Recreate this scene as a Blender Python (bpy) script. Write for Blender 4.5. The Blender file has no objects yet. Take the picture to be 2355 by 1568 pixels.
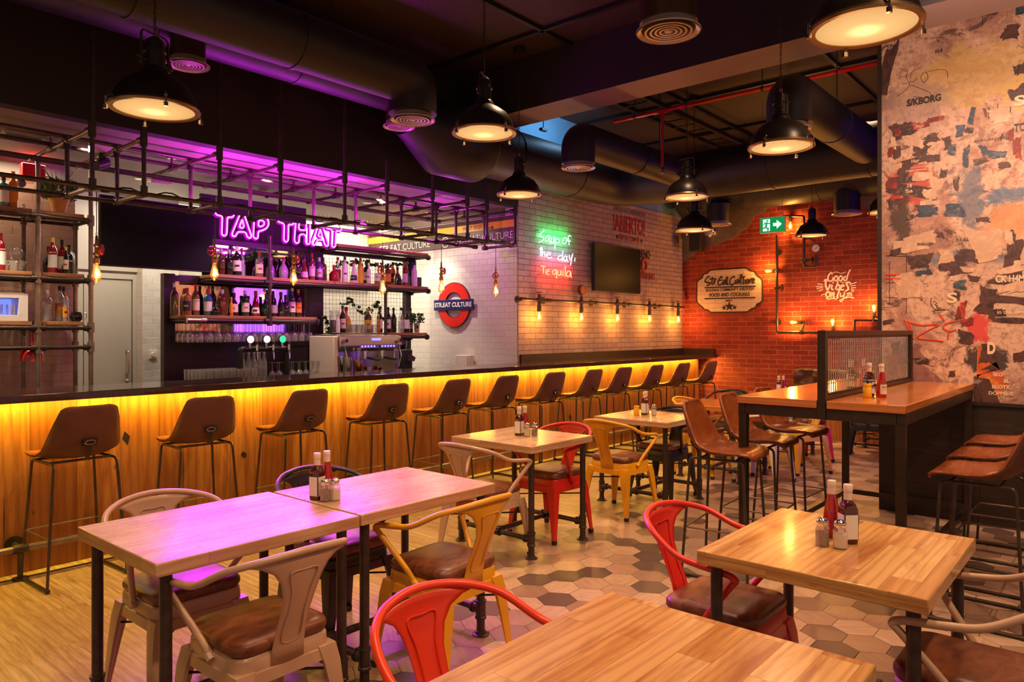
import bpy, bmesh, math, random
from mathutils import Vector, Matrix
rnd = random.Random(7)
PI = math.pi
C = bpy.context.scene.collection
sc = bpy.context.scene

# ------------------------------------------------------------------ camera
# world: X runs along the bar (to the right and away), Y runs towards the bar, Z up, metres
FPX, CX, HY, HC = 1666.7, 1177.5, 760.0, 1.53
ANG = math.atan(1437.5 / FPX)
SA, CA = math.sin(ANG), math.cos(ANG)
cam_d = bpy.data.cameras.new('camera')
cam = bpy.data.objects.new('camera', cam_d)
C.objects.link(cam)
cam.location = (0, 0, HC)
cam.rotation_euler = (PI / 2, 0, ANG_Z := math.atan2(SA, CA) - PI / 2)
cam_d.sensor_width = 36
cam_d.lens = FPX / 2355 * 36
cam_d.shift_y = -(784 - HY) / 2355
cam_d.clip_start = 0.02
sc.camera = cam
sc.view_settings.view_transform = 'Standard'
sc.view_settings.look = 'None'
sc.view_settings.gamma = 1
sc.view_settings.use_curve_mapping = False
sc.view_settings.exposure = 0.72
sc.cycles.max_bounces = 8
sc.cycles.transparent_max_bounces = 24
sc.cycles.diffuse_bounces = 3
sc.cycles.glossy_bounces = 4
sc.cycles.caustics_reflective = False
sc.cycles.caustics_refractive = False
sc.cycles.sample_clamp_indirect = 4.0
sc.cycles.use_denoising = True

# ------------------------------------------------------------------ added ambient fill: room left open behind the camera to the world light
world = bpy.data.worlds.new('world')
sc.world = world
world.use_nodes = True
bg = world.node_tree.nodes['Background']
bg.inputs[0].default_value = (1.0, 0.68, 0.52, 1)
bg.inputs[1].default_value = 0.28

def light(name, kind, loc, power, col, size=0.05, rot=None, aim=None, sy=None, angle=None, blend=0.6, spread=None):
    d = bpy.data.lights.new(name, kind)
    d.energy = power
    d.color = col
    if kind == 'AREA':
        d.size = size
        if sy is not None:
            d.shape = 'RECTANGLE'
            d.size_y = sy
        if spread: d.spread = spread
    elif kind in ('POINT', 'SPOT'):
        d.shadow_soft_size = size
    if kind == 'SPOT':
        d.spot_size = angle
        d.spot_blend = blend
    o = bpy.data.objects.new(name, d)
    C.objects.link(o)
    o.location = loc
    if aim is not None:
        v = Vector(aim) - Vector(loc)
        o.rotation_euler = v.to_track_quat('-Z', 'Y').to_euler()
    if rot: o.rotation_euler = rot
    return o

WARM = (1.0, 0.60, 0.35)
AMBER = (1.0, 0.42, 0.08)
MAGENTA = (0.85, 0.03, 1.0)
# glow of the magenta neon sign on the bar ceiling, on the pipes and down on the tables
light('neon_glow_up', 'AREA', (3.75, 5.98, 2.62), 30, MAGENTA, size=1.9, sy=0.16, rot=(PI, 0, 0))
light('neon_glow_out', 'AREA', (3.3, 5.42, 2.35), 10, MAGENTA, size=1.4, sy=0.25, aim=(2.15, 2.85, 0.75), spread=0.8)
light('neon_glow_back', 'AREA', (4.62, 5.66, 2.6), 7, MAGENTA, size=.7, sy=0.12, aim=(4.2, 7.3, 2.45), spread=1.6)
light('blue_fill_light', 'AREA', (7.2, 5.0, 4.2), 7, (0.35, 0.65, 1.0), size=.5, sy=.1, aim=(7.2, 5.9, 3.9))  # added blue light for the wall above the duct, no fixture there
light('neon_glow_side', 'POINT', (5.9, 6.25, 2.7), 9, MAGENTA, size=0.1)
light('violet_strip_glow', 'AREA', (9.0, -2.35, 2.0), 30, (0.35, 0.10, 1.0), size=3.2, sy=1.6, aim=(9.0, 3, 1.2))
for wy in (1.2, 0.4, -0.5): light('mural_fill', 'SPOT', (5.1, wy, 3.3), 30, (1.0, 0.66, 0.47), size=0.1, aim=(6.77, wy, 3.55), angle=1.9, blend=.9)  # added spots without bodies that brighten the mural
for wy in (0.9, -0.3): light('mural_fill', 'SPOT', (5.0, wy, 4.1), 50, (1.0, 0.66, 0.47), size=0.1, aim=(6.77, wy, 2.2), angle=1.5, blend=.9)
light('mural_fill', 'SPOT', (4.9, 1.2, 2.9), 45, (1.0, 0.66, 0.47), size=0.1, aim=(6.77, .8, 1.9), angle=1.7, blend=.9)
light('board_fill', 'SPOT', (5.6, 7.4, 3.0), 40, (1.0, .85, .6), size=.05, aim=(6.82, 7.4, 2.3), angle=1.9, blend=.8)  # added spot that brightens the way out board
# added fill spots under the bar ceiling, wash on the passage wall behind the shelves
for dx, dy, dp in ((1.2, 6.5, 70), (2.2, 6.4, 40), (3.8, 6.4, 36), (5.2, 6.4, 46), (6.3, 7.0, 52)):
    light('bar_fill_spot', 'SPOT', (dx, dy, 3.02), dp * 1.5, (1.0, 0.82, 0.60), size=0.04, aim=(dx, dy + 0.35, 0), angle=1.7)
light('passage_wash', 'AREA', (5.0, 8.35, 3.0), 46, (1.0, 0.86, 0.66), size=3.6, sy=0.15, aim=(5.0, 8.55, 0))
light('passage_wash', 'AREA', (3.0, 7.7, 3.0), 10, (1.0, 0.88, 0.70), size=1.0, sy=0.15, aim=(3.0, 8.3, 0))
light('upper_shelf_strip', 'AREA', (0.9, 7.3, 3.0), 14, (1.0, 0.85, 0.6), size=2.6, sy=0.05, aim=(0.9, 7.42, 0))
# yellow strip under the counter edge
light('counter_strip_glow', 'AREA', (4.6, 5.27, 1.075), 78, (1.0, 0.70, 0.06), size=12.2, sy=0.03, aim=(4.6, 5.31, 0))
# added fill spots over the dining floor
for x, y, ax, ay, p in ((0.6, 1.6, 1.2, 2.2, 60), (2.3, 2.3, 2.2, 2.5, 60), (4.6, 3.6, 4.0, 3.4, 90), (6.2, 3.0, 6.4, 3.0, 90),
                        (2.6, -0.6, 2.7, 0.8, 90), (0.6, -0.6, 1.2, 0.8, 70), (4.6, 0.2, 5.4, 1.4, 110), (5.2, -1.4, 6.7, 0.4, 120), (8.6, 2.2, 8.8, 3.0, 110)):
    light('floor_fill_spot', 'SPOT', (x, y, 4.2), p * 1.6, WARM, size=0.08, aim=(ax, ay, 0.4), angle=1.5, blend=0.9)

# ------------------------------------------------------------------ picture point -> point on a real plane
def ray(px, py):
    r = (px - CX) / FPX
    return (CA + r * SA, SA - r * CA, -(py - HY) / FPX)
def AZ(px, py, z):
    a = ray(px, py); t = (z - HC) / a[2]
    return Vector((a[0] * t, a[1] * t, z))
def AY(px, py, Y):
    a = ray(px, py); t = Y / a[1]
    return Vector((a[0] * t, Y, HC + a[2] * t))
def AX(px, py, X):
    a = ray(px, py); t = X / a[0]
    return Vector((X, a[1] * t, HC + a[2] * t))

# ------------------------------------------------------------------ tagging
def tag(o, label=None, cat=None, group=None, kind=None):
    if label: o['label'] = label
    if cat: o['category'] = cat
    if group: o['group'] = group
    if kind: o['kind'] = kind
    return o
def thing(name, label, cat, loc=(0, 0, 0), rotz=0.0, group=None):
    o = bpy.data.objects.new(name, None)
    C.objects.link(o)
    o.empty_display_size = 0.1
    o.location = loc
    o.rotation_euler = (0, 0, rotz)
    return tag(o, label, cat, group)
def dup(root, loc=None, rotz=None, label=None, group=None, parent=None):
    r = root.copy()
    C.objects.link(r)
    if parent is not None: r.parent = parent
    if loc is not None: r.location = loc
    if rotz is not None: r.rotation_euler = (0, 0, rotz)
    if label: r['label'] = label
    if group: r['group'] = group
    for ch in list(root.children): dup(ch, parent=r)
    return r

# ------------------------------------------------------------------ mesh building
def rounded(pts, rad, seg=5):
    """polyline with its corners rounded"""
    pts = [Vector(p) for p in pts]
    out = [pts[0]]
    for i in range(1, len(pts) - 1):
        a, b, c = pts[i - 1], pts[i], pts[i + 1]
        u, v = (a - b), (c - b)
        lu, lv = u.length, v.length
        if lu < 1e-6 or lv < 1e-6: continue
        u.normalize(); v.normalize()
        r = min(rad, lu * 0.49, lv * 0.49)
        p, q = b + u * r, b + v * r
        for k in range(seg + 1):
            t = k / seg
            out.append(p * (1 - t) ** 2 + b * 2 * t * (1 - t) + q * t ** 2)
    out.append(pts[-1])
    return out
def catmull(pts, seg=5, closed=False):
    pts = [Vector(p) for p in pts]
    n = len(pts); out = []
    if n < 3: return pts
    rng = range(n if closed else n - 1)
    for i in rng:
        if closed: p0, p1, p2, p3 = pts[i - 1], pts[i], pts[(i + 1) % n], pts[(i + 2) % n]
        else: p0, p1, p2, p3 = pts[max(i - 1, 0)], pts[i], pts[i + 1], pts[min(i + 2, n - 1)]
        for k in range(seg):
            t = k / seg
            out.append(0.5 * ((2 * p1) + (p2 - p0) * t + (2 * p0 - 5 * p1 + 4 * p2 - p3) * t * t + (3 * p1 - p0 - 3 * p2 + p3) * t ** 3))
    if not closed: out.append(pts[-1])
    return out

class MB:
    def __init__(s):
        s.v = []; s.f = []; s.m = []; s.c = []; s.mi = 0; s.col = None
    def _add(s, vs, fs):
        b = len(s.v)
        s.v += [Vector(p) for p in vs]
        for f in fs:
            s.f.append([b + i for i in f]); s.m.append(s.mi); s.c.append(s.col)
    def box(s, c, d, rz=0.0, taper=1.0, M=None):
        hx, hy, hz = d[0] / 2, d[1] / 2, d[2] / 2
        vs = []
        for z, k in ((-hz, taper), (hz, 1.0)):
            for x, y in ((-hx, -hy), (hx, -hy), (hx, hy), (-hx, hy)):
                vs.append(Vector((x * k, y * k, z)))
        R = M if M is not None else Matrix.Rotation(rz, 3, 'Z')
        vs = [R @ p + Vector(c) for p in vs]
        s._add(vs, [(0, 3, 2, 1), (4, 5, 6, 7), (0, 1, 5, 4), (1, 2, 6, 5), (2, 3, 7, 6), (3, 0, 4, 7)])
        return s
    def b2(s, lo, hi):
        return s.box([(a + b) / 2 for a, b in zip(lo, hi)], [abs(b - a) for a, b in zip(lo, hi)])
    def tube(s, pts, r, n=10, closed=False, caps=True, sx=1.0):
        pts = [Vector(p) for p in pts]
        q = [pts[0]]
        for p in pts[1:]:
            if (p - q[-1]).length > 1e-5: q.append(p)
        pts = q; N = len(pts)
        if N < 2: return s
        rs = r if isinstance(r, (list, tuple)) else [r] * N
        if len(rs) != N: rs = [rs[min(len(rs) - 1, int(i * len(rs) / N))] for i in range(N)]
        tan = []
        for i in range(N):
            if closed: t = pts[(i + 1) % N] - pts[i - 1]
            else: t = pts[min(i + 1, N - 1)] - pts[max(i - 1, 0)]
            tan.append(t.normalized())
        up = Vector((0, 0, 1)) if abs(tan[0].z) < 0.9 else Vector((1, 0, 0))
        nrm = (up - tan[0] * up.dot(tan[0])).normalized()
        vs = []
        for i in range(N):
            if i: nrm = (nrm - tan[i] * nrm.dot(tan[i])).normalized()
            bn = tan[i].cross(nrm)
            k = 1.0
            if 0 < i < N - 1:
                d = (pts[i] - pts[i - 1]).normalized().dot(tan[i]); k = 1 / max(0.6, d)
            for j in range(n):
                a = 2 * PI * j / n
                vs.append(pts[i] + nrm * math.cos(a) * rs[i] * k + bn * math.sin(a) * rs[i] * k * sx)
        fs = []
        for i in range(N if closed else N - 1):
            i2 = (i + 1) % N
            for j in range(n):
                j2 = (j + 1) % n
                fs.append((i * n + j, i * n + j2, i2 * n + j2, i2 * n + j))
        if caps and not closed:
            fs.append(tuple(range(n))[::-1]); fs.append(tuple((N - 1) * n + j for j in range(n)))
        s._add(vs, fs)
        return s
    def cyl(s, a, b, r, n=16, r2=None):
        return s.tube([a, b], [r, r if r2 is None else r2], n)
    def lathe(s, prof, c=(0, 0, 0), n=24, M=None, sy=1.0, caps=True):
        c = Vector(c); vs = []; fs = []
        R = M if M is not None else Matrix.Identity(3)
        for r, z in prof:
            for j in range(n):
                a = 2 * PI * j / n
                vs.append(R @ Vector((r * math.cos(a), r * math.sin(a) * sy, z)) + c)
        for i in range(len(prof) - 1):
            for j in range(n):
                j2 = (j + 1) % n
                fs.append((i * n + j, i * n + j2, (i + 1) * n + j2, (i + 1) * n + j))
        if prof[0] == prof[-1]: caps = False
        if caps and prof[0][0] > 1e-5: fs.append(tuple(range(n))[::-1])
        if caps and prof[-1][0] > 1e-5: fs.append(tuple((len(prof) - 1) * n + j for j in range(n)))
        s._add(vs, fs)
        return s
    def loft(s, rings, caps=True):
        n = len(rings[0]); vs = [p for r in rings for p in r]; fs = []
        for i in range(len(rings) - 1):
            for j in range(n):
                j2 = (j + 1) % n
                fs.append((i * n + j, i * n + j2, (i + 1) * n + j2, (i + 1) * n + j))
        if caps:
            fs.append(tuple(range(n))[::-1]); fs.append(tuple((len(rings) - 1) * n + j for j in range(n)))
        s._add(vs, fs)
        return s
    def grid(s, rows):
        n = len(rows[0]); vs = [p for r in rows for p in r]
        s._add(vs, [(i * n + j, i * n + j + 1, (i + 1) * n + j + 1, (i + 1) * n + j) for i in range(len(rows) - 1) for j in range(n - 1)])
        return s
    def poly(s, pts, th, nrm):
        """flat polygon given a thickness along nrm"""
        nrm = Vector(nrm).normalized() * th
        a = [Vector(p) for p in pts]; b = [p + nrm for p in a]; n = len(a)
        s._add(a + b, [tuple(range(n))[::-1], tuple(range(n, 2 * n))] + [(i, (i + 1) % n, n + (i + 1) % n, n + i) for i in range(n)])
        return s
    def sphere(s, c, r, n=12, sz=1.0):
        m = max(4, n // 2)
        return s.lathe([(max(1e-6, r * math.sin(PI * i / m)), -r * sz * math.cos(PI * i / m)) for i in range(m + 1)], c, n)
    def build(s, name, mat, parent=None, smooth=True, bevel=0, solid=0, sub=0, loc=None, ang=0.6):
        me = bpy.data.meshes.new(name)
        me.from_pydata([tuple(p) for p in s.v], [], s.f)
        mats = mat if isinstance(mat, (list, tuple)) else [mat]
        for m in mats: me.materials.append(m)
        if len(mats) > 1: me.polygons.foreach_set('material_index', s.m)
        uv = me.uv_layers.new(name='UVMap')
        dat = [0.0] * (2 * len(me.loops))
        for p in me.polygons:
            nx, ny, nz = abs(p.normal.x), abs(p.normal.y), abs(p.normal.z)
            for li in p.loop_indices:
                co = me.vertices[me.loops[li].vertex_index].co
                if nz >= nx and nz >= ny: u, w = co.x, co.y
                elif nx >= ny: u, w = co.y, co.z
                else: u, w = co.x, co.z
                dat[2 * li] = u; dat[2 * li + 1] = w
        uv.data.foreach_set('uv', dat)
        if any(c is not None for c in s.c):
            ca = me.color_attributes.new('tint', 'FLOAT_COLOR', 'CORNER')
            for p, c in zip(me.polygons, s.c):
                for li in p.loop_indices: ca.data[li].color = (*(c or (1, 1, 1)), 1)
        if smooth:
            me.polygons.foreach_set('use_smooth', [True] * len(me.polygons))
            me.set_sharp_from_angle(angle=ang)
        me.update()
        o = bpy.data.objects.new(name, me)
        C.objects.link(o)
        if parent is not None: o.parent = parent
        if loc is not None: o.location = loc
        if solid:
            md = o.modifiers.new('solid', 'SOLIDIFY'); md.thickness = solid; md.offset = 0
        if sub:
            md = o.modifiers.new('sub', 'SUBSURF'); md.levels = sub; md.render_levels = sub
        if bevel:
            md = o.modifiers.new('bev', 'BEVEL'); md.width = bevel; md.segments = 2; md.limit_method = 'ANGLE'
        return o

def frame3(right, up):
    r = Vector(right).normalized(); u = Vector(up).normalized()
    return Matrix((r, u, r.cross(u))).transposed()
def text_into(mb, txt, size, origin, right, up, depth=0.004, bold=0.0, sx=1.0, align='LEFT', spacing=1.0, shear=0.0, fit=None):
    cu = bpy.data.curves.new('t', 'FONT')
    cu.body = txt; cu.size = 1.0; cu.extrude = 0.0; cu.offset = bold
    cu.align_x = align; cu.space_character = spacing; cu.shear = shear; cu.resolution_u = 4
    ob = bpy.data.objects.new('t', cu)
    C.objects.link(ob)
    dg = bpy.context.evaluated_depsgraph_get()
    dg.update()
    me = bpy.data.meshes.new_from_object(ob.evaluated_get(dg))
    M = frame3(right, up); o = Vector(origin)
    if fit:   # width and height in metres of the whole word
        xs = [v.co.x for v in me.vertices]; ys = [v.co.y for v in me.vertices]
        x0, x1, y0, y1 = min(xs), max(xs), min(ys), max(ys)
        size = fit[1] / (y1 - y0); sx = fit[0] / (x1 - x0) / size
        sh_ = -x0 * size * sx if align == 'LEFT' else -(x0 + x1) / 2 * size * sx
        o = o + M @ Vector((sh_, -y0 * size, 0))
    vs = [M @ Vector((v.co.x * size * sx, v.co.y * size, depth)) + o for v in me.vertices]
    mb._add(vs, [tuple(p.vertices) for p in me.polygons])
    bpy.data.objects.remove(ob)
    bpy.data.curves.remove(cu); bpy.data.meshes.remove(me)
    return mb

# ------------------------------------------------------------------ materials
class NT:
    def __init__(s, name):
        m = bpy.data.materials.new(name); m.use_nodes = True
        s.m = m; s.t = m.node_tree; s.n = s.t.nodes; s.l = s.t.links
        s.n.clear()
        s.out = s.n.new('ShaderNodeOutputMaterial')
    def add(s, kind, **kw):
        nd = s.n.new('ShaderNode' + kind)
        for k, v in kw.items():
            if k.startswith('i_'):
                key = k[2:]
                key = int(key) if key.isdigit() else key.replace('_', ' ')
                s.set(nd.inputs[key], v)
            else: setattr(nd, k, v)
        return nd
    def set(s, sock, v):
        if isinstance(v, bpy.types.NodeSocket): s.l.new(v, sock)
        elif isinstance(v, (tuple, list)) and len(v) == 3 and sock.type == 'RGBA': sock.default_value = (*v, 1)
        else: sock.default_value = v
    def math(s, op, a, b=0.0, c=None):
        nd = s.add('Math', operation=op); s.set(nd.inputs[0], a); s.set(nd.inputs[1], b)
        if c is not None: s.set(nd.inputs[2], c)
        return nd.outputs[0]
    def mix(s, f, a, b, blend='MIX'):
        nd = s.add('Mix', data_type='RGBA', blend_type=blend)
        s.set(nd.inputs[0], f); s.set(nd.inputs[6], a); s.set(nd.inputs[7], b)
        return nd.outputs[2]
    def ramp(s, f, stops):
        nd = s.add('ValToRGB'); s.l.new(f, nd.inputs[0]); e = nd.color_ramp.elements
        while len(e) < len(stops): e.new(0.5)
        for i, (p, c) in enumerate(stops):
            e[i].position = p; e[i].color = (*c, 1) if len(c) == 3 else c
        return nd.outputs[0]
    def uv(s, scale=(1, 1, 1), src='UV', loc=(0, 0, 0), rnd_obj=False):
        tc = s.add('TexCoord'); o = tc.outputs[src]
        mp = s.add('Mapping'); s.l.new(o, mp.inputs[0]); mp.inputs[3].default_value = scale; mp.inputs[1].default_value = loc
        if rnd_obj:
            oi = s.add('ObjectInfo'); k = s.math('MULTIPLY', oi.outputs['Random'], 37.0)
            cb = s.add('CombineXYZ'); s.l.new(k, cb.inputs[0]); s.l.new(k, cb.inputs[1])
            s.l.new(cb.outputs[0], mp.inputs[1])
        return mp.outputs[0]
    def noise(s, vec, scale=5, detail=4, rough=0.55, dist=0.0):
        nd = s.add('TexNoise'); s.l.new(vec, nd.inputs['Vector'])
        nd.inputs['Scale'].default_value = scale; nd.inputs['Detail'].default_value = detail
        nd.inputs['Roughness'].default_value = rough; nd.inputs['Distortion'].default_value = dist
        return nd.outputs[0]
    def bump(s, h, strength=0.3, dist=0.01):
        nd = s.add('Bump'); s.l.new(h, nd.inputs['Height']); nd.inputs['Strength'].default_value = strength; nd.inputs['Distance'].default_value = dist
        return nd.outputs[0]
    def pbr(s, col, rough=0.5, metal=0.0, normal=None, **kw):
        b = s.add('BsdfPrincipled'); s.set(b.inputs['Base Color'], col); s.set(b.inputs['Roughness'], rough); s.set(b.inputs['Metallic'], metal)
        if normal is not None: s.l.new(normal, b.inputs['Normal'])
        for k, v in kw.items(): s.set(b.inputs[k.replace('_', ' ')], v)
        s.l.new(b.outputs[0], s.out.inputs[0])
        return s.m
def paint(name, col, rough=0.45, metal=0.0, var=0.06, scale=9, **kw):
    """slightly uneven painted / moulded surface"""
    t = NT(name); n = t.noise(t.uv(src='Object'), scale, 3)
    c = t.mix(n, tuple(max(0, k * (1 - var * 2)) for k in col), tuple(min(1, k * (1 + var * 2)) for k in col))
    return t.pbr(c, rough, metal, **kw)
def emit(name, col, st):
    t = NT(name); e = t.add('Emission'); e.inputs[0].default_value = (*col, 1); e.inputs[1].default_value = st
    t.l.new(e.outputs[0], t.out.inputs[0]); return t.m
def clear_glass(name, col=(1, 1, 1), rough=0.03, dens=0.12, ior=1.45):
    """thin clear glass: see-through with reflections at the rims"""
    t = NT(name); tr = t.add('BsdfTransparent'); tr.inputs[0].default_value = (*col, 1)
    gl = t.add('BsdfGlossy'); gl.inputs['Roughness'].default_value = rough
    df = t.add('BsdfDiffuse'); df.inputs[0].default_value = (*[min(1, k * .9 + .05) for k in col], 1)
    lw = t.add('LayerWeight'); lw.inputs[0].default_value = 0.35
    f = t.math('ADD', t.math('MULTIPLY', lw.outputs['Facing'], 0.75), 0.07)
    m0 = t.add('MixShader'); m0.inputs[0].default_value = dens; t.l.new(tr.outputs[0], m0.inputs[1]); t.l.new(df.outputs[0], m0.inputs[2])
    m = t.add('MixShader'); t.l.new(f, m.inputs[0]); t.l.new(m0.outputs[0], m.inputs[1]); t.l.new(gl.outputs[0], m.inputs[2])
    t.l.new(m.outputs[0], t.out.inputs[0]); return t.m

def wood(name, c1, c2, c3, plank_l=0.9, plank_w=0.075, rough=0.35, gap=0.0012, swap=False, grain=1.0, gcol=(0.10, 0.035, 0.01), rnd_obj=True, coat=0.0, knots=True, wscale=2.2, stain=None):
    """boards running along U (or V when swap): per-board tint, stretched grain, knots"""
    t = NT(name)
    base = t.uv(rnd_obj=rnd_obj)
    sp = t.add('SeparateXYZ'); t.l.new(base, sp.inputs[0])
    cb = t.add('CombineXYZ')
    t.l.new(sp.outputs[1 if swap else 0], cb.inputs[0]); t.l.new(sp.outputs[0 if swap else 1], cb.inputs[1])
    v = cb.outputs[0]
    br = t.add('TexBrick'); t.l.new(v, br.inputs['Vector'])
    br.offset = 0.37; br.inputs['Scale'].default_value = 1.0
    br.inputs['Brick Width'].default_value = plank_l; br.inputs['Row Height'].default_value = plank_w
    br.inputs['Mortar Size'].default_value = gap; br.inputs['Mortar Smooth'].default_value = 0.2; br.inputs['Bias'].default_value = 0
    t.set(br.inputs['Color1'], (0, 0, 0)); t.set(br.inputs['Color2'], (1, 1, 1)); t.set(br.inputs['Mortar'], (0.5, 0.5, 0.5))
    tone = t.add('SeparateColor'); t.l.new(br.outputs[0], tone.inputs[0])
    # per-board shift of the grain so that neighbouring boards differ
    sh = t.add('CombineXYZ'); t.l.new(t.math('MULTIPLY', tone.outputs[0], 13.7), sh.inputs[0]); t.l.new(t.math('MULTIPLY', tone.outputs[0], 7.3), sh.inputs[2])
    va = t.add('VectorMath', operation='ADD'); t.l.new(v, va.inputs[0]); t.l.new(sh.outputs[0], va.inputs[1])
    mp = t.add('Mapping'); t.l.new(va.outputs[0], mp.inputs[0]); mp.inputs[3].default_value = (1.6, 17, 1)
    g1 = t.noise(mp.outputs[0], 2.4, 6, 0.62, 0.9)
    mp2 = t.add('Mapping'); t.l.new(va.outputs[0], mp2.inputs[0]); mp2.inputs[3].default_value = (0.55, 4.2, 1)
    wv = t.add('TexWave', wave_type='RINGS'); t.l.new(mp2.outputs[0], wv.inputs[0])
    wv.inputs['Scale'].default_value = wscale; wv.inputs['Distortion'].default_value = 9.0; wv.inputs['Detail'].default_value = 2.5; wv.inputs['Detail Scale'].default_value = 0.7
    c = t.mix(tone.outputs[0], c1, c2)
    c = t.mix(t.ramp(g1, [(0.38, (0, 0, 0)), (0.68, (1, 1, 1))]), c, c3)
    fac = t.math('MULTIPLY', t.math('POWER', wv.outputs[1], 3.0), 0.34 * grain)
    c = t.mix(fac, c, gcol)
    if stain:
        ns = t.noise(mp2.outputs[0], 1.6, 5, 0.6, 1.2); c = t.mix(t.math('MULTIPLY', t.ramp(ns, [(0.50, (0, 0, 0)), (0.66, (1, 1, 1))]), 0.75), c, stain)
    if knots:
        vo = t.add('TexVoronoi'); mp3 = t.add('Mapping'); t.l.new(va.outputs[0], mp3.inputs[0]); mp3.inputs[3].default_value = (1, 2.2, 1)
        t.l.new(mp3.outputs[0], vo.inputs['Vector']); vo.inputs['Scale'].default_value = 3.3
        kf = t.ramp(vo.outputs['Distance'], [(0.03, (1, 1, 1)), (0.085, (0, 0, 0))])
        c = t.mix(t.math('MULTIPLY', kf, 0.75), c, gcol)
    c = t.mix(t.math('MULTIPLY', br.outputs['Fac'], 0.7), c, gcol)
    h = t.math('SUBTRACT', g1, t.math('MULTIPLY', br.outputs['Fac'], 1.0))
    return t.pbr(c, t.math('ADD', t.math('MULTIPLY', g1, 0.18), rough - 0.09), 0, t.bump(h, 0.12, 0.004), Coat_Weight=coat, Coat_Roughness=0.12)
def bricks(name, c1, c2, mortar, bw=0.225, bh=0.072, ms=0.006, rough=0.75, bump=0.6, dirt=(0.25, 0.16, 0.1), dirt_amt=0.25, noise_amt=0.5, offs=0.5, ragged=0.012, smooth=0.35, spec=0.4, pits=True):
    t = NT(name); v0 = t.uv()
    nz = t.add('TexNoise'); t.l.new(v0, nz.inputs['Vector']); nz.inputs['Scale'].default_value = 14; nz.inputs['Detail'].default_value = 3
    off = t.add('VectorMath', operation='MULTIPLY_ADD'); t.l.new(nz.outputs['Color'], off.inputs[0]); off.inputs[1].default_value = (ragged, ragged, 0); t.l.new(v0, off.inputs[2])
    v = off.outputs[0]
    br = t.add('TexBrick'); t.l.new(v, br.inputs['Vector']); br.offset = offs
    br.inputs['Scale'].default_value = 1; br.inputs['Brick Width'].default_value = bw; br.inputs['Row Height'].default_value = bh
    br.inputs['Mortar Size'].default_value = ms; br.inputs['Mortar Smooth'].default_value = smooth; br.inputs['Bias'].default_value = 0.0
    t.set(br.inputs['Color1'], c1); t.set(br.inputs['Color2'], c2); t.set(br.inputs['Mortar'], mortar)
    n1 = t.noise(v0, 7, 6, 0.6); n2 = t.noise(v0, 1.1, 3, 0.6); n3 = t.noise(v0, 42, 4, 0.7)
    c = t.mix(t.math('MULTIPLY', t.ramp(n1, [(0.35, (0, 0, 0)), (0.75, (1, 1, 1))]), dirt_amt), br.outputs[0], dirt)
    c = t.mix(t.math('MULTIPLY', n2, noise_amt), c, tuple(min(1, k * 1.25) for k in c1))
    h = t.math('SUBTRACT', t.math('ADD', t.math('MULTIPLY', n1, 0.5), t.math('MULTIPLY', n3, 0.25 if pits else 0.0)), br.outputs['Fac'])
    return t.pbr(c, rough, 0, t.bump(h, bump, 0.022), Specular_IOR_Level=spec)

M = {}
M['floor_plank'] = wood('oak_floor', (0.44, 0.27, 0.12), (0.64, 0.44, 0.22), (0.32, 0.18, 0.075), 1.5, 0.19, 0.36, 0.0015, swap=True, rnd_obj=False, grain=0.8, gcol=(0.12, 0.05, 0.015))
M['table'] = wood('butcher_block', (0.50, 0.23, 0.050), (0.86, 0.58, 0.23), (0.72, 0.42, 0.13), 0.58, 0.088, 0.22, 0.0008, grain=0.9, coat=0.4, gcol=(0.22, 0.065, 0.012), stain=(0.34, 0.10, 0.022))
M['table_pale'] = wood('pale_pine_boards', (0.50, 0.29, 0.14), (0.74, 0.52, 0.32), (0.62, 0.38, 0.20), 0.9, 0.05, 0.28, 0.0010, grain=0.7, coat=0.2, gcol=(0.20, 0.07, 0.02), stain=(0.42, 0.20, 0.09))
M['table_red'] = wood('varnished_red_wood', (0.50, 0.14, 0.022), (0.76, 0.30, 0.06), (0.60, 0.19, 0.03), 0.6, 0.07, 0.2, 0.0008, grain=0.6, coat=0.5)
M['shelf_wood'] = wood('shelf_plank', (0.38, 0.16, 0.05), (0.52, 0.25, 0.09), (0.25, 0.09, 0.03), 3.0, 0.4, 0.5, 0.0, grain=0.9)
M['bar_oak'] = wood('rustic_oak_cladding', (0.25, 0.072, 0.014), (0.46, 0.18, 0.042), (0.30, 0.09, 0.018), 2.3, 0.27, 0.40, 0.003, swap=True, rnd_obj=False, grain=1.0, gcol=(0.10, 0.025, 0.006), wscale=1.3, stain=(0.20, 0.045, 0.008))
M['dark_wood'] = wood('dark_stained_wood', (0.022, 0.012, 0.007), (0.04, 0.02, 0.011), (0.014, 0.007, 0.004), 2.5, 0.6, 0.42, 0.0, grain=0.5, gcol=(0.008, 0.004, 0.002), knots=False)
M['counter'] = paint('dark_stone_counter', (0.045, 0.022, 0.014), 0.14, 0, 0.3, 30, Coat_Weight=0.3)
M['steel_dark'] = paint('raw_dark_steel', (0.055, 0.038, 0.026), 0.38, 0.7, 0.25, 12)
M['pipe'] = paint('black_iron_pipe', (0.07, 0.050, 0.038), 0.36, 0.6, 0.3, 20)
M['pipe_grey_lit'] = paint('lit_gunmetal_pipe', (0.26, 0.19, 0.14), 0.32, 0.75, 0.25, 16)  # brightness of the lit left pipes put into the metal colour
M['chrome'] = paint('chrome', (0.75, 0.70, 0.66), 0.10, 1.0, 0.05)
M['steel'] = paint('brushed_steel', (0.62, 0.56, 0.50), 0.26, 1.0, 0.08)
M['copper'] = paint('copper', (0.75, 0.36, 0.20), 0.14, 1.0, 0.1)
M['brass'] = paint('aged_brass', (0.30, 0.17, 0.07), 0.35, 0.9, 0.25)
M['black'] = paint('matt_black', (0.012, 0.010, 0.010), 0.45)
M['rubber'] = paint('black_rubber', (0.02, 0.018, 0.016), 0.7)
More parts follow.
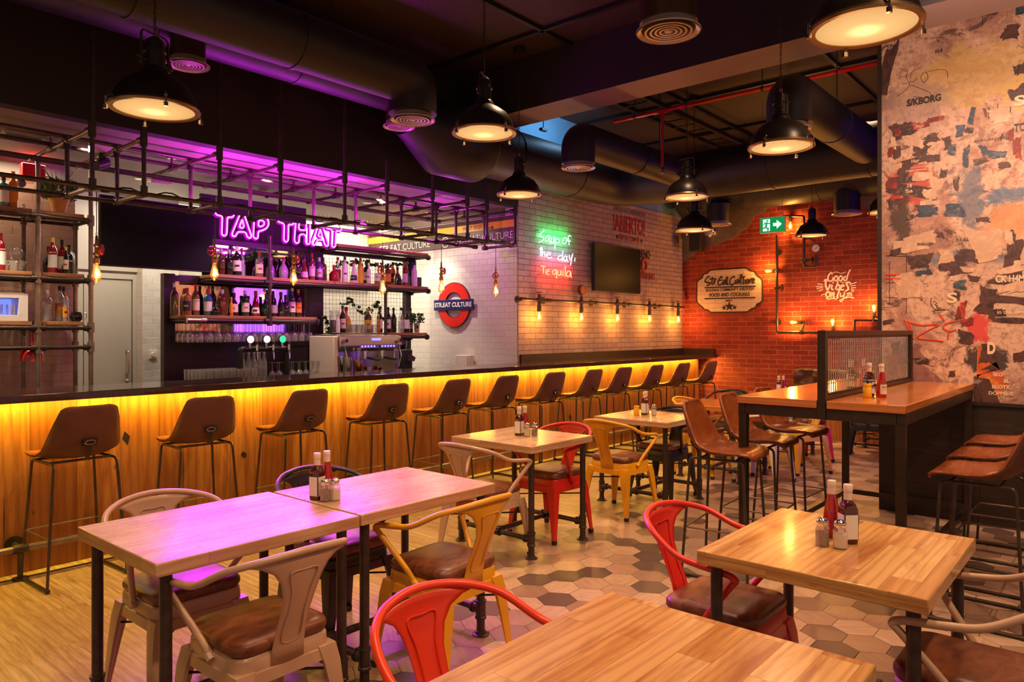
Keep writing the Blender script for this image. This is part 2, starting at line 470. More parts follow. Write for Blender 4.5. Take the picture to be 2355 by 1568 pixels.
M['lamp_black'] = paint('lamp_enamel_black', (0.018, 0.013, 0.011), 0.36, 0.2, 0.2)
def sheet(name, col):
    t = NT(name); n = t.noise(t.uv(src='Object'), 3.5, 4)
    c = t.mix(n, tuple(k * .85 for k in col), tuple(min(1, k * 1.12) for k in col))
    return t.pbr(c, 0.34, 0.0, t.bump(t.noise(t.uv(src='Object'), 160, 2), 0.03, 0.001), Coat_Weight=0.25, Coat_Roughness=0.25)
M['cream'] = sheet('cream_painted_metal', (0.52, 0.33, 0.20))
M['yellow'] = sheet('mustard_painted_metal', (0.78, 0.37, 0.010))
M['red'] = sheet('red_painted_metal', (0.62, 0.022, 0.010))
M['orange_red'] = sheet('orange_red_painted_metal', (0.78, 0.045, 0.010))
M['black_metal'] = sheet('black_painted_metal', (0.014, 0.011, 0.012))
M['white_metal'] = sheet('white_painted_metal', (0.75, 0.60, 0.52))
def leather(name, c1, c2, rough=0.34, bmp=0.14):
    t = NT(name); o = t.uv(src='Object', rnd_obj=True)
    mp = t.add('Mapping'); t.l.new(o, mp.inputs[0]); mp.inputs[3].default_value = (1, 2.2, 1)
    n = t.noise(mp.outputs[0], 9, 6, 0.65, 0.6); n2 = t.noise(o, 160, 3, 0.6)
    c = t.mix(t.ramp(n, [(0.36, (0, 0, 0)), (0.66, (1, 1, 1))]), c1, c2)
    return t.pbr(c, t.math('ADD', t.math('MULTIPLY', n, 0.16), rough - 0.08), 0, t.bump(t.math('ADD', n, t.math('MULTIPLY', n2, 0.4)), bmp, 0.003))
M['cushion'] = leather('worn_brown_leather', (0.085, 0.022, 0.010), (0.24, 0.075, 0.03), 0.38)
M['stool_leather'] = leather('chestnut_leather', (0.17, 0.040, 0.010), (0.24, 0.064, 0.016), 0.27, 0.03)
M['stool_suede'] = leather('brown_suede_back', (0.10, 0.030, 0.014), (0.135, 0.042, 0.021), 0.62, 0.04)
M['booth_leather'] = leather('dark_tufted_leather', (0.06, 0.02, 0.014), (0.10, 0.035, 0.022), 0.33)
M['brick_cream'] = bricks('cream_painted_brick', (0.42, 0.29, 0.215), (0.50, 0.36, 0.27), (0.14, 0.085, 0.065), 0.235, 0.0715, 0.0042, bump=1.0, dirt=(0.24, 0.15, 0.11), dirt_amt=0.5, noise_amt=0.25, ragged=0.014)
M['brick_red'] = bricks('old_red_brick', (0.24, 0.018, 0.012), (0.42, 0.050, 0.022), (0.50, 0.26, 0.15), 0.24, 0.073, 0.0045, bump=0.8, dirt=(0.17, 0.022, 0.012), dirt_amt=0.6, noise_amt=0.25, ragged=0.016)
M['brick_white_paint'] = bricks('white_painted_patch', (0.66, 0.50, 0.40), (0.72, 0.56, 0.45), (0.48, 0.33, 0.25), 0.24, 0.073, 0.004, bump=0.5, dirt=(0.5, 0.35, 0.27), dirt_amt=0.3, noise_amt=0.2, ragged=0.016)
M['tile_white'] = bricks('white_metro_tile', (0.66, 0.62, 0.56), (0.70, 0.66, 0.60), (0.42, 0.37, 0.32), 0.15, 0.0765, 0.0022, rough=0.13, bump=0.55, dirt_amt=0.0, noise_amt=0.1, ragged=0.0, smooth=1.0, spec=0.6, pits=False)
M['tile_pink'] = bricks('blush_metro_tile', (0.55, 0.33, 0.245), (0.58, 0.355, 0.265), (0.30, 0.15, 0.10), 0.15, 0.0765, 0.0022, rough=0.14, bump=0.55, dirt_amt=0.0, noise_amt=0.1, ragged=0.0, smooth=1.0, spec=0.6, pits=False)
M['dark_wall'] = paint('dark_plum_plaster', (0.016, 0.009, 0.010), 0.75, 0, 0.2, 3)
M['soffit'] = paint('grey_ceiling_paint', (0.22, 0.17, 0.145), 0.6, 0, 0.1, 2)
M['beam_lit_side'] = paint('beam_lit_side', (0.24, 0.16, 0.145), 0.6, 0, 0.1, 2)  # lighter tone of the lit underside put into the colour
M['blue_lit_wall'] = paint('blue_lit_plaster', (0.16, 0.32, 0.46), 0.7, 0, 0.1, 2)  # cool glow on the upper wall put into its blue
M['door_paint'] = paint('pale_door_paint', (0.52, 0.49, 0.41), 0.5, 0, 0.04, 2)
M['white_plastic'] = paint('white_plastic', (0.75, 0.66, 0.58), 0.4)
M['red_enamel'] = paint('red_enamel', (0.60, 0.012, 0.012), 0.25, 0, 0.1, Coat_Weight=0.5)
M['mirror'] = paint('dark_mirror', (0.70, 0.60, 0.62), 0.03, 1.0, 0.02)
M['cord'] = paint('fabric_cord', (0.05, 0.025, 0.03), 0.7)
def ceiling_mat():
    t = NT('perforated_ceiling'); v = t.uv((28, 28, 28))
    fr = t.add('VectorMath', operation='FRACTION'); t.l.new(v, fr.inputs[0])
    sb = t.add('VectorMath', operation='DISTANCE'); t.l.new(fr.outputs[0], sb.inputs[0]); sb.inputs[1].default_value = (.5, .5, 0)
    sx = t.add('SeparateXYZ'); t.l.new(fr.outputs[0], sx.inputs[0]); cb = t.add('CombineXYZ'); t.l.new(sx.outputs[0], cb.inputs[0]); t.l.new(sx.outputs[1], cb.inputs[1])
    ds = t.add('VectorMath', operation='DISTANCE'); t.l.new(cb.outputs[0], ds.inputs[0]); ds.inputs[1].default_value = (.5, .5, 0)
    k = t.math('LESS_THAN', ds.outputs['Value'], 0.27)
    return t.pbr(t.mix(k, (0.050, 0.026, 0.018), (0.008, 0.005, 0.004)), 0.7)
M['ceiling'] = ceiling_mat()
def duct_mat(name, c, metal=0.15, rough=0.55):
    t = NT(name); v = t.uv(src='Object'); n = t.noise(v, 30, 4, 0.6)
    return t.pbr(t.mix(n, tuple(k * .8 for k in c), tuple(k * 1.2 for k in c)), rough, metal, t.bump(n, 0.25, 0.006))
M['duct'] = duct_mat('wrapped_black_duct', (0.017, 0.013, 0.016), 0.1, 0.5)
M['duct_lagged'] = duct_mat('lagged_grey_duct', (0.055, 0.042, 0.038), 0.0, 0.7)
M['duct_metal'] = duct_mat('dull_foil_duct', (0.14, 0.085, 0.05), 0.8, 0.32)
M['diffuser'] = paint('diffuser_metal', (0.50, 0.38, 0.34), 0.35, 0.35)
def hex_mat():
    t = NT('hexagon_wood_tile'); at = t.add('VertexColor', layer_name='tint')
    v = t.uv(); sp = t.add('SeparateColor'); t.l.new(at.outputs[0], sp.inputs[0])
    mp = t.add('Mapping'); t.l.new(v, mp.inputs[0])
    cb = t.add('CombineXYZ'); t.l.new(t.math('MULTIPLY', sp.outputs[1], 3.0), cb.inputs[2]); t.l.new(cb.outputs[0], mp.inputs[2])
    mp2 = t.add('Mapping'); t.l.new(mp.outputs[0], mp2.inputs[0]); mp2.inputs[3].default_value = (3, 26, 1)
    g = t.noise(mp2.outputs[0], 2.2, 6, 0.62, 0.8); n = t.noise(v, 5, 4)
    c = t.ramp(sp.outputs[0], [(0.0, (0.085, 0.055, 0.050)), (0.22, (0.14, 0.085, 0.070)), (0.34, (0.30, 0.175, 0.125)), (0.6, (0.42, 0.26, 0.18)), (1.0, (0.55, 0.37, 0.26))])
    c = t.mix(t.math('MULTIPLY', t.ramp(g, [(0.4, (0, 0, 0)), (0.75, (1, 1, 1))]), 0.45), c, (0.12, 0.05, 0.025))
    return t.pbr(c, t.math('ADD', t.math('MULTIPLY', n, 0.2), 0.24), 0, t.bump(g, 0.08, 0.003))
M['hex'] = hex_mat()
M['grout'] = paint('floor_grout', (0.10, 0.06, 0.04), 0.7)
# light givers
def lens_mat():
    t = NT('warm_lamp_lens'); tc = t.add('TexCoord'); ln = t.add('VectorMath', operation='LENGTH'); t.l.new(tc.outputs['Object'], ln.inputs[0])
    nz = t.noise(tc.outputs['Object'], 5, 3)
    f = t.ramp(t.math('ADD', ln.outputs['Value'], t.math('MULTIPLY', nz, .03)), [(0.03, (1, 1, 1)), (0.10, (.45, .45, .45)), (0.235, (0.30, .30, .30))])  # hot spot of the bulb behind put into the lens emission
    e = t.add('Emission'); t.set(e.inputs[0], (1.0, 0.53, 0.19)); t.l.new(t.math('MULTIPLY', f, 1.55), e.inputs[1]); t.l.new(e.outputs[0], t.out.inputs[0]); return t.m
M['lens'] = lens_mat()
M['bulb_core'] = emit('filament', (1.0, 0.50, 0.14), 26)
M['bulb_orange'] = emit('filament_orange', (1.0, 0.36, 0.06), 30)
M['neon_magenta'] = emit('neon_magenta', (1.0, 0.24, 0.90), 1.5)
M['neon_green'] = emit('neon_green', (0.45, 1.0, 0.68), 1.35)
M['neon_white'] = emit('neon_white', (0.55, 0.68, 1.0), 1.3)
M['neon_red'] = emit('neon_red', (1.0, 0.30, 0.12), 1.7)
M['led_yellow'] = emit('led_yellow', (1.0, 0.66, 0.05), 9)
M['led_white'] = emit('led_white', (1.0, 0.86, 0.62), 1.6)
M['downlight'] = emit('downlight', (1.0, 0.85, 0.6), 30)
M['bulb_glass'] = clear_glass('amber_bulb_glass', (1.0, 0.74, 0.40), 0.03, 0.10)
M['glass'] = clear_glass('clear_glass', (0.97, 0.96, 0.94), 0.04, 0.10)
M['acrylic'] = clear_glass('acrylic_backing', (0.85, 0.45, 0.9), 0.05, 0.06)
M['violet_led'] = emit('violet_led', (0.30, 0.10, 1.0), 0.9)
# ================================================================== THE ROOM
YB = 5.78      # plane of the cream brick wall and of the bulkhead above the bar opening
XT = 6.82      # white tiled side wall of the bar
XE = 11.08     # red brick end wall
XM = 6.77      # wall with the torn poster mural
def struct(name, mb, mat, **kw):
    o = mb.build(name, mat, **kw); o['kind'] = 'structure'; return o

# floor: oak boards near the bar, hexagonal tiles elsewhere, meeting along a ragged edge
def in_hex(x, y):
    return y < 3.32 + 0.16 * math.sin(x * 1.9) + (0.0 if x > 2.2 else -0.25)
mb = MB(); mb.b2((-6, -6, -0.12), (XE + 0.2, 9.2, -0.012)); struct('floor', mb, M['grout'], smooth=False)
mb = MB()
mb.b2((-6, 2.7, -0.02), (XE, YB + 0.4, -0.0015))
fb = struct('floor', mb, M['floor_plank'], smooth=False)
mb = MB()
R = 0.1155
hx, hy = 1.5 * R, math.sqrt(3) * R
i0, i1 = int(-2.6 / hx), int((XE + 0.1) / hx)
for i in range(i0, i1):
    for j in range(-22, int(3.9 / hy)):
        cx, cy = i * hx, j * hy + (hy / 2 if i % 2 else 0)
        if not in_hex(cx, cy) or cy < -4: continue
        if cx < 0.2 and cy < -1.2: continue
        rr = R - 0.0016
        mb.col = (rnd.random(), rnd.choice((0.0, 0.349, 0.698)), rnd.random())
        mb._add([(cx + rr * math.cos(k * PI / 3), cy + rr * math.sin(k * PI / 3), 0.0005) for k in range(6)], [tuple(range(6))])
struct('floor', mb, M['hex'], smooth=False)
mb = MB(); mb.b2((-5, 5.215, -0.001), (XE - 0.3, 5.235, 0.004)); struct('floor_strip', mb, M['black'], smooth=False)  # thin black strip on the floor before the bar front

# ceilings
mb = MB(); mb.b2((-6, -6, 4.35), (XE + 0.2, YB + 0.1, 4.5)); struct('ceiling', mb, M['ceiling'], smooth=False)
mb = MB()
for x in (-0.3, 1.55, 3.4, 5.3, 8.1, 9.6): mb.b2((x - .02, -5, 4.315), (x + .02, YB, 4.352))
for y in (-1.2, 0.6, 2.4, 4.2): mb.b2((-5, y - .02, 4.315), (XE, y + .02, 4.352))
struct('trim_2', mb, M['black'], smooth=False)
mb = MB(); mb.b2((-6, YB + 0.10, 3.06), (XT, 9.0, 3.2)); struct('ceiling', mb, M['soffit'], smooth=False)
# walls
mb = MB(); mb.b2((-6, YB, 3.06), (XT, YB + 0.12, 4.4)); struct('wall_bulkhead', mb, M['dark_wall'], smooth=False)
mb = MB(); mb.b2((XT + 0.004, YB, 0), (XE, YB + 0.15, 3.42)); struct('wall_left', mb, M['brick_cream'], smooth=False)
mb = MB(); mb.b2((XT + 0.004, YB + 0.02, 3.42), (XE, YB + 0.15, 4.4)); struct('wall_left', mb, M['blue_lit_wall'], smooth=False)
mb = MB(); mb.b2((XT, YB + 0.02, 0), (XT + 0.15, 8.75, 3.1)); struct('wall_bar_side', mb, M['tile_white'], smooth=False)
mb = MB(); mb.b2((-6, 8.75, 0), (XT + 0.2, 8.9, 3.1)); struct('wall_passage', mb, M['tile_white'], smooth=False)
mb = MB(); mb.b2((-6, 7.45, 0), (2.44, 8.75, 2.86)); mb.mi = 0; struct('wall_bar_back', mb, M['tile_pink'], smooth=False)
mb = MB(); mb.b2((-6, 7.47, 2.86), (2.40, 8.75, 3.06)); struct('wall_bar_back', mb, M['soffit'], smooth=False)
mb = MB(); mb.b2((3.6, 7.38, 2.44), (4.86, 7.42, 2.96)); struct('wall_bar_panel', mb, M['dark_wall'], smooth=False)
mb = MB(); mb.b2((3.49, 8.55, 0), (3.90, 8.75, 3.06)); struct('wall_pilaster', mb, M['tile_white'], smooth=False)
mb = MB(); mb.b2((XE, -2.5, 0), (XE + 0.15, YB + 0.15, 3.62)); struct('wall_end', mb, M['brick_red'], smooth=False)
mb = MB(); mb.b2((XE + 0.01, -2.5, 3.62), (XE + 0.15, YB + 0.15, 4.4)); struct('wall_end', mb, M['dark_wall'], smooth=False)
# bare plaster left around the painted brick: two corner fields with irregular outline
def end_poly(pts, x=XE, th=0.006):
    return [Vector((x, *AX(px, py, x)[1:])) for px, py in pts]
mb = MB()
mb.poly(end_poly([(1569, 425), (1770, 425), (1762, 486), (1735, 497), (1722, 520), (1690, 545), (1650, 562), (1612, 570), (1592, 590), (1569, 604)]), 0.008, (-1, 0, 0))
mb.poly(end_poly([(1962, 450), (1990, 478), (2012, 494), (2040, 512), (2060, 400), (1960, 400)]), 0.008, (-1, 0, 0))
plm = NT('bare_plaster'); pn = plm.noise(plm.uv(), 4, 6, 0.65)
M['plaster'] = plm.pbr(plm.ramp(pn, [(0.3, (0.13, 0.085, 0.06)), (0.7, (0.26, 0.185, 0.13))]), 0.8, 0, plm.bump(pn, 0.4, 0.01))
struct('wall_end', mb, M['plaster'], smooth=False)
# mural wall: plastered upper wall over a dark dado
mb = MB(); mb.b2((XM + 0.004, -3.0, 0.952), (XM + 0.25, 1.655, 4.4)); struct('wall_right', mb, M['plaster'], smooth=False)
mb = MB(); mb.b2((XM - 0.012, -3.0, 0), (XM + 0.25, 1.675, 0.94)); struct('wall_right', mb, M['dark_wood'], smooth=False)
mb = MB(); mb.b2((XM - 0.03, -3.0, 0.94), (XM + 0.02, 1.66, 0.965)); mb.b2((XM - 0.025, 1.655, 0.94), (XM + 0.02, 1.685, 4.05)); mb.b2((XM - .02, -3.0, 4.02), (XM + .02, 1.66, 4.36))
struct('trim_3', mb, M['dark_wood'], smooth=False)
# downstand beam
mb = MB(); mb.b2((5.75, -5, 3.81), (6.2, YB, 4.36)); struct('ceiling_beam', mb, [M['dark_wall'], M['beam_lit_side']], smooth=False)
bo = bpy.context.scene.objects['ceiling_beam']
bo.data.polygons[0].material_index = 1
# small skirting at the end wall
mb = MB(); mb.b2((XM, -2.65, 0), (XE + .15, -2.5, 4.4)); struct('wall_front', mb, M['dark_wall'], smooth=False)
mb = MB(); mb.b2((XE - 0.02, -2.5, 0), (XE, YB, 0.1)); struct('baseboard_end', mb, M['dark_wood'], smooth=False)
# passage door
d = thing('door', 'pale flush door with steel pull handle in the passage behind the bar', 'door', (3.19, 8.73, 0)); d['kind'] = 'structure'
mb = MB(); mb.b2((-0.25, -0.02, 0.02), (0.245, 0.02, 2.10)); mb.build('door_leaf', M['door_paint'], d, bevel=.003)
mb = MB(); mb.b2((-.33, -.03, 0), (-.262, .02, 2.17)); mb.b2((.256, -.03, 0), (.30, .02, 2.17)); mb.b2((-.261, -.03, 2.11), (.255, .02, 2.17)); mb.build('door_frame', M['door_paint'], d, bevel=.003)
mb = MB(); mb.tube(rounded([(0.19, -.02, 1.30), (0.19, -.075, 1.30), (0.19, -.075, 1.04), (0.19, -.02, 1.04)], .03), .011); mb.sphere((.19, -.045, .96), .026); mb.build('handle', M['steel'], d)
mb = MB(); mb.b2((2.44, 8.69, 2.20), (6.8, 8.75, 3.06)); struct('trim_4', mb, M['door_paint'], smooth=False)
mb = MB(); mb.b2((XT - 0.03, 6.0, 2.97), (XT, 8.7, 3.06)); struct('trim_5', mb, M['soffit'], smooth=False)

# ================================================================== BAR
b = thing('bar_counter', 'long bar counter with dark stone top and vertical rustic oak front', 'bar counter', (5.0, 5.4, 0))
def L(x, y, z, o=(5.0, 5.4, 0)): return (x - o[0], y - o[1], z - o[2])
mb = MB(); mb.b2(L(-3, 5.34, 0), L(10.78, 5.40, 1.085)); mb.b2(L(10.74, 5.40, 0), L(10.78, 5.76, 1.085)); mb.build('front_panel', M['bar_oak'], b, smooth=False)
mb = MB(); mb.b2(L(-3, 5.17, 1.085), L(XE - .004, 5.765, 1.135)); mb.build('stone_top', M['counter'], b, bevel=.004)
mb = MB(); mb.b2(L(XT + .02, 5.745, 1.135), L(XE - .004, 5.775, 1.235)); mb.b2(L(XE - .035, 5.20, 1.135), L(XE - .005, 5.745, 1.235)); mb.build('upstand', M['dark_wood'], b, smooth=False)
mb = MB(); mb.b2(L(-3, 5.315, 1.074), L(10.72, 5.335, 1.084)); mb.build('light_strip', M['led_yellow'], b, smooth=False)
mb = MB(); mb.b2(L(-3, 5.42, 0), L(6.7, 5.6, 1.08)); mb.build('carcass', M['black'], b, smooth=False)
# cracks and knots of the oak front
mb = MB()
for x, z, h, w in ((1.62, .55, .5, .006), (2.07, .78, .10, .05), (2.47, .46, .5, .005), (1.35, .32, .38, .006), (3.62, .80, .13, .02), (4.25, .92, .25, .006), (4.95, .5, .8, .003), (6.3, .6, .6, .003), (2.95, .55, .06, .05), (0.95, .4, .05, .04), (7.3, .45, .09, .05)):
    mb.poly([L(x - w / 2, 5.3395, z), L(x - w * .2, 5.3395, z + h / 2), L(x + w / 2, 5.3395, z + h * .1), L(x + w * .2, 5.3395, z - h / 2)], .0012, (0, -1, 0))
mb.build('split', M['black'], b, smooth=False)
fr = thing('foot_rail', 'dark iron foot rail running low along the oak bar front', 'foot rail', (5.0, 5.2, 0))
mb = MB(); mb.cyl((-8, 0, .19), (5.6, 0, .19), .021, 14); mb.build('rail', M['pipe_grey_lit'], fr)
for x in (-6.2, -3.6, -1.05, 1.4, 3.9):
    mb = MB(); mb.cyl((x, 0.0, .19), (x, 0.14, .19), .018); mb.cyl((x, .118, .19), (x, .139, .19), .055, 20); mb.cyl((x, 0, 0), (x, 0, .19), .016); mb.cyl((x, 0, 0.0), (x, 0, .012), .045, 20)
    mb.cyl((x - .04, 0, .19), (x + .04, 0, .19), .029); mb.build('bracket', M['pipe'], fr)

# ================================================================== MURAL
def mural():
    t = NT('torn_poster_wall'); v = t.uv()
    n0 = t.noise(v, 1.6, 8, 0.68, 0.5); n1 = t.noise(v, 6, 8, 0.7, 0.8); n2 = t.noise(v, 0.9, 5, 0.6); n3 = t.noise(v, 26, 5, 0.75)
    c = t.ramp(n0, [(0.28, (0.20, 0.085, 0.07)), (0.42, (0.40, 0.20, 0.135)), (0.52, (0.62, 0.38, 0.26)), (0.66, (0.52, 0.30, 0.21)), (0.8, (0.66, 0.43, 0.29))])
    c = t.mix(t.ramp(n1, [(0.54, (0, 0, 0)), (0.60, (1, 1, 1))]), c, (0.30, 0.16, 0.12))
    n4 = t.noise(v, 3.2, 10, 0.78, 1.5)
    c = t.mix(t.math('MULTIPLY', t.ramp(n4, [(0.56, (0, 0, 0)), (0.60, (1, 1, 1))]), 0.85), c, (0.06, 0.022, 0.02))
    c = t.mix(t.math('MULTIPLY', t.ramp(n4, [(0.36, (1, 1, 1)), (0.40, (0, 0, 0))]), 0.8), c, (0.68, 0.46, 0.32))
    c = t.mix(t.math('MULTIPLY', t.ramp(n3, [(0.5, (0, 0, 0)), (0.62, (1, 1, 1))]), 0.55), c, (0.17, 0.07, 0.055))
    # paint clouds at fixed places on the wall (y, z, radius, colour)
    def cloud(c, y, z, r, col, th, k=1.0):
        mp = t.add('Mapping', vector_type='TEXTURE'); t.l.new(v, mp.inputs[0]); mp.inputs[1].default_value = (y, z, 0); mp.inputs[3].default_value = (r[0], r[1], 1)
        ln = t.add('VectorMath', operation='LENGTH'); t.l.new(mp.outputs[0], ln.inputs[0])
        f = t.math('SUBTRACT', t.math('ADD', n1, t.math('MULTIPLY', n2, 0.4)), t.math('MULTIPLY', ln.outputs['Value'], 0.42))
        f = t.ramp(f, [(th, (0, 0, 0)), (th + 0.10, (1, 1, 1))])
        return t.mix(t.math('MULTIPLY', f, k), c, col)
    for y, z, r, col, th, k in ((0.95, 3.55, (.55, .35), (0.60, 0.36, 0.09), .36, .6), (1.35, 3.35, (.35, .3), (0.40, 0.25, 0.21), .38, .6), (0.62, 3.35, (.3, .25), (0.62, 0.38, 0.08), .38, .6),
                                (1.0, 2.62, (.18, .5), (0.10, 0.12, 0.16), .43, .8), (.72, 2.58, (.38, .10), (0.05, 0.12, 0.20), .41, .8), (.52, 2.42, (.14, .35), (0.62, 0.04, 0.03), .33, .9),
                                (1.12, 2.12, (.24, .08), (0.12, 0.15, 0.19), .38, .8), (.75, 2.12, (.25, .12), (0.07, 0.08, 0.12), .38, .8), (.6, 2.3, (.35, .25), (0.62, 0.27, 0.10), .3, .7),
                                (1.45, 2.75, (.16, .2), (0.45, 0.05, 0.03), .26, .9), (.95, 1.55, (.12, .2), (0.58, 0.03, 0.03), .36, .9), (1.5, 2.45, (.12, .5), (0.05, 0.03, 0.02), .42, .9),
                                (.9, 1.3, (.14, .12), (0.03, 0.015, 0.02), .22, .95), (1.45, 1.2, (.2, .25), (0.20, 0.06, 0.06), .26, .8), (.25, 1.2, (.3, .4), (0.50, 0.33, 0.25), .3, .7), (.35, 1.9, (.5, .4), (0.60, 0.42, 0.27), .22, .6)):
        c = cloud(c, y, z, r, col, th, k)
    return t.pbr(c, 0.62, 0, t.bump(t.math('ADD', n1, n3), 0.35, 0.006))
M['mural'] = mural()
def print_mat(name, c1, c2, c3, sc=5.0):
    t = NT(name); v = t.uv(); n = t.noise(v, sc, 9, .72, 1.0); n2 = t.noise(v, sc * 3.1, 6, .7)
    c = t.ramp(n, [(.36, c1), (.47, c2), (.55, c1), (.66, c3)])
    c = t.mix(t.math('MULTIPLY', t.ramp(n2, [(.54, (0, 0, 0)), (.62, (1, 1, 1))]), .6), c, c2)
    return t.pbr(c, .55)
M['paper_dark'] = print_mat('torn_dark_poster', (0.022, 0.010, 0.010), (0.10, 0.035, 0.025), (0.30, 0.16, 0.11))
M['paper_cream'] = print_mat('torn_cream_paper', (0.62, 0.39, 0.25), (0.50, 0.29, 0.18), (0.66, 0.45, 0.30), 4)
M['paper_red'] = print_mat('torn_red_poster', (0.42, 0.03, 0.018), (0.12, 0.015, 0.012), (0.55, 0.22, 0.14))
M['paper_orange'] = print_mat('torn_orange_poster', (0.62, 0.14, 0.02), (0.45, 0.07, 0.015), (0.66, 0.28, 0.10))
M['paper_blue'] = print_mat('torn_blue_poster', (0.045, 0.065, 0.10), (0.02, 0.03, 0.05), (0.22, 0.20, 0.20), 7)
M['ink'] = paint('black_ink', (0.02, 0.012, 0.01), 0.5)
M['ink_pale'] = paint('cream_ink', (0.72, 0.52, 0.34), 0.5)
M['ink_red'] = paint('red_spray_paint', (0.60, 0.05, 0.02), 0.5)
mu = thing('mural', 'wall mural of torn street posters above the dark dado', 'mural', (XM, 0, 0))
def MLp(px, py): 
    p = AX(px, py, XM); return Vector((0.0, p.y, p.z))
wp = MB(); wp.b2((-0.003, -3.0, .965), (0.004, 1.655, 4.02))
def torn(cx, cy, w, h, n=13, jag=0.35, rot=0.0, lift=0.002):
    n = 56; rot += rnd.uniform(-.25, .25); ph = [rnd.uniform(0, 6.3) for _ in range(4)]; am = [rnd.uniform(.05, .22), rnd.uniform(.05, .2), rnd.uniform(.02, .12), .0]
    """irregular torn scrap centred on picture point cx, cy (w, h in metres)"""
    o = MLp(cx, cy); pts = []
    for k in range(n):
        a = 2 * PI * k / n + rnd.uniform(-.03, .03); r = .86 + am[0] * math.sin(2 * a + ph[0]) + am[1] * math.sin(3 * a + ph[1]) + am[2] * math.sin(7 * a + ph[2]) + .03 * math.sin(13 * a + ph[3]) + .015 * math.sin(23 * a + ph[0]) - rnd.random() ** 2 * jag * .22
        sx, sy = abs(math.cos(a)) ** .42 * (1 if math.cos(a) > 0 else -1), abs(math.sin(a)) ** .42 * (1 if math.sin(a) > 0 else -1)
        y, z = sx * w / 2 * r, sy * h / 2 * r
        pts.append(Vector((-lift, o.y + y * math.cos(rot) - z * math.sin(rot), o.z + y * math.sin(rot) + z * math.cos(rot))))
    return pts
def patches(name, mat, items, base):
    mb = wp; mb.mi = ('dark_scrap', 'cream_scrap', 'red_scrap', 'blue_scrap').index(name) + 1
    for k, it in enumerate(items):
        q = torn(*it, lift=base + .0012 + k * .00014); n_ = len(q); c_ = MLp(it[0], it[1]); c_.x = q[0].x
        mb._add(q + [c_] + [p + Vector((.0012, 0, 0)) for p in q], [(j, (j + 1) % n_, n_) for j in range(n_)] + [(j, n_ + 1 + j, n_ + 1 + (j + 1) % n_, (j + 1) % n_) for j in range(n_)])
patches('dark_scrap', M['paper_dark'], [(2043, 155, .10, .55), (2075, 300, .22, .16), (2118, 345, .16, .10), (2080, 395, .12, .10), (2140, 320, .14, .09), (2062, 350, .07, .14), (2100, 372, .30, .07), (2098, 440, .42, .12, 15, .3, .05), (2070, 415, .24, .08),
    (2060, 470, .14, .10), (2280, 25, .16, .07), (2325, 75, .14, .12), (2340, 215, .10, .14), (2345, 160, .08, .10), (2115, 600, .22, .13), (2190, 608, .20, .12), (2225, 590, .22, .10), (2205, 625, .16, .06), (2330, 600, .16, .28), (2262, 505, .10, .05),
    (2330, 560, .07, .20), (2180, 330, .08, .10), (2230, 300, .06, .06), (2160, 540, .08, .05), (2090, 500, .09, .05), (2240, 640, .10, .05), (2200, 680, .07, .08), (2060, 800, .08, .12), (2120, 830, .12, .06), (2190, 860, .06, .05), (2050, 870, .06, .10), (2345, 820, .08, .10), (2305, 650, .16, .05), (2320, 690, .34, .07), (2270, 690, .16, .20), (2292, 720, .14, .08), (2222, 775, .14, .10), (2265, 815, .08, .16), (2045, 740, .10, .05), (2320, 735, .30, .05), (2200, 420, .05, .12), (2170, 400, .05, .09),
    (2060, 580, .12, .05), (2310, 380, .10, .05), (2255, 370, .12, .05), (2150, 365, .10, .06)], .002)
patches('cream_scrap', M['paper_cream'], [(2110, 330, .12, .08), (2090, 320, .10, .09), (2055, 330, .05, .12), (2120, 405, .16, .09), (2060, 385, .10, .07), (2140, 445, .12, .10), (2155, 420, .10, .12), (2130, 470, .09, .10), (2100, 560, .34, .16), (2140, 545, .12, .08),
    (2175, 590, .13, .12), (2265, 560, .24, .30, 11, .15), (2325, 620, .20, .06), (2345, 605, .10, .05), (2175, 255, .10, .08), (2300, 265, .16, .14), (2320, 545, .06, .14), (2355, 660, .20, .08, 9, .1), (2170, 700, .10, .08), (2085, 660, .22, .20, 9, .1),
    (2225, 620, .10, .05), (2325, 240, .12, .05), (2335, 660, .24, .07, 9, .1)], .0045)
patches('red_scrap', M['paper_red'], [(2115, 290, .12, .07), (2150, 275, .14, .05), (2065, 305, .06, .06), (2048, 350, .05, .10), (2050, 425, .10, .09), (2060, 455, .12, .04), (2340, 340, .06, .18), (2325, 310, .05, .10), (2212, 715, .07, .16), (2225, 740, .09, .08)], .006)
patches('blue_scrap', M['paper_blue'], [(2350, 15, .10, .14), (2208, 300, .08, .10), (2235, 268, .05, .14), (2190, 345, .07, .10), (2222, 360, .06, .16), (2290, 355, .14, .07), (2262, 345, .05, .10), (2130, 485, .20, .10), (2195, 485, .18, .11), (2210, 655, .10, .08), (2125, 625, .12, .07)], .0055)
mb = wp; mb.mi = 5
for pts in ([(2248, 800), (2262, 795), (2290, 845), (2255, 862), (2246, 870)], [(2247, 862), (2300, 850), (2320, 880), (2280, 935), (2240, 932)]):
    mb.poly([MLp(*p) + Vector((-.006, 0, 0)) for p in pts], .0016, (-1, 0, 0))
mb.mi = 1
for pts in ([(2240, 865), (2275, 872), (2300, 925), (2295, 938), (2240, 930)], [(2255, 850), (2292, 832), (2300, 850)], [(2256, 790), (2280, 790), (2300, 850), (2270, 830)]):
    mb.poly([MLp(*p) + Vector((-.0075, 0, 0)) for p in pts], .0014, (-1, 0, 0))
wp.build('wallpaper', [M['mural'], M['paper_dark'], M['paper_cream'], M['paper_red'], M['paper_blue'], M['paper_orange']], mu, smooth=False)
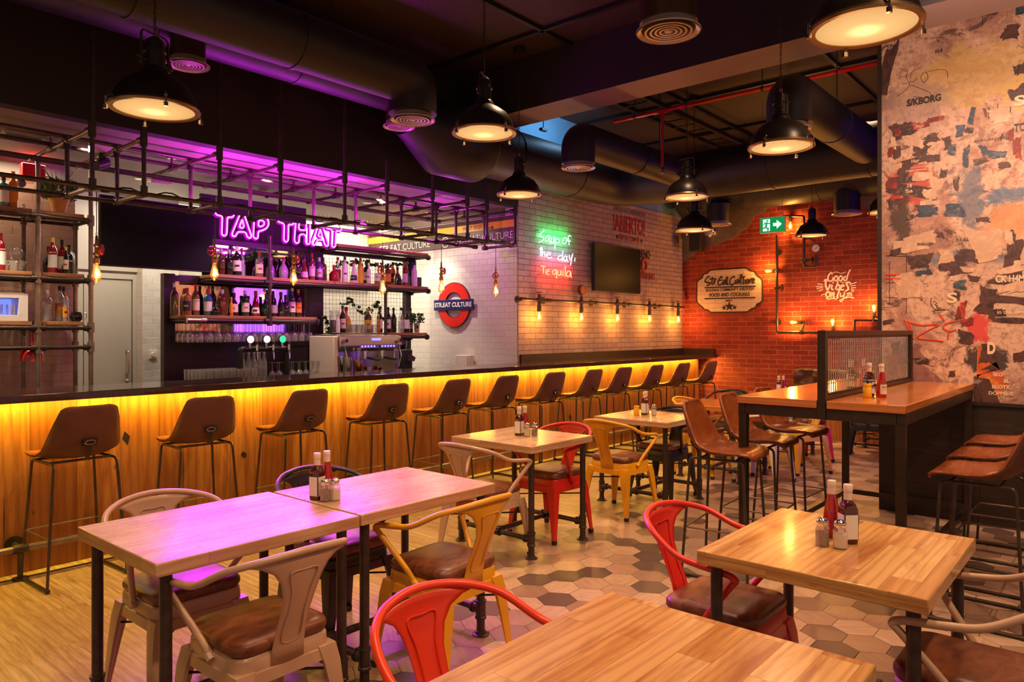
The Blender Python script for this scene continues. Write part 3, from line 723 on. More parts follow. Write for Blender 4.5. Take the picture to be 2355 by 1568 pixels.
def mtext(mb, txt, px, py, px1, hpx, bold=0.0):
    """word with its baseline from px, py to px1, hpx picture-pixels tall"""
    o = MLp(px, py); e = MLp(px1, py); t_ = MLp(px, py - hpx); o.x = -0.0098
    text_into(mb, txt, 1, o, (0, -1, 0), (0, 0, 1), depth=.0008, bold=bold, fit=(abs(e.y - o.y), abs(t_.z - o.z)))
mb = MB()
for a_ in (('WATCHING YOU', 2034, 90, 2153, 16, .03), ('H.4', 2152, 124, 2168, 9, .03), ('S/KBORG', 2086, 246, 2165, 16, .04), ('AL', 2300, 322, 2320, 14, 0), ('TOR', 2332, 304, 2375, 18, 0), ('PABELLON', 2110, 565, 2145, 6, .02), ('REAL', 2200, 555, 2230, 7, 0), ('IPE', 2204, 564, 2216, 6, 0), ('READORES', 2242, 328, 2290, 5, 0)):
    mtext(mb, *a_)
mb.build('black_lettering', M['ink'], mu, smooth=False)
mb = MB()
for a_ in (('PER', 2065, 288, 2079, 6, .02), ('Hor', 2097, 376, 2115, 9, .01), ('Debat general', 2084, 398, 2130, 6, .01), ('18', 2088, 432, 2098, 8, .02), ('Sa', 2083, 444, 2100, 8, .01), ('MEF', 2037, 116, 2054, 6, 0), ('BEAUX-ST', 2303, 17, 2345, 8, .02), ('FIG', 2310, 26, 2325, 6, .01), ('S', 2178, 697, 2202, 24, .03), ('S', 2333, 246, 2358, 24, .03), ('CK H4MM', 2290, 650, 2372, 16, .04), ('in the same', 2294, 722, 2362, 9, .01), ('perfect for a', 2290, 732, 2362, 5, 0),
    ('LEGADO', 2102, 623, 2132, 6, .01), ('AL', 2183, 646, 2205, 11, .01), ('D', 2271, 814, 2290, 28, .05), ('SKO', 2284, 865, 2306, 9, .04), ('BL', 2309, 880, 2322, 9, .04), ('BLOTK', 2282, 893, 2325, 9, .04), ('DOPPELG', 2274, 907, 2330, 8, .03), ('TRO', 2050, 748, 2066, 7, 0), ('les conferencies', 2095, 388, 2135, 4, 0), ('Meh', 2108, 296, 2125, 8, 0)):
    mtext(mb, *a_)
mb.build('pale_lettering', M['ink_pale'], mu, smooth=False)
mb = MB()
for pts in ([(2082, 738), (2120, 748), (2158, 747), (2110, 775), (2150, 782), (2170, 785)], [(2090, 740), (2102, 778), (2080, 735)], [(2160, 722), (2172, 738)], [(2200, 738), (2175, 745), (2170, 755), (2185, 762), (2200, 758)], [(2182, 765), (2180, 780)], [(2037, 632), (2070, 632)], [(2037, 640), (2072, 641)]):
    mb.tube([MLp(*p) + Vector((-.004, 0, 0)) for p in catmull([(a, b_, 0) for a, b_ in pts], 4) for p in [(p[0], p[1])]], .007, 6)
mb.build('spray_tag', M['ink_red'], mu, smooth=False)
# thin line drawing of a figure and the lion heads, as ink strokes
mb = MB()
def stroke(pts, r=.002): mb.tube([MLp(p[0], p[1]) + Vector((-.0035, 0, 0)) for p in catmull([(a, b_, 0) for a, b_ in pts], 4)], r, 5)
for pts in ([(2088, 160), (2085, 180), (2092, 195), (2078, 212), (2062, 222)], [(2118, 155), (2098, 165), (2095, 190), (2110, 180)], [(2120, 170), (2130, 166), (2134, 180), (2124, 190), (2118, 178), (2122, 168)], [(2134, 165), (2165, 160), (2178, 165), (2180, 180)],
            [(2092, 195), (2120, 205), (2140, 215), (2138, 225), (2100, 222)], [(2108, 150), (2115, 146)]): stroke(pts)
for ox, oy, s in ((2155, 697, 1.0), (2310, 252, 1.1)):
    for pts in ([(-13, -12), (-14, 0), (-8, 12), (0, 16), (8, 12), (13, 0), (12, -12)], [(-4, 3), (0, 6), (4, 2), (0, 0), (-4, 3)], [(0, 6), (0, 10), (5, 11)], [(-9, -3), (-4, -4)], [(4, -5), (9, -5)]): stroke([(ox + a * s, oy + b_ * s) for a, b_ in pts], .003)
mb.build('ink_drawing', M['ink'], mu, smooth=False)
mb = MB()
for p in [((2037, 588), (2085, 590)), ((2037, 650), (2085, 651)), ((2037, 684), (2085, 686)), ((2046, 600), (2046, 700)), ((2085, 560), (2085, 720)), ((2260, 30), (2260, 60))]:
    mb.tube([MLp(*q) + Vector((-.004, 0, 0)) for q in p], .0022, 5)
mb.build('crease', M['ink'], mu, smooth=False)

for k, x in enumerate((7.5, 8.4, 9.3, 10.2)):
    mb = MB(); mb.b2((-.18, 0, 0), (.18, .02, 2.4)); tag(mb.build('light_column', M['violet_led'], loc=(x, -2.5, .3), smooth=False), 'violet lit panel reflected in the bar mirrors, %s from the mural wall' % ('first', 'second', 'third', 'fourth')[k], 'light panel')
# ================================================================== DUCTS AND DIFFUSERS
def duct(name, label, pts, r, mat, rad, n=36, group=None, seams=True):
    t = thing(name, label, 'air duct', pts[0], 0, group)
    o = Vector(pts[0])
    P = [Vector(p) - o for p in pts]
    mb = MB(); mb.tube(rounded(P, rad, 9), r, n); mb.build('duct_shell', mat, t)
    if seams:
        for a, b in zip(P[:-1], P[1:]):
            k = int((b - a).length / 1.2)
            for i in range(1, k + 1):
                q = a.lerp(b, i / (k + 1)); dd = (b - a).normalized(); mb = MB()
                mb.cyl(q - dd * .02, q + dd * .02, r + .006, n); mb.build('joint_band', mat, t)
    return t
def diffuser(x, y, z, r, label, group='round ceiling diffusers'):
    t = thing('air_diffuser', label, 'air diffuser', (x, y, z), 0, group)
    mb = MB(); mb.lathe([(r * .99, .0), (r * 1.0, .008), (r * .86, .02), (r * .80, .05), (r * .77, .05), (r * .83, .014), (r * .95, .0)], (0, 0, 0), 40, caps=False); mb.build('outer_ring', M['diffuser'], t)
    for k, q in enumerate((.74, .58, .43, .29)):
        mb = MB(); mb.lathe([(r * q, .002), (r * q - .004, .006), (r * (q - .10), .035), (r * (q - .115), .033), (r * q - .012, .001), (r * q, .002)], (0, 0, 0), 32); mb.build('vane_ring', M['diffuser'], t)
    mb = MB(); mb.lathe([(1e-5, .001), (r * .12, .003), (r * .15, .012), (1e-5, .03)], (0, 0, 0), 24); mb.build('centre_cone', M['diffuser'], t)
    mb = MB(); mb.lathe([(r * .80, .045), (1e-5, .046)], (0, 0, 0), 24); mb.build('plenum', M['black'], t)
    return t
duct('air_duct', 'dark round duct above the bar stools ending in a down-turned elbow', [(-3.5, 4.24, 3.46), (3.74, 4.24, 3.46), (3.74, 4.24, 3.20)], .185, M['duct'], .26)
diffuser(3.74, 4.24, 3.15, .175, 'round diffuser under the duct elbow left of the middle pendant')
duct('air_duct', 'fat lagged duct bulging from the upper left corner of the ceiling', [(-3.5, 3.62, 3.62), (1.0, 3.62, 3.62), (1.25, 3.9, 4.3)], .33, M['duct_lagged'], .45)
duct('air_duct', 'slim duct tight against the bulkhead above the bar', [(-3.5, 5.38, 3.82), (4.60, 5.38, 3.82)], .20, M['duct'], .2)
duct('air_duct', 'largest black duct, over the cream brick wall and turning across the room', [(4.95, 5.33, 3.485), (8.45, 5.33, 3.485), (8.45, -2.0, 3.485)], .29, M['duct'], .62)
bigd = [o for o in C.objects if o.get('label', '').startswith('largest')][0]
mb = MB(); mb.tube([(-.35, 0, 0.1), (-.25, 0, .08), (.15, 0, -.01), (.62, 0, -.01), (.70, 0, 0)], [.18, .21, .37, .37, .30], 36); mb.build('wide_sleeve', M['duct'], bigd)
diffuser(4.42, 5.2, 3.42, .15, 'dim round diffuser left of the wide duct sleeve')
duct('air_duct', 'short drop duct left of the wide duct sleeve', [(4.42, 5.2, 3.70), (4.42, 5.2, 3.45)], .12, M['duct_metal'], .1, seams=False)
mb = None
diffuser(2.45, 5.22, 3.45, .15, 'dim round diffuser behind the leftmost pendant lamp')
duct('air_duct', 'short drop duct behind the leftmost pendant lamp', [(2.45, 5.22, 3.75), (2.45, 5.22, 3.48)], .12, M['duct_metal'], .1, seams=False)
duct('air_duct', 'branch duct with down-turned foil elbow in front of the cream brick wall', [(8.17, 4.26, 3.46), (5.96, 4.26, 3.46), (5.96, 4.26, 3.21)], .17, M['duct'], .24)
diffuser(5.96, 4.26, 3.16, .175, 'bright rimmed round diffuser in front of the cream brick wall')
duct('air_duct', 'branch duct slanting away behind the pendant lamp left of the mural', [(8.17, 2.15, 3.46), (5.96, 2.15, 3.46), (5.96, 2.15, 3.21)], .18, M['duct'], .24)
diffuser(5.96, 2.15, 3.16, .175, 'round diffuser hidden behind the pendant lamp left of the mural')
duct('air_duct', 'foil covered duct elbow dropping from the top edge of the ceiling', [(2.4, 1.93, 3.64), (3.54, 1.93, 3.64), (3.54, 1.93, 3.20)], .155, M['duct_metal'], .24)
diffuser(3.54, 1.93, 3.15, .175, 'nearest large round diffuser at the top of the room')
duct('air_duct', 'dark duct low along the top of the red brick end wall', [(10.72, 5.6, 3.68), (10.72, -2.0, 3.68)], .30, M['duct'], .3)
for x, y, lb in ((10.45, 4.85, 'small drop duct with diffuser above the black speaker'), (10.66, 3.05, 'small drop duct with diffuser right of the exit sign')):
    duct('air_duct', lb, [(x, y, 3.46), (x, y, 3.19)], .17, M['duct'], .1, seams=False)
diffuser(10.45, 4.85, 3.14, .20, 'dark round diffuser above the black wall speaker')
diffuser(10.66, 3.05, 3.14, .20, 'dark round diffuser to the right of the exit sign')
# threaded rods holding the ducts
for k, (x, y, z) in enumerate(((6.75, 5.33, 3.9), (7.6, 4.26, 3.62), (7.2, 2.15, 3.62), (8.9, 3.2, 3.88), (1.0, 4.24, 3.64), (3.0, 4.24, 3.64))):
    mb = MB(); mb.cyl((0, 0, 0), (0, 0, 4.35 - z), .006, 8); mb.box((0, 0, 0.01), (.10, .05, .03))
    tag(mb.build('duct_hanger', M['black'], loc=(x, y, z)), ['thin hanger rod above the big duct over the cream brick wall', 'thin hanger rod above the branch duct in front of the cream brick', 'thin hanger rod above the slanting branch duct near the mural', 'thin hanger rod over the crosswise duct', 'hanger rod on the long duct near the upper left corner', 'hanger rod on the long duct near its elbow'][k], 'duct hanger')
# red sprinkler pipe
sp = thing('sprinkler_pipe', 'bright red sprinkler pipe crossing under the ceiling with one drop', 'sprinkler pipe', (7.28, 3.5, 4.0))
mb = MB(); mb.cyl((0, 1.18, 0), (0, -5, 0), .022, 14); mb.build('main_run', M['red_enamel'], sp)
p = AX(1523, 262, 7.28); mb = MB(); mb.cyl((0, p.y - 3.5, 0), (0, p.y - 3.5, -.62), .018, 12); mb.build('drop', M['red_enamel'], sp)
mb = MB(); mb.cyl((0, p.y - 3.56, 0), (0, p.y - 3.44, 0), .032, 14); mb.cyl((0, p.y - 3.5, -.06), (0, p.y - 3.5, 0), .028, 14); mb.cyl((0, p.y - 3.5 - .28, 0), (0, p.y - 3.5 - .22, 0), .031, 14); mb.build('tee', M['red_enamel'], sp)
mb = MB(); mb.cyl((0, p.y - 3.5, -.68), (0, p.y - 3.5, -.62), .012, 10); mb.cyl((0, p.y - 3.5, -.70), (0, p.y - 3.5, -.685), .028, 14); mb.build('sprinkler_head', M['chrome'], sp)
mb = MB()
for y in (0.9, -.6, -1.9): mb.cyl((0, y, .02), (0, y, .35), .005, 6); mb.cyl((0, y - .012, 0), (0, y + .012, 0), .028, 12)
mb.build('clip', M['black'], sp)
# cable trays beyond the beam
mb = MB(); mb.b2((-.9, -.05, 0), (3.2, .0, .05)); mb.b2((-.9, .30, 0), (3.2, .35, .05))
for i in range(14): mb.b2((-.85 + i * .29, 0, 0), (-.82 + i * .29, .30, .012))
tag(mb.build('cable_tray', M['steel_dark'], loc=(7.2, 4.2, 4.12), smooth=False), 'dark ladder cable tray under the ceiling beyond the beam', 'cable tray')

# ================================================================== PENDANT LAMPS
def make_pendant():
    t = thing('pendant_lamp', 'x', 'pendant lamp', (0, 0, 0), 0, 'industrial pendant lamps over the tables')
    r = .212
    mb = MB(); mb.lathe([(r, .012), (r * .97, .045), (r * .9, .085), (r * .74, .135), (r * .5, .170), (r * .33, .190), (.062, .215), (.052, .225)], (0, 0, 0), 40)
    mb.lathe([(.05, .22), (r * .32, .182), (r * .5, .16), (r * .73, .125), (r * .88, .08), (r * .95, .04), (r * .97, .012)], (0, 0, 0), 40, caps=False); mb.build('shade', M['lamp_black'], t)
    mb = MB(); mb.lathe([(r * .93, -.004), (r * 1.045, -.006), (r * 1.06, .006), (r * 1.03, .018), (r * .98, .018), (r * .93, .004), (r * .93, -.004)], (0, 0, 0), 44); mb.build('rim', M['brass'], t)
    mb = MB(); mb.lathe([(r * .935, 0.002), (r * .7, -.006), (r * .35, -.012), (1e-5, -.014)], (0, 0, 0), 40); mb.build('glass_lens', M['lens'], t)
    mb = MB(); mb.lathe([(.05, .215), (.05, .30), (.056, .303), (.056, .315), (.048, .32), (.045, .365), (.02, .385), (1e-5, .386)], (0, 0, 0), 24); mb.build('housing', M['lamp_black'], t)
    mb = MB(); mb.tube(rounded([(.088, 0, .235), (.088, 0, .40), (-.088, 0, .40), (-.088, 0, .235)], .03), .006, 8)
    for sx in (-1, 1): mb.cyl((sx * .045, 0, .25), (sx * .12, 0, .25), .009, 8); mb.cyl((sx * .088, 0, .225), (sx * .088, 0, .27), .013, 10)
    mb.tube([(.09, 0, .30), (.12, 0, .245)], .005, 6); mb.build('yoke', M['steel_dark'], t)
    for k in range(4):
        a = PI / 4 + k * PI / 2 + .25
        c, s = math.cos(a), math.sin(a)
        mb = MB(); mb.cyl((c * r * 1.0, s * r * 1.0, .045), (c * r * 1.09, s * r * 1.09, .02), .008, 8); mb.cyl((c * r * 1.1, s * r * 1.1, -.03), (c * r * 1.1, s * r * 1.1, .03), .0055, 8); mb.cyl((c * r * 1.1, s * r * 1.1, -.036), (c * r * 1.1, s * r * 1.1, -.016), .012, 10); mb.build('clamp', M['chrome'], t)
    mb = MB()
    z = .40; k = 0
    while z < 1.42:
        ax = (1, 0, 0) if k % 2 else (0, 1, 0)
        pts = [Vector((ax[0] * .007 * math.cos(q), ax[1] * .007 * math.cos(q), z + .014 + .014 * math.sin(q))) for q in [i * 2 * PI / 8 for i in range(8)]]
        mb.tube(pts, .0022, 5, closed=True); z += .023; k += 1
    mb.build('chain', M['steel_dark'], t)
    mb = MB(); mb.lathe([(.055, 1.40), (.055, 1.452), (.05, 1.455)], (0, 0, 0), 24); mb.build('canopy', M['black'], t)
    return t
PL = [(1.68, 3.96, 2.765, 'leftmost pendant lamp with lit round lens, over the near bar stools'),
      (3.66, 3.41, 2.95, 'pendant lamp in front of the wide duct sleeve at the centre of the ceiling'),
      (5.51, 4.66, 2.94, 'smaller looking pendant lamp beside the left end of the cream brick wall'),
      (5.10, 1.90, 2.88, 'pendant lamp left of the mural in front of a slanting duct'),
      (6.86, 3.53, 2.97, 'pendant lamp hanging in front of the right end of the cream brick wall'),
      (8.05, 4.04, 2.80, 'low pendant lamp just above the black wall speaker'),
      (10.35, 3.42, 2.91, 'pendant lamp close to the red brick wall beside the exit sign'),
      (3.30, 0.87, 2.87, 'nearest pendant lamp, cut by the top edge above the mural'),
      (8.78, 2.07, 2.90, 'pendant lamp half hidden behind the edge of the mural wall')]
pen = make_pendant()
for i, (x, y, z, lb) in enumerate(PL):
    o = pen if i == 0 else dup(pen)
    o.location = (x, y, z - .06); o.rotation_euler = (0, 0, rnd.uniform(0, 1.5) if i else .35); o['label'] = lb
    # the chain and canopy end at the ceiling
    dz = 4.35 - (z - .06) - 1.455
    for c in o.children:
        if c.name.startswith('canopy'): c.location.z = dz
        if c.name.startswith('chain'): c.scale.z = (1.42 + dz - .40) / 1.02; c.location.z = .40 * (1 - c.scale.z)
    light('pendant_glow', 'SPOT', (x, y, z - .09), 62, (1.0, 0.60, 0.33), size=.14, aim=(x, y, 0), angle=2.5, blend=.8)
    light('pendant_spill', 'POINT', (x, y, z - .12), 0.8, (1.0, 0.58, 0.25), size=.12)
# ================================================================== DINING TABLES
def make_table(name, label, x0, y0, x1, y1, mat, group='square pine dining tables on iron pipe legs', h=.76, th=.048):
    cx, cy = (x0 + x1) / 2, (y0 + y1) / 2; w, d = (x1 - x0), (y1 - y0)
    t = thing(name, label, 'table', (cx, cy, 0), 0, group)
    mb = MB(); mb.box((0, 0, h - th / 2), (w, d, th)); mb.build('tabletop', mat, t, bevel=.004)
    ix, iy = w / 2 - .055, d / 2 - .05
    for sx in (-1, 1):
        for sy in (-1, 1):
            mb = MB(); mb.cyl((sx * ix, sy * iy, .01), (sx * ix, sy * iy, h - th - .001), .021, 16); lg = mb.build('leg', M['pipe'], t)
            mb = MB(); mb.lathe([(.043, 0), (.043, .006), (.028, .010), (.026, .022), (.021, .024)], (sx * ix, sy * iy, 0), 20); mb.build('foot_flange', M['pipe'], lg)
            mb = MB(); mb.lathe([(.022, .082), (.029, .084), (.029, .094), (.0255, .097), (.0255, .163), (.029, .166), (.029, .176), (.022, .178)], (sx * ix, sy * iy, 0), 18)
            mb.cyl((sx * ix, sy * iy, .13), (sx * ix, sy * (iy - .055), .13), .0255, 14); mb.cyl((sx * ix, sy * (iy - .045), .13), (sx * ix, sy * (iy - .056), .13), .029, 14); mb.build('pipe_tee', M['pipe'], lg)
        mb = MB(); mb.cyl((sx * ix, -iy + .03, .13), (sx * ix, iy - .03, .13), .0175, 14)
        mb.cyl((sx * ix, -.045, .13), (sx * ix, .045, .13), .0255, 14); mb.cyl((sx * ix, -.05, .13), (sx * ix, -.038, .13), .029, 14); mb.cyl((sx * ix, .038, .13), (sx * ix, .05, .13), .029, 14)
        mb.cyl((sx * ix, 0, .13), (sx * (ix - .05), 0, .13), .0255, 14); mb.build('end_stretcher', M['pipe'], t)
    mb = MB(); mb.cyl((-ix + .02, 0, .13), (ix - .02, 0, .13), .0175, 14); mb.build('long_stretcher', M['pipe'], t)
    return t
make_table('dining_table', 'pale pine table at the left, washed with magenta light, joined to a second table', 1.04, 2.447, 1.868, 3.15, M['table_pale'])
make_table('dining_table', 'pale pine table joined to the magenta lit one, carrying sauces at its edge', 1.880, 2.452, 2.715, 3.13, M['table_pale'])
make_table('dining_table', 'square pine table in mid room between a cream chair and a red chair', 3.715, 3.03, 4.42, 3.79, M['table_pale'])
make_table('dining_table', 'square pine table behind the middle one, between the mustard chair and the black chair', 5.43, 2.97, 6.17, 3.71, M['table_pale'])
make_table('dining_table', 'golden butcher block table at the lower right with sauces and shakers', 2.35, .452, 3.155, 1.172, M['table'])
make_table('dining_table', 'golden butcher block table cut by the bottom edge behind the orange red chair', 1.00, .455, 1.815, 1.180, M['table'])
make_table('dining_table', 'red toned table seen between the backs of the tall leather stools', 6.90, 2.95, 7.65, 3.70, M['table_red'])
make_table('dining_table', 'farthest red toned table near the tufted booth at the end wall', 8.55, 3.0, 9.30, 3.70, M['table_red'])
make_table('dining_table', 'far table in front of the tufted booth, seen past the wire mesh divider', 9.55, 1.9, 10.25, 2.75, M['table'])

# tall communal table with a mesh divider
ht = thing('high_table', 'tall two-board communal table on a square steel frame against the mural wall', 'table', (5.63, 1.47, 0))
def H(x, y, z=0): return (x - 5.63, y - 1.47, z)
for y0, y1 in ((.98, 1.405), (1.462, 1.96)):
    mb = MB(); mb.b2(H(4.5, y0, 1.062), H(6.735, y1, 1.11)); mb.build('tabletop', M['table_red'], ht, bevel=.004)
mb = MB()
for y in (1.005, 1.935): mb.b2(H(4.515, y - .022, .996), H(6.73, y + .022, 1.060))
for x in (4.537, 6.705): mb.b2(H(x - .022, 1.029, .995), H(x + .022, 1.911, 1.059))
mb.build('top_frame', M['steel_dark'], ht, smooth=False, bevel=.002)
for x in (4.54, 6.705):
    for y in (1.01, 1.93):
        mb = MB(); mb.b2(H(x - .025, y - .025, 0), H(x + .025, y + .025, .995)); mb.build('leg', M['steel_dark'], ht, smooth=False, bevel=.002)
mb = MB()
for y in (1.01, 1.93): mb.b2(H(4.565, y - .02, .115), H(6.68, y + .02, .155))
for x in (4.54, 6.705): mb.b2(H(x - .02, 1.035, .115), H(x + .02, 1.905, .155))
mb.build('low_rail', M['steel_dark'], ht, smooth=False)
dv = MB(); dv.b2(H(4.50, 1.41, 1.0), H(4.55, 1.457, 1.53)); dv.b2(H(6.69, 1.41, 1.112), H(6.735, 1.457, 1.53)); dv.b2(H(4.55, 1.41, 1.495), H(6.69, 1.457, 1.53)); dv.b2(H(4.55, 1.41, 1.112), H(6.69, 1.457, 1.135))
dv.b2(H(4.55, 1.425, 1.135), H(4.565, 1.44, 1.495)); dv.b2(H(6.675, 1.425, 1.135), H(6.69, 1.44, 1.495)); dv.b2(H(4.56, 1.425, 1.48), H(6.68, 1.44, 1.495)); dv.b2(H(4.56, 1.425, 1.135), H(6.68, 1.44, 1.148))
df = dv.build('divider_frame', M['steel_dark'], ht, smooth=False, bevel=.002)
mb = MB()
x = 4.60
while x < 6.67: mb.cyl(H(x, 1.433, 1.14), H(x, 1.433, 1.49), .0034, 6); x += .0435
for z in (1.205, 1.27, 1.335, 1.40, 1.46): mb.cyl(H(4.56, 1.436, z), H(6.68, 1.436, z), .003, 6)
mb.build('wire_mesh', M['steel'], df)

# ================================================================== METAL ARMCHAIRS
def make_chair(label, col, group=None):
    """facing +Y, origin on the floor under the seat centre"""
    m = M[col]
    t = thing('armchair', label, 'chair', (0, 0, 0), 0, group)
    def sq(hx, hy, z, rad, n=6):
        out = []
        for cx, cy, a0 in ((hx - rad, hy - rad, 0), (-hx + rad, hy - rad, PI / 2), (-hx + rad, -hy + rad, PI), (hx - rad, -hy + rad, 3 * PI / 2)):
            for k in range(n): a = a0 + PI / 2 * k / (n - 1); out.append(Vector((cx + rad * math.cos(a), cy + rad * math.sin(a), z)))
        return out
    mb = MB(); mb.loft([sq(.150, .150, .445, .04), sq(.176, .176, .446, .045), sq(.182, .182, .438, .048), sq(.184, .184, .395, .048), sq(.190, .190, .392, .05), sq(.194, .194, .352, .05), sq(.188, .188, .352, .05), sq(.178, .178, .43, .045), sq(.15, .15, .434, .04)], caps=False)
    mb._add(sq(.151, .151, .4445, .04), [tuple(range(24))]); mb.build('seat_pan', m, t)
    mb = MB(); mb.loft([sq(.150, .150, .4465, .05), sq(.178, .178, .448, .055), sq(.186, .186, .462, .06), sq(.186, .186, .478, .06), sq(.178, .178, .492, .055), sq(.150, .150, .500, .05), sq(.06, .06, .504, .03)]); mb.build('cushion', M['cushion'], t, ang=1.2)
    for sx in (-1, 1):
        for sy in (-1, 1):
            mb = MB(); rings = []
            for z, c, w in ((.40, .158, .056), (.34, .172, .052), (.22, .190, .040), (.10, .206, .028), (.03, .216, .022)):
                cx, cy = sx * c, sy * c; ring = []
                for a, b in ((1, 1), (-.1, 1.06), (-1, .95), (-1, .45), (-.35, .30), (.30, -.35), (.45, -1), (.95, -1), (1.06, -.1)):
                    ring.append(Vector((cx + sx * a * w * .62, cy + sy * b * w * .62, z)))
                if sx * sy < 0: ring.reverse()
                rings.append(ring)
            mb.loft(rings[::-1])
            # pressed rib down the outer corner
            mb.tube([(sx * .197, sy * .197, .31), (sx * .208, sy * .208, .21), (sx * .217, sy * .217, .12)], [.007, .008, .004], 6)
            lg = mb.build('leg', m, t, ang=.9)
            mb = MB(); mb.box((sx * .218, sy * .218, .015), (.030, .030, .03), taper=.9); mb.build('foot_cap', M['rubber'], lg)
    mb = MB(); mb.cyl((-.185, -.185, .30), (.185, .185, .30), .005, 8); mb.cyl((-.185, .185, .305), (.185, -.185, .305), .005, 8); mb.build('cross_brace', M['steel_dark'], t)
    half = [(.190, -.015, .425), (.215, .035, .50), (.262, .135, .628), (.270, .155, .655), (.272, .120, .671), (.274, .02, .682), (.268, -.08, .700), (.232, -.19, .755), (.16, -.262, .782), (.08, -.295, .795)]
    path = [Vector(p) for p in half] + [Vector((0, -.305, .80))] + [Vector((-p[0], p[1], p[2])) for p in half[::-1]]
    mb = MB(); mb.tube(catmull(path, 5), .0125, 12); mb.cyl((.192, -.03, .415), (.192, .005, .44), .016, 8); mb.cyl((-.192, -.03, .415), (-.192, .005, .44), .016, 8); mb.build('arm_hoop', m, t)
    # sheet metal back splat, flaring into the hoop
    prof = [(.0, -.183, .395, .064), (.08, -.188, .45, .062), (.22, -.205, .51, .058), (.38, -.232, .575, .056), (.55, -.258, .64, .062), (.70, -.276, .695, .078), (.82, -.286, .735, .105), (.91, -.291, .765, .145), (.97, -.290, .785, .19)]
    rows = []
    for tt, y, z, w in prof:
        row = []
        for k in range(13):
            s = -1 + k / 6
            yy = y
            if tt > .6: yy = y + (abs(s) ** 2) * (w - .06) * .30
            zz = z - (abs(s) ** 2) * max(0, w - .10) * .16
            row.append(Vector((s * w, yy - (0.006 * (1 - s * s)), zz)))
        rows.append(row)
    mb = MB(); mb.grid(rows)
    sp = mb.build('back_splat', m, t, solid=.003, ang=1.2)
    def sp_pt(s, tt):
        for (t0, y0, z0, w0), (t1, y1, z1, w1) in zip(prof[:-1], prof[1:]):
            if t0 <= tt <= t1:
                f = (tt - t0) / (t1 - t0); return y0 + (y1 - y0) * f, z0 + (z1 - z0) * f
        return prof[-1][1], prof[-1][2]
    loop = []
    for s, tt in ((-.034, .14), (.034, .14), (.031, .4), (.036, .6), (.052, .80), (0, .815), (-.052, .80), (-.036, .6), (-.031, .4)):
        y, z = sp_pt(s, tt); loop.append(Vector((s, y - .0075, z)))
    mb = MB(); mb.tube(catmull(loop, 4, True), .0028, 6, closed=True); mb.tube([p + Vector((0, .0105, 0)) for p in catmull(loop, 4, True)], .0028, 6, closed=True); mb.build('pressed_outline', m, sp)
    return t
CH = {}
def chair(col, x, y, face, label, group=None):
    """face = heading of the sitter in degrees, 90 = towards the bar"""
    r = math.radians(face - 90)
    if col not in CH:
        CH[col] = make_chair(label, col); o = CH[col]
    else: o = dup(CH[col], label=label)
    o.location = (x, y, 0); o.rotation_euler = (0, 0, r)
    if group: o['group'] = group
    return o
chair('cream', 1.41, 3.06, -90, 'cream metal armchair at the far side of the magenta lit table, near the left edge')
chair('cream', 1.385, 2.40, 90, 'cream metal armchair with its back to us at the magenta lit table')
chair('black_metal', 2.20, 3.05, -90, 'black metal armchair at the bar side of the joined tables')
chair('yellow', 2.32, 2.42, 92, 'mustard metal armchair with its back to us at the joined tables')
chair('orange_red', 1.37, 1.24, -91, 'orange red metal armchair at the table cut by the bottom edge')
chair('red', 2.70, 1.22, -90, 'red metal armchair on the far side of the lower right golden table')
chair('cream', 2.66, .40, 90, 'cream metal armchair at the bottom right corner with a broad brown cushion')
chair('cream', 3.58, 3.33, 2, 'cream metal armchair on the left side of the middle table')
chair('red', 4.34, 3.36, 178, 'red metal armchair on the right side of the middle table')
chair('yellow', 5.22, 3.30, -3, 'mustard metal armchair on the left side of the table behind the middle one')
chair('black_metal', 6.00, 3.33, 178, 'black metal armchair between two tables, left of the tall stool backs')
chair('yellow', 7.20, 3.52, -90, 'mustard armchair whose hoop shows above the black armchair')
chair('white_metal', 7.22, 2.86, 88, 'pale pink white armchair seen under the tall communal table')
chair('yellow', 8.02, 2.78, 150, 'mustard armchair seen under the tall table beside the pale one')
chair('red', 8.75, 2.98, 60, 'red armchair mostly hidden behind the tall leather stools')
chair('black_metal', 8.25, 3.75, 180, 'black armchair against the brick wall beyond the counter end')
chair('black_metal', 9.30, 2.42, 100, 'black metal armchair with violet sheen under the tall table')

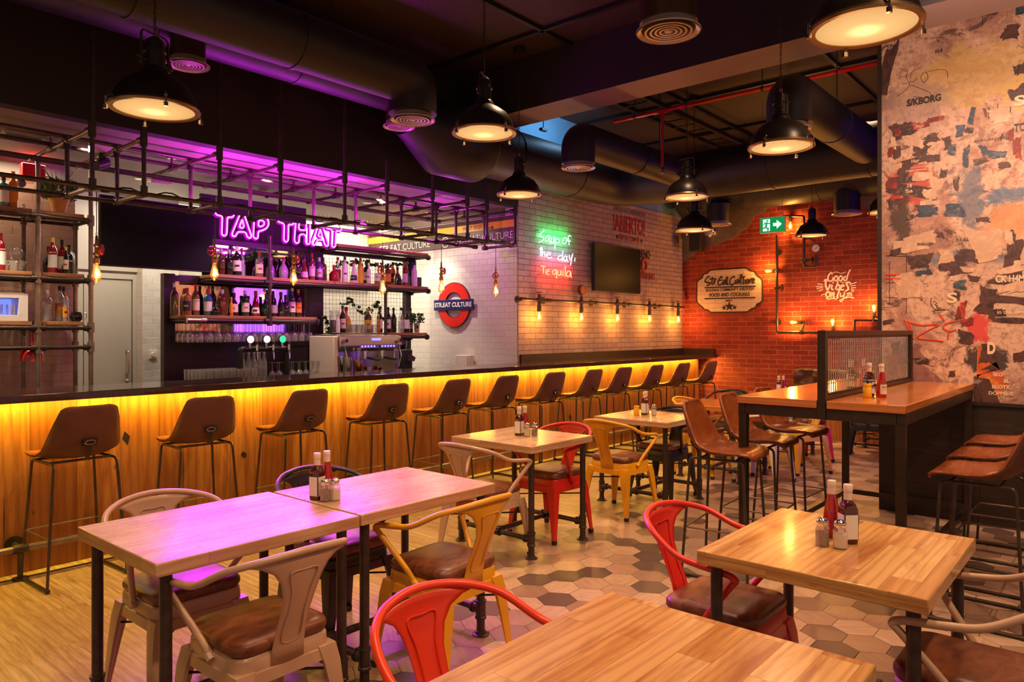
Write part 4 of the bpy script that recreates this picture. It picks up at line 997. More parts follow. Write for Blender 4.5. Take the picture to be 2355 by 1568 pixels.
# ================================================================== LEATHER BAR STOOLS
def make_stool(label):
    """facing +Y, seat 0.76 m"""
    t = thing('bar_stool', label, 'bar stool', (0, 0, 0), 0, 'leather bucket bar stools')
    prof = [(.222, .742, .150, .0), (.220, .758, .178, .0), (.200, .772, .200, .004), (.14, .768, .214, .016), (.06, .757, .221, .026), (-.03, .753, .222, .036), (-.105, .762, .219, .050), (-.160, .792, .214, .062), (-.192, .840, .207, .066), (-.212, .900, .197, .058), (-.226, .965, .183, .044), (-.236, 1.02, .168, .030), (-.242, 1.052, .156, .024), (-.243, 1.066, .138, .022), (-.2432, 1.073, .110, .018)]
    def rows(off):
        out = []
        for i, (y, z, w, c) in enumerate(prof):
            a, b = prof[max(0, i - 1)], prof[min(len(prof) - 1, i + 1)]
            ty, tz = b[0] - a[0], b[1] - a[1]; l = math.hypot(ty, tz); ny, nz = -tz / l, ty / l   # normal towards the sitter
            if nz < 0 and i < 6: ny, nz = -ny, -nz
            ny, nz = abs(tz / l), abs(ty / l)
            row = []
            for k in range(15):
                s = -1 + k / 7; e = c * (abs(s) ** 2.6)
                row.append(Vector((s * w, y + ny * (e + off), z + nz * (e + off))))
            out.append(row)
        return out
    mb = MB(); mb.grid(rows(.004)); sh = mb.build('seat_shell', M['stool_leather'], t, solid=.012, ang=1.4)
    mb = MB(); mb.grid([[p for p in r] for r in rows(-.0065)]); mb.build('outer_shell', M['stool_suede'], t, solid=.006, ang=1.4)
    edge = rows(-.001); lp = [r[0] for r in edge] + edge[-1][1:-1] + [r[-1] for r in edge[::-1]] + edge[0][1:-1][::-1]
    mb = MB(); mb.tube(lp, .0065, 6, closed=True); mb.build('edge_piping', M['stool_leather'], t, ang=1.4)
    mb = MB(); mb.box((.0, -.221, .855), (.085, .012, .036), M=Matrix.Rotation(.25, 3, 'X')); mb.tube([(.0, -.228, .85), (.0, -.222, .80), (.0, -.175, .748)], .013, 6, sx=.25); mb.build('back_strap', M['black'], t)
    mb = MB(); mb.tube([Vector((.030 * math.cos(a), -.231, .856 + .013 * math.sin(a))) for a in [k * 2 * PI / 10 for k in range(10)]], .003, 6, closed=True); mb.build('buckle', M['steel'], t)
    for sx in (-1, 1):
        top = .735
        mb = MB()
        mb.tube(rounded([(sx * .225, -.205, .012), (sx * .178, -.165, top), (sx * .178, .165, top), (sx * .225, .205, .012)], .035), .0085, 10)
        lg = mb.build('leg_frame', M['pipe'], t)
        mb = MB(); mb.cyl((sx * .225, -.21, .012), (sx * .225, .21, .012), .0105, 10); mb.cyl((sx * .225, -.215, .012), (sx * .225, -.185, .012), .014, 10); mb.cyl((sx * .225, .185, .012), (sx * .225, .215, .012), .014, 10); mb.build('sled_bar', M['pipe'], lg)
    q = .30; k = (top - q) / top
    fx, fy = .178 + .047 * k, .165 + .04 * k
    mb = MB()
    for a, b in (((-fx, -fy), (fx, -fy)), ((fx, -fy), (fx, fy)), ((fx, fy), (-fx, fy)), ((-fx, fy), (-fx, -fy))): mb.cyl((*a, q), (*b, q), .0055, 8)
    mb.build('footrest', M['pipe_grey_lit'], t)
    for sy in (.12, -.10): mb = MB(); mb.cyl((-.178, sy, .737), (.178, sy, .737), .008, 8); mb.build('seat_support', M['pipe'], t)
    return t
BS = [1.64, 2.42, 3.19, 4.03, 4.80, 5.51, 6.31, 7.05, 7.71, 8.51, 9.27, 10.15]
names = ['nearest leather bar stool at the counter, at the left edge of the room', 'second leather bar stool along the counter, above the cream chair hoop', 'third leather bar stool along the counter, above the black armchair', 'fourth leather bar stool along the counter, behind the joined tables',
         'fifth leather bar stool along the counter, directly below the underground style sign', 'sixth leather bar stool along the counter, behind the cream chair of the middle table', 'seventh leather bar stool along the counter, below the three colour neon sign', 'eighth leather bar stool along the counter, above the red armchair of the middle table',
         'ninth leather bar stool along the counter, below the wall mounted screen', 'third from last leather bar stool along the counter', 'last but one leather bar stool along the counter, at the lit strip end', 'last leather bar stool, standing clear of the oak front against brick']
st0 = make_stool(names[0])
for i, x in enumerate(BS):
    o = st0 if i == 0 else dup(st0)
    o.location = (x, 5.02 if i else 5.015, 0); o.rotation_euler = (0, 0, [0.05, -.05, .03, -.06, .04, .02, -.03, .03, 0, .02, -.02, .0][i]); o['label'] = names[i]
for x, y, a, lb in ((4.38, 1.985, PI + .12, 'tall leather stool in front of the left corner leg of the communal table'), (5.0, 2.02, PI + .05, 'tall leather stool in the middle of the far side of the communal table'), (5.65, 2.03, PI - .03, 'tall leather stool deepest along the far side of the communal table'),
                    (4.58, .625, .0, 'tall leather stool nearest to us at the right edge of the room'), (5.22, .65, .0, 'tall leather stool between two others at the mural side'), (5.90, .665, .0, 'tall leather stool closest to the mural on the near side of the table')):
    o = dup(st0, label=lb); o.location = (x, y, 0); o.rotation_euler = (0, 0, a)

# tufted booth bench at the end wall
bo = thing('booth_bench', 'dark tufted leather booth bench along the red brick end wall', 'bench', (10.8, 1.5, 0))
mb = MB(); mb.b2((-.25, -3.9, 0), (.25, 2.36, .42)); mb.build('plinth', M['bar_oak'], bo, smooth=False)
mb = MB(); mb.b2((-.27, -3.9, .42), (.25, 2.36, .50)); mb.build('seat', M['booth_leather'], bo, bevel=.02)
mb = MB(); rows = []
for i in range(0, 61):
    y = -1.2 + i * (3.56 / 60); row = []
    for j in range(0, 17):
        z = .50 + j * .48 / 16
        u, v_ = (y + 1.2) / .16, (z - .5) / .12
        a = abs(math.sin(PI * (u + v_) / 2) * math.sin(PI * (u - v_) / 2))
        row.append(Vector((.12 - .075 * a ** .55 + (.06 if j in (0, 16) else 0), y, z)))
    rows.append(row)
mb.grid(rows[::-1]); mb.b2((.14, -3.9, .5), (.25, 2.36, .985)); mb.build('tufted_back', M['booth_leather'], bo, ang=1.2)

# ================================================================== SAUCES AND SHAKERS
def lathed(name, prof, mat, parent, n=20, sy=1.0, loc=None):
    mb = MB(); mb.lathe(prof, (0, 0, 0), n, sy=sy); return mb.build(name, mat, parent, ang=.7, loc=loc)
M['ketchup'] = paint('ketchup_in_glass', (0.36, 0.008, 0.006), 0.10, 0, 0.1, Coat_Weight=.6)
M['brown_sauce'] = paint('brown_sauce_in_glass', (0.075, 0.010, 0.007), 0.10, 0, 0.1, Coat_Weight=.6)
M['mustard'] = paint('mustard_in_glass', (0.80, 0.44, 0.02), 0.2, 0, .05, Coat_Weight=.5)
M['label_cream'] = paint('cream_label', (0.74, 0.62, 0.48), 0.5, 0, .02)
M['label_white'] = paint('white_label', (0.80, 0.76, 0.70), 0.5, 0, .02)
M['cap_white'] = paint('white_screw_cap', (0.82, 0.70, 0.60), 0.35, 0, .02)
M['pepper'] = paint('ground_pepper', (0.22, 0.10, 0.05), 0.9, 0, .5, 200)
M['salt'] = paint('table_salt', (0.85, 0.75, 0.62), 0.9, 0, .05, 200)
M['navy'] = paint('navy_ink', (0.012, 0.014, 0.045), 0.4)
def ketchup(loc, label, rz=0.0, det=True):
    t = thing('ketchup_bottle', label, 'sauce bottle', loc, rz)
    lathed('glass_body', [(.027, .0), (.030, .004), (.031, .04), (.0295, .075), (.0235, .115), (.0165, .150), (.0135, .170), (.0135, .178)], M['ketchup'], t, 24)
    lathed('neck_band', [(.0150, .150), (.0152, .176), (.0140, .186)], M['label_cream'], t, 20)
    lathed('cap', [(.0145, .186), (.0158, .188), (.0158, .206), (.0145, .209), (1e-5, .210)], M['cap_white'], t, 20)
    mb = MB(); n = 9; a0 = -PI / 2
    rows = [[Vector((.0317 * math.cos(a0 - .75 + 1.5 * k / n), .0317 * math.sin(a0 - .75 + 1.5 * k / n), z)) for k in range(n + 1)] for z in (.022, .082)]
    mb.grid(rows); mb.build('label', M['label_cream'], t)
    if det:
        mb = MB(); text_into(mb, 'HEINZ', .014, (0, -.0335, .062), (1, 0, 0), (0, 0, 1), align='CENTER', bold=.02); text_into(mb, 'TOMATO', .007, (0, -.0335, .050), (1, 0, 0), (0, 0, 1), align='CENTER'); mb.build('label_lettering', M['brown_sauce'], t, smooth=False)
    return t
def brown(loc, label, rz=0.0, det=True):
    t = thing('brown_sauce_bottle', label, 'sauce bottle', loc, rz)
    def sqr(h, z, r=.008):
        o = []
        for cx, cy, a0 in ((h - r, h - r, 0), (-h + r, h - r, PI / 2), (-h + r, -h + r, PI), (h - r, -h + r, 1.5 * PI)):
            for k in range(4): a = a0 + PI / 2 * k / 3; o.append(Vector((cx + r * math.cos(a), cy + r * math.sin(a), z)))
        return o
    mb = MB(); mb.loft([sqr(.024, 0), sqr(.0265, .004), sqr(.0265, .120), sqr(.022, .140), sqr(.0135, .155, .013), sqr(.0125, .172, .012)]); mb.build('glass_body', M['brown_sauce'], t)
    lathed('neck_band', [(.0150, .156), (.0150, .184)], M['label_cream'], t, 18)
    lathed('cap', [(.0152, .185), (.0165, .187), (.0165, .208), (.015, .211), (1e-5, .212)], M['cap_white'], t, 18)
    mb = MB()
    for rot in range(4):
        R_ = Matrix.Rotation(rot * PI / 2, 3, 'Z'); mb._add([R_ @ Vector(p) for p in ((-.023, -.0268, .018), (.023, -.0268, .018), (.023, -.0268, .105), (-.023, -.0268, .105))], [(0, 1, 2, 3)])
    mb.build('label', M['label_white'], t, smooth=False)
    if det:
        mb = MB(); mb.b2((-.023, -.0275, .062), (.023, -.0269, .100)); mb.b2((-.0275, -.023, .062), (-.0269, .023, .100)); mb.build('label_panel', M['navy'], t, smooth=False)
        mb = MB(); text_into(mb, 'HP', .030, (0, -.0282, .071), (1, 0, 0), (0, 0, 1), align='CENTER', bold=.03); text_into(mb, 'HP', .030, (-.0282, 0, .071), (0, -1, 0), (0, 0, 1), align='CENTER', bold=.03); mb.build('label_lettering', M['label_white'], t, smooth=False)
        mb = MB(); mb.b2((-.023, -.0274, .050), (.023, -.0269, .058)); mb.build('label_stripe', M['ink_red'], t, smooth=False)
    return t
def shaker(loc, label, fill, rz=.3):
    t = thing('shaker', label, 'shaker', loc, rz)
    o8 = lambda r, z: [Vector((r * math.cos(PI / 8 + k * PI / 4), r * math.sin(PI / 8 + k * PI / 4), z)) for k in range(8)]
    mb = MB(); mb.loft([o8(.022, 0), o8(.0245, .003), o8(.0245, .062), o8(.020, .070), o8(.0175, .076)]); mb.build('glass_jar', M['glass'], t, smooth=False)
    mb = MB(); mb.loft([o8(.0215, .004), o8(.0228, .006), o8(.0228, .050)]); mb.build('filling', M[fill], t, smooth=False)
    lathed('metal_cap', [(.0195, .073), (.0205, .075), (.0205, .088), (.0195, .093), (.012, .099), (1e-5, .101)], M['chrome'], t, 20)
    return t
def mustard(loc, label):
    t = thing('mustard_jar', label, 'mustard jar', loc)
    lathed('glass_jar', [(.024, 0), (.0265, .004), (.0265, .058), (.023, .066), (.022, .07)], M['mustard'], t)
    lathed('lid', [(.0245, .070), (.0245, .084), (.023, .086), (1e-5, .0865)], M['yellow'], t); return t
# joined tables
brown((1.925, 2.835, .761), 'brown sauce bottle in the cluster on the joined tables', 3.4)
ketchup((1.995, 2.860, .761), 'ketchup bottle in the cluster on the joined tables', .3)
shaker((1.926, 2.775, .761), 'pepper shaker in front of the brown sauce on the joined tables', 'pepper')
shaker((1.966, 2.756, .761), 'salt shaker in the cluster on the joined tables', 'salt')
# middle table
brown((4.07, 3.44, .761), 'brown sauce bottle on the middle table', 3.3); ketchup((4.135, 3.44, .761), 'ketchup bottle behind the shakers on the middle table')
shaker((4.06, 3.355, .761), 'salt shaker on the middle table', 'salt'); shaker((4.10, 3.32, .761), 'pepper shaker on the middle table', 'pepper')
# next table
brown((5.81, 3.41, .761), 'brown sauce bottle on the table behind the middle one', 3.3); ketchup((5.87, 3.43, .761), 'ketchup bottle on the table behind the middle one'); mustard((5.72, 3.44, .761), 'small mustard jar left of the brown sauce bottle on the table behind the middle one')
shaker((5.82, 3.32, .761), 'salt shaker on the table behind the middle one', 'salt')
# lower right table
ketchup((2.835, .865, .761), 'ketchup bottle behind the pepper shaker on the golden table', .6); brown((2.79, .795, .761), 'brown sauce bottle with its label turned to the right on the golden table', 2.35)
shaker((2.69, .853, .761), 'pepper shaker on the golden table', 'pepper', .2); shaker((2.70, .795, .761), 'salt shaker on the golden table', 'salt', .5)
# tall table
brown((5.01, 1.30, 1.111), 'brown sauce bottle with bold label in front of the wire mesh', -.75); ketchup((4.96, 1.215, 1.111), 'ketchup bottle in front of the wire mesh', -.8); mustard((4.90, 1.282, 1.111), 'yellow mustard jar standing before the brown sauce on the tall table')
brown((5.55, 1.56, 1.111), 'brown sauce bottle behind the wire mesh', .4); ketchup((5.75, 1.53, 1.111), 'ketchup bottle behind the wire mesh')
brown((8.93, 3.35, .761), 'brown sauce bottle on the farthest red toned table', .2, False); ketchup((9.0, 3.32, .761), 'ketchup bottle on the farthest red toned table', 0, False)
shaker((9.8, 2.35, .761), 'salt shaker on the far booth table', 'salt'); shaker((9.9, 2.30, .761), 'pepper shaker on the far booth table', 'pepper')
# ================================================================== PIPE GRID OVER THE COUNTER
G_Y, G_B, G_T = 5.60, 2.546, 2.955     # front plane, lower level, upper level
GP = [1.944, 2.296, 2.884, 3.432, 4.103, 4.606, 5.217, 5.739, 6.057, 6.553]
gr = thing('pipe_grid', 'hanging grid of black scaffold pipes above the counter', 'pipe grid', (4.2, 6.2, 2.75))
def GL(x, y, z): return (x - 4.2, y - 6.2, z - 2.75)
def fitting(mb, p, ax, l=.06, r=.026):
    a = Vector(GL(*p)); v = Vector(ax) * l / 2; mb.cyl(a - v, a + v, r, 12)
for i, x in enumerate(GP):
    last = i == len(GP) - 1
    mb = MB(); mb.cyl(GL(x, G_Y, G_B), GL(x, G_Y, 3.06 if last else (3.20 if x > 4.2 else (3.62 if False else 4.34))), .0165, 10)
    fitting(mb, (x, G_Y, G_T), (0, 0, 1), .11); fitting(mb, (x, G_Y, G_B + .02), (0, 0, 1), .08, .027)
    mb.sphere(GL(x, G_Y, G_B), .027, 10); mb.build('front_post', M['pipe'], gr)
    mb = MB(); mb.cyl(GL(x, G_Y, G_B), GL(x, 6.10, G_B), .0165, 10); fitting(mb, (x, G_Y + .05, G_B), (0, 1, 0), .07); fitting(mb, (x, 6.09, G_B), (0, 1, 0), .07); mb.build('lower_crossbar', M['pipe_grey_lit'] if i < 3 else M['pipe'], gr)  # lit left end of the grid given a lighter metal
    mb = MB(); mb.cyl(GL(x, G_Y, G_T), GL(x, 6.94 if i != 0 else 6.94, G_T), .0165, 10)
    for yy, ll in ((G_Y + .05, .06), (6.10, .09), (6.45, .09), (6.93, .07)): fitting(mb, (x, yy, G_T), (0, 1, 0), ll)
    mb.cyl(GL(x, 6.45, G_T), GL(x, 6.45, 3.055), .012, 8); mb.cyl(GL(x, 6.45, 3.045), GL(x, 6.45, 3.058), .04, 14); mb.build('upper_crossbar', M['pipe_grey_lit'] if i < 3 else M['pipe'], gr)
    mb = MB(); mb.cyl(GL(x, 6.10, G_B), GL(x, 6.10, G_T), .0165, 10); fitting(mb, (x, 6.10, G_T - .03), (0, 0, 1), .06); fitting(mb, (x, 6.10, G_B), (0, 0, 1), .05); mb.build('rear_post', M['pipe'], gr)
for y, z, x1 in ((G_Y, G_B, 6.553), (6.10, G_B, 6.4), (6.10, G_T + .034, 6.553), (6.45, G_T + .034, 6.4), (6.94, G_T, 6.553), (6.70, G_T - .034, 6.2)):
    mb = MB(); mb.cyl(GL(-3.5, y, z), GL(x1, y, z), .0165, 10); fitting(mb, (x1 - .02, y, z), (1, 0, 0), .06); mb.build('long_pipe', M['pipe'], gr)
# black cable wound along the lower front pipe
pts = []
x = 2.0
while x < 6.5:
    a = x * 21; pts.append(GL(x, G_Y + .024 * math.cos(a), G_B + .024 * math.sin(a) + .012 * math.sin(x * 3.1))); x += .05
mb = MB(); mb.tube(pts, .006, 6); mb.tube(catmull([GL(6.30, G_Y, G_B + .02), GL(6.35, G_Y - .02, G_B + .07), GL(6.45, G_Y, G_B + .03), GL(6.40, G_Y, G_B - .03), GL(6.30, G_Y, G_B + .02)], 6), .004, 6); tag(mb.build('wound_cable', M['rubber'], gr))

# ================================================================== HANGING FILAMENT BULBS
M['valve_red'] = paint('red_valve_wheel', (0.42, 0.02, 0.02), 0.35, 0.2, .1)
def make_bulb():
    t = thing('bulb_pendant', 'x', 'hanging bulb', (0, 0, 0), 0, 'bare filament bulbs hanging from the pipe grid')
    # origin at the tip of the bulb
    mb = MB(); mb.lathe([(1e-5, .0), (.006, .002), (.009, .008), (.026, .024), (.034, .045), (.033, .062), (.022, .100), (.0155, .122), (.0135, .140)], (0, 0, 0), 20); mb.build('glass_bulb', M['bulb_glass'], t)
    mb = MB()
    for k in range(4):
        a = k * PI / 2 + .3; mb.tube([(.007 * math.cos(a), .007 * math.sin(a), .098), (.012 * math.cos(a + .3), .012 * math.sin(a + .3), .04), (.012 * math.cos(a + 1.2), .012 * math.sin(a + 1.2), .04)], .0016, 5)
    mb.build('filament', M['bulb_core'], t)
    mb = MB(); mb.lathe([(.0145, .135), (.021, .14), (.022, .175), (.017, .18), (.015, .195), (.022, .20), (.022, .215), (.014, .22), (.014, .255), (.019, .26), (.019, .275), (.011, .28), (.009, .33), (.004, .34)], (0, 0, 0), 16); mb.build('socket', M['brass'], t)
    mb = MB(); mb.tube([Vector((.033 * math.cos(a), -.035, .238 + .033 * math.sin(a))) for a in [k * PI / 8 for k in range(16)]], .0055, 6, closed=True)
    for a in (0, PI / 2): mb.cyl((.033 * math.cos(a), -.035, .238 + .033 * math.sin(a)), (-.033 * math.cos(a), -.035, .238 - .033 * math.sin(a)), .004, 6)
    mb.cyl((0, -.035, .238), (0, -.008, .238), .008, 8); mb.build('valve_wheel', M['valve_red'], t)
    mb = MB(); mb.tube([Vector((.011 * math.cos(a), 0, .348 + .011 * math.sin(a))) for a in [k * PI / 6 for k in range(12)]], .0022, 5, closed=True); mb.cyl((0, 0, .355), (0, 0, G_B - 1.92), .0028, 6); mb.build('cord', M['cord'], t)
    return t
bl = make_bulb()
for i, ((px, py), lb, rz) in enumerate((((222, 651), 'leftmost hanging filament bulb, in front of the large screen and pale door', .9), ((493, 646), 'hanging filament bulb at the right edge of the large screen', -1.3), ((675, 657), 'hanging filament bulb in front of the mirrored bottle shelves', 1.6),
        ((880, 678), 'hanging filament bulb in front of the wire grid bottle shelf', -1.2), ((1015, 675), 'hanging filament bulb left of the red ring sign', .5), ((1140, 682), 'hanging filament bulb on the white tiles right of the red ring sign', -.9))):
    p = AY(px, py, G_Y); o = bl if i == 0 else dup(bl)
    o.location = p; o.rotation_euler = (0, 0, rz); o['label'] = lb
    for c in o.children:
        if c.name.startswith('cord'): k = (G_B - p.z) / (G_B - 1.92); c.scale.z = k; c.location.z = .35 * (1 - k)
    light('bulb_glow', 'POINT', p + Vector((0, -.05, .07)), 2.6, (1.0, .45, .12), size=.03)

# ================================================================== SHELVING
def pipe_shelf_unit_left():
    t = thing('pipe_shelf', 'pipe and plank shelf unit at the left end of the bar against blush tiles', 'shelf unit', (1.6, 7.15, 0))
    def S(x, y, z): return (x - 1.6, y - 7.15, z)
    yf, yb = 6.96, 7.33
    for z, k in ((2.545, 'a'), (2.022, 'b'), (1.607, 'c')):
        for x0, x1 in ((-1.2, 1.965), (2.035, 2.36)):
            mb = MB(); mb.b2(S(x0, yf + .02, z - .032), S(x1, yb, z)); mb.build('plank', M['shelf_wood'], t, bevel=.004)
    for x in (.6, 2.0, 2.405):
        for y, z1 in ((yf, 2.955), (yb, 2.56)):
            mb = MB(); mb.cyl(S(x, y, 0), S(x, y, z1), .019, 12)
            for z in (2.495, 1.972, 1.557, 1.385):
                mb.cyl(S(x, y, z - .045), S(x, y, z + .045), .028, 12)
            mb.build('post', M['pipe_grey_lit'], t)
    for z in (2.49, 1.967, 1.552, 1.385):
        mb = MB(); mb.cyl(S(-1.2, yf, z), S(2.405, yf, z), .018, 12)
        for x in (2.0, 2.405):
            for s in (-1, 1):
                if x > 2.3 and s > 0: continue
                mb.cyl(S(x, yf, z), S(x + s * .055, yf, z), .028, 12)
        if z > 1.4:
            mb.cyl(S(-1.2, yb, z), S(2.405, yb, z), .016, 10)
            for x in (.6, 2.0, 2.405): mb.cyl(S(x, yf, z), S(x, yb, z), .016, 10)
        mb.build('rail', M['pipe'], t)
    # coiled cable beside the middle post
    pts = []
    for k in range(620):
        a = k * .5; pts.append(S(1.945 + .011 * math.cos(a), yb - .2 + .011 * math.sin(a), 2.60 - k * .0018))
    mb = MB(); mb.tube(pts, .0028, 5); mb.build('coiled_cable', M['rubber'], t)
    return t
pipe_shelf_unit_left()

# centre and right unit
U = thing('back_bar_unit', 'long black back bar unit with pipe shelves, mirror panels and wire grid', 'shelf unit', (4.8, 7.15, 0))
def S(x, y, z): return (x - 4.8, y - 7.15, z)
YF, YK = 6.95, 7.33
mb = MB()
for x0, x1, z0, z1 in ((3.19, 3.30, 0.95, 2.10), (4.86, 5.05, .95, 2.53), (6.34, 6.42, 1.0, 2.50)): mb.b2(S(x0, YK - .02, z0), S(x1, YK + .06, z1))
mb.b2(S(3.21, YK - .015, 2.03), S(6.41, YK + .055, 2.085)); mb.b2(S(3.21, YK - .014, 1.36), S(5.0, YK + .054, 1.42)); mb.b2(S(5.0, YK - .013, 1.42), S(6.41, YK + .053, 1.47)); mb.b2(S(3.6, YK - .015, 2.44), S(6.41, YK + .055, 2.49))
mb.build('frame', M['dark_wood'], U, smooth=False)
mb = MB(); mb.b2(S(3.3, YK + .03, 1.42), S(4.86, YK + .045, 2.03)); mb.b2(S(3.6, YK + .03, 2.09), S(4.86, YK + .045, 2.44)); mb.build('mirror_panel', M['mirror'], U, smooth=False)
mb = MB(); mb.b2(S(3.25, YK + .0, .95), S(4.92, YK + .05, 1.36)); mb.b2(S(5.75, YK, 1.0), S(6.4, YK + .05, 1.42)); mb.build('lower_panel', M['dark_wood'], U, smooth=False)
mb = MB()
x = 5.06
while x < 6.34: mb.cyl(S(x, YK + .02, 1.47), S(x, YK + .02, 2.44), .0018, 5); x += .05
z = 1.50
while z < 2.44: mb.cyl(S(5.05, YK + .022, z), S(6.34, YK + .022, z), .0018, 5); z += .05
mb.build('wire_grid', M['black'], U, smooth=False)
mb = MB()
x = 3.62
while x < 6.4: mb.cyl(S(x, YK + .0, 2.50), S(x, YK + .0, 2.92), .0016, 5); x += .06
z = 2.53
while z < 2.93: mb.cyl(S(3.6, YK + .002, z), S(5.3, YK + .002, z), .0016, 5); z += .06
mb.build('wire_grid', M['black'], U, smooth=False)
for x0, x1, z in ((5.0, 6.40, 2.53), (3.55, 4.10, 2.095), (4.16, 4.95, 2.095), (4.96, 6.40, 2.095), (3.24, 4.10, 1.68), (4.16, 4.72, 1.68), (5.05, 5.66, 1.502), (5.72, 6.38, 1.502)):
    mb = MB(); mb.b2(S(x0, YF, z - .034), S(x1, YK - .02, z)); mb.build('plank', M['shelf_wood'], U, bevel=.004)
for x0, x1, z in ((5.0, 6.42, 2.475), (3.55, 6.42, 2.04), (3.24, 4.74, 1.628), (5.05, 6.40, 1.447)):
    mb = MB(); mb.cyl(S(x0, YF + .01, z), S(x1, YF + .01, z), .019, 12); mb.cyl(S(x1 - .03, YF + .01, z), S(x1, YF + .01, z), .034, 14)
    mb.cyl(S(x1 - .03, YF + .01, z), S(x1 - .03, YK, z), .019, 12); mb.cyl(S(x0 + .02, YF + .01, z), S(x0 + .02, YK, z), .019, 12); mb.cyl(S(x1 - .02, YK - .04, z - .01), S(x1 + .005, YK - .04, z - .01), .034, 14); mb.build('shelf_pipe', M['pipe'], U)
for x, z0, z1 in ((4.13, 1.63, 2.53), (5.69, 1.45, 2.04)):
    mb = MB(); mb.cyl(S(x, YF - .005, z0), S(x, YF - .005, z1), .019, 12)
    for z in (1.63, 2.04) if x < 5 else (1.45, 2.04): mb.cyl(S(x, YF - .005, z - .05), S(x, YF - .005, z + .05), .029, 12); mb.cyl(S(x - .06, YF - .005, z), S(x + .06, YF - .005, z), .028, 12)
    mb.build('shelf_post', M['pipe'], U)
mb = MB(); mb.cyl(S(3.24, YF - .02, 1.628), S(3.42, YF - .02, 1.628), .023, 12); mb.cyl(S(3.38, YF - .02, 1.628), S(3.43, YF - .02, 1.628), .030, 12); mb.build('pale_pipe_end', M['steel'], U)
mb = MB()
for k in range(4): mb.cyl(S(3.28, YF + .05 + k * .08, 1.612), S(4.70, YF + .05 + k * .08, 1.612), .005, 6)
mb.build('glass_rack', M['steel'], U)
# back counter
bc = thing('back_counter', 'dark worktop with cupboards running behind the bar', 'back counter', (4.8, 6.9, 0))
mb = MB(); mb.b2((-1.6, -.40, 0), (1.58, .40, .96)); mb.build('carcass', M['black'], bc, smooth=False)
mb = MB(); mb.b2((-1.62, -.50, .96), (1.58, .42, 1.0)); mb.build('worktop', M['counter'], bc, smooth=False)

# ================================================================== SCREENS
def screen(label, x0, x1, z0, z1, y, back):
    t = thing('wall_screen', label, 'television', ((x0 + x1) / 2, y, (z0 + z1) / 2))
    w, h = (x1 - x0) / 2, (z1 - z0) / 2
    mb = MB(); mb.b2((-w, 0, -h), (w, .05, h)); mb.build('casing', M['black'], t, smooth=False, bevel=.003)
    mb = MB(); mb.b2((-w + .008, -.003, -h + .012), (w - .008, .001, h - .008)); mb.build('display', M['screen'], t, smooth=False)
    mb = MB(); mb.b2((-.15, .05, -.1), (.15, back - y, .1)); mb.build('mount', M['black'], t, smooth=False)
    return t
M['screen'] = paint('switched_off_screen', (0.010, 0.012, 0.012), 0.32, 0, .05, Specular_IOR_Level=0.08)
screen('large switched off screen hanging over the passage door', 2.47, 3.53, 2.105, 2.735, 6.93, 6.99)
p0, p1 = AY(1367, 557, 5.70), AY(1473, 676, 5.70)
screen('smaller switched off screen on the cream painted brick wall', p0.x, p1.x, p1.z, p0.z, 5.70, 5.79)

# ================================================================== BOTTLES
def glassmat(name, c, **kw): return paint(name, c, 0.07, 0, .08, 30, Coat_Weight=.5, **kw)
BC = {'amber': (0.17, 0.050, 0.010), 'brown': (0.07, 0.022, 0.008), 'black': (0.014, 0.010, 0.010), 'red': (0.26, 0.006, 0.008), 'green': (0.02, 0.085, 0.02), 'blue': (0.05, 0.22, 0.26), 'white': (0.78, 0.72, 0.66), 'orange': (0.70, 0.22, 0.01), 'clear': None, 'gold': (0.72, 0.50, 0.03), 'grey': (0.34, 0.32, 0.36), 'purple': (0.10, 0.02, 0.16), 'copper': (0.30, .11, .03)}
BM = {k: (glassmat('bottle_glass_' + k, c) if c else M['glass']) for k, c in BC.items()}
LM = {'white': M['label_white'], 'cream': M['label_cream'], 'black': M['black'], 'red': paint('red_label', (0.45, .02, .02), .5), 'orange': paint('orange_label', (0.75, .27, .02), .5), 'navy': M['navy'], 'yellow': paint('yellow_label', (.8, .5, .03), .5), 'silver': paint('silver_label', (.55, .5, .5), .3, .6), 'gold': paint('gold_label', (.5, .33, .08), .35, .7), 'green': paint('green_label', (.03, .2, .06), .5)}
SH = { # radius, height, profile as (r factor, h factor)
 'tall': (.037, .31, [(.92, 0), (1, .01), (1, .60), (.90, .68), (.45, .78), (.36, .82), (.36, .93)]),
 'round': (.045, .24, [(.8, 0), (1, .04), (1.12, .28), (1, .48), (.6, .62), (.34, .70), (.34, .90)]),
 'square': (.042, .27, [(.95, 0), (1, .01), (1, .64), (.85, .72), (.38, .78), (.36, .90)]),
 'wine': (.037, .32, [(.95, 0), (1, .01), (1, .58), (.82, .66), (.42, .76), (.38, .80), (.38, .95)]),
 'slim': (.030, .32, [(.95, 0), (1, .01), (1, .55), (.75, .66), (.45, .76), (.42, .93)]),
 'squat': (.055, .20, [(.85, 0), (1, .06), (1, .45), (.7, .60), (.30, .68), (.28, .88)]),
 'cone': (.048, .27, [(1, 0), (1.02, .03), (.72, .45), (.42, .68), (.32, .75), (.32, .92)]),
}
proto_b = {}
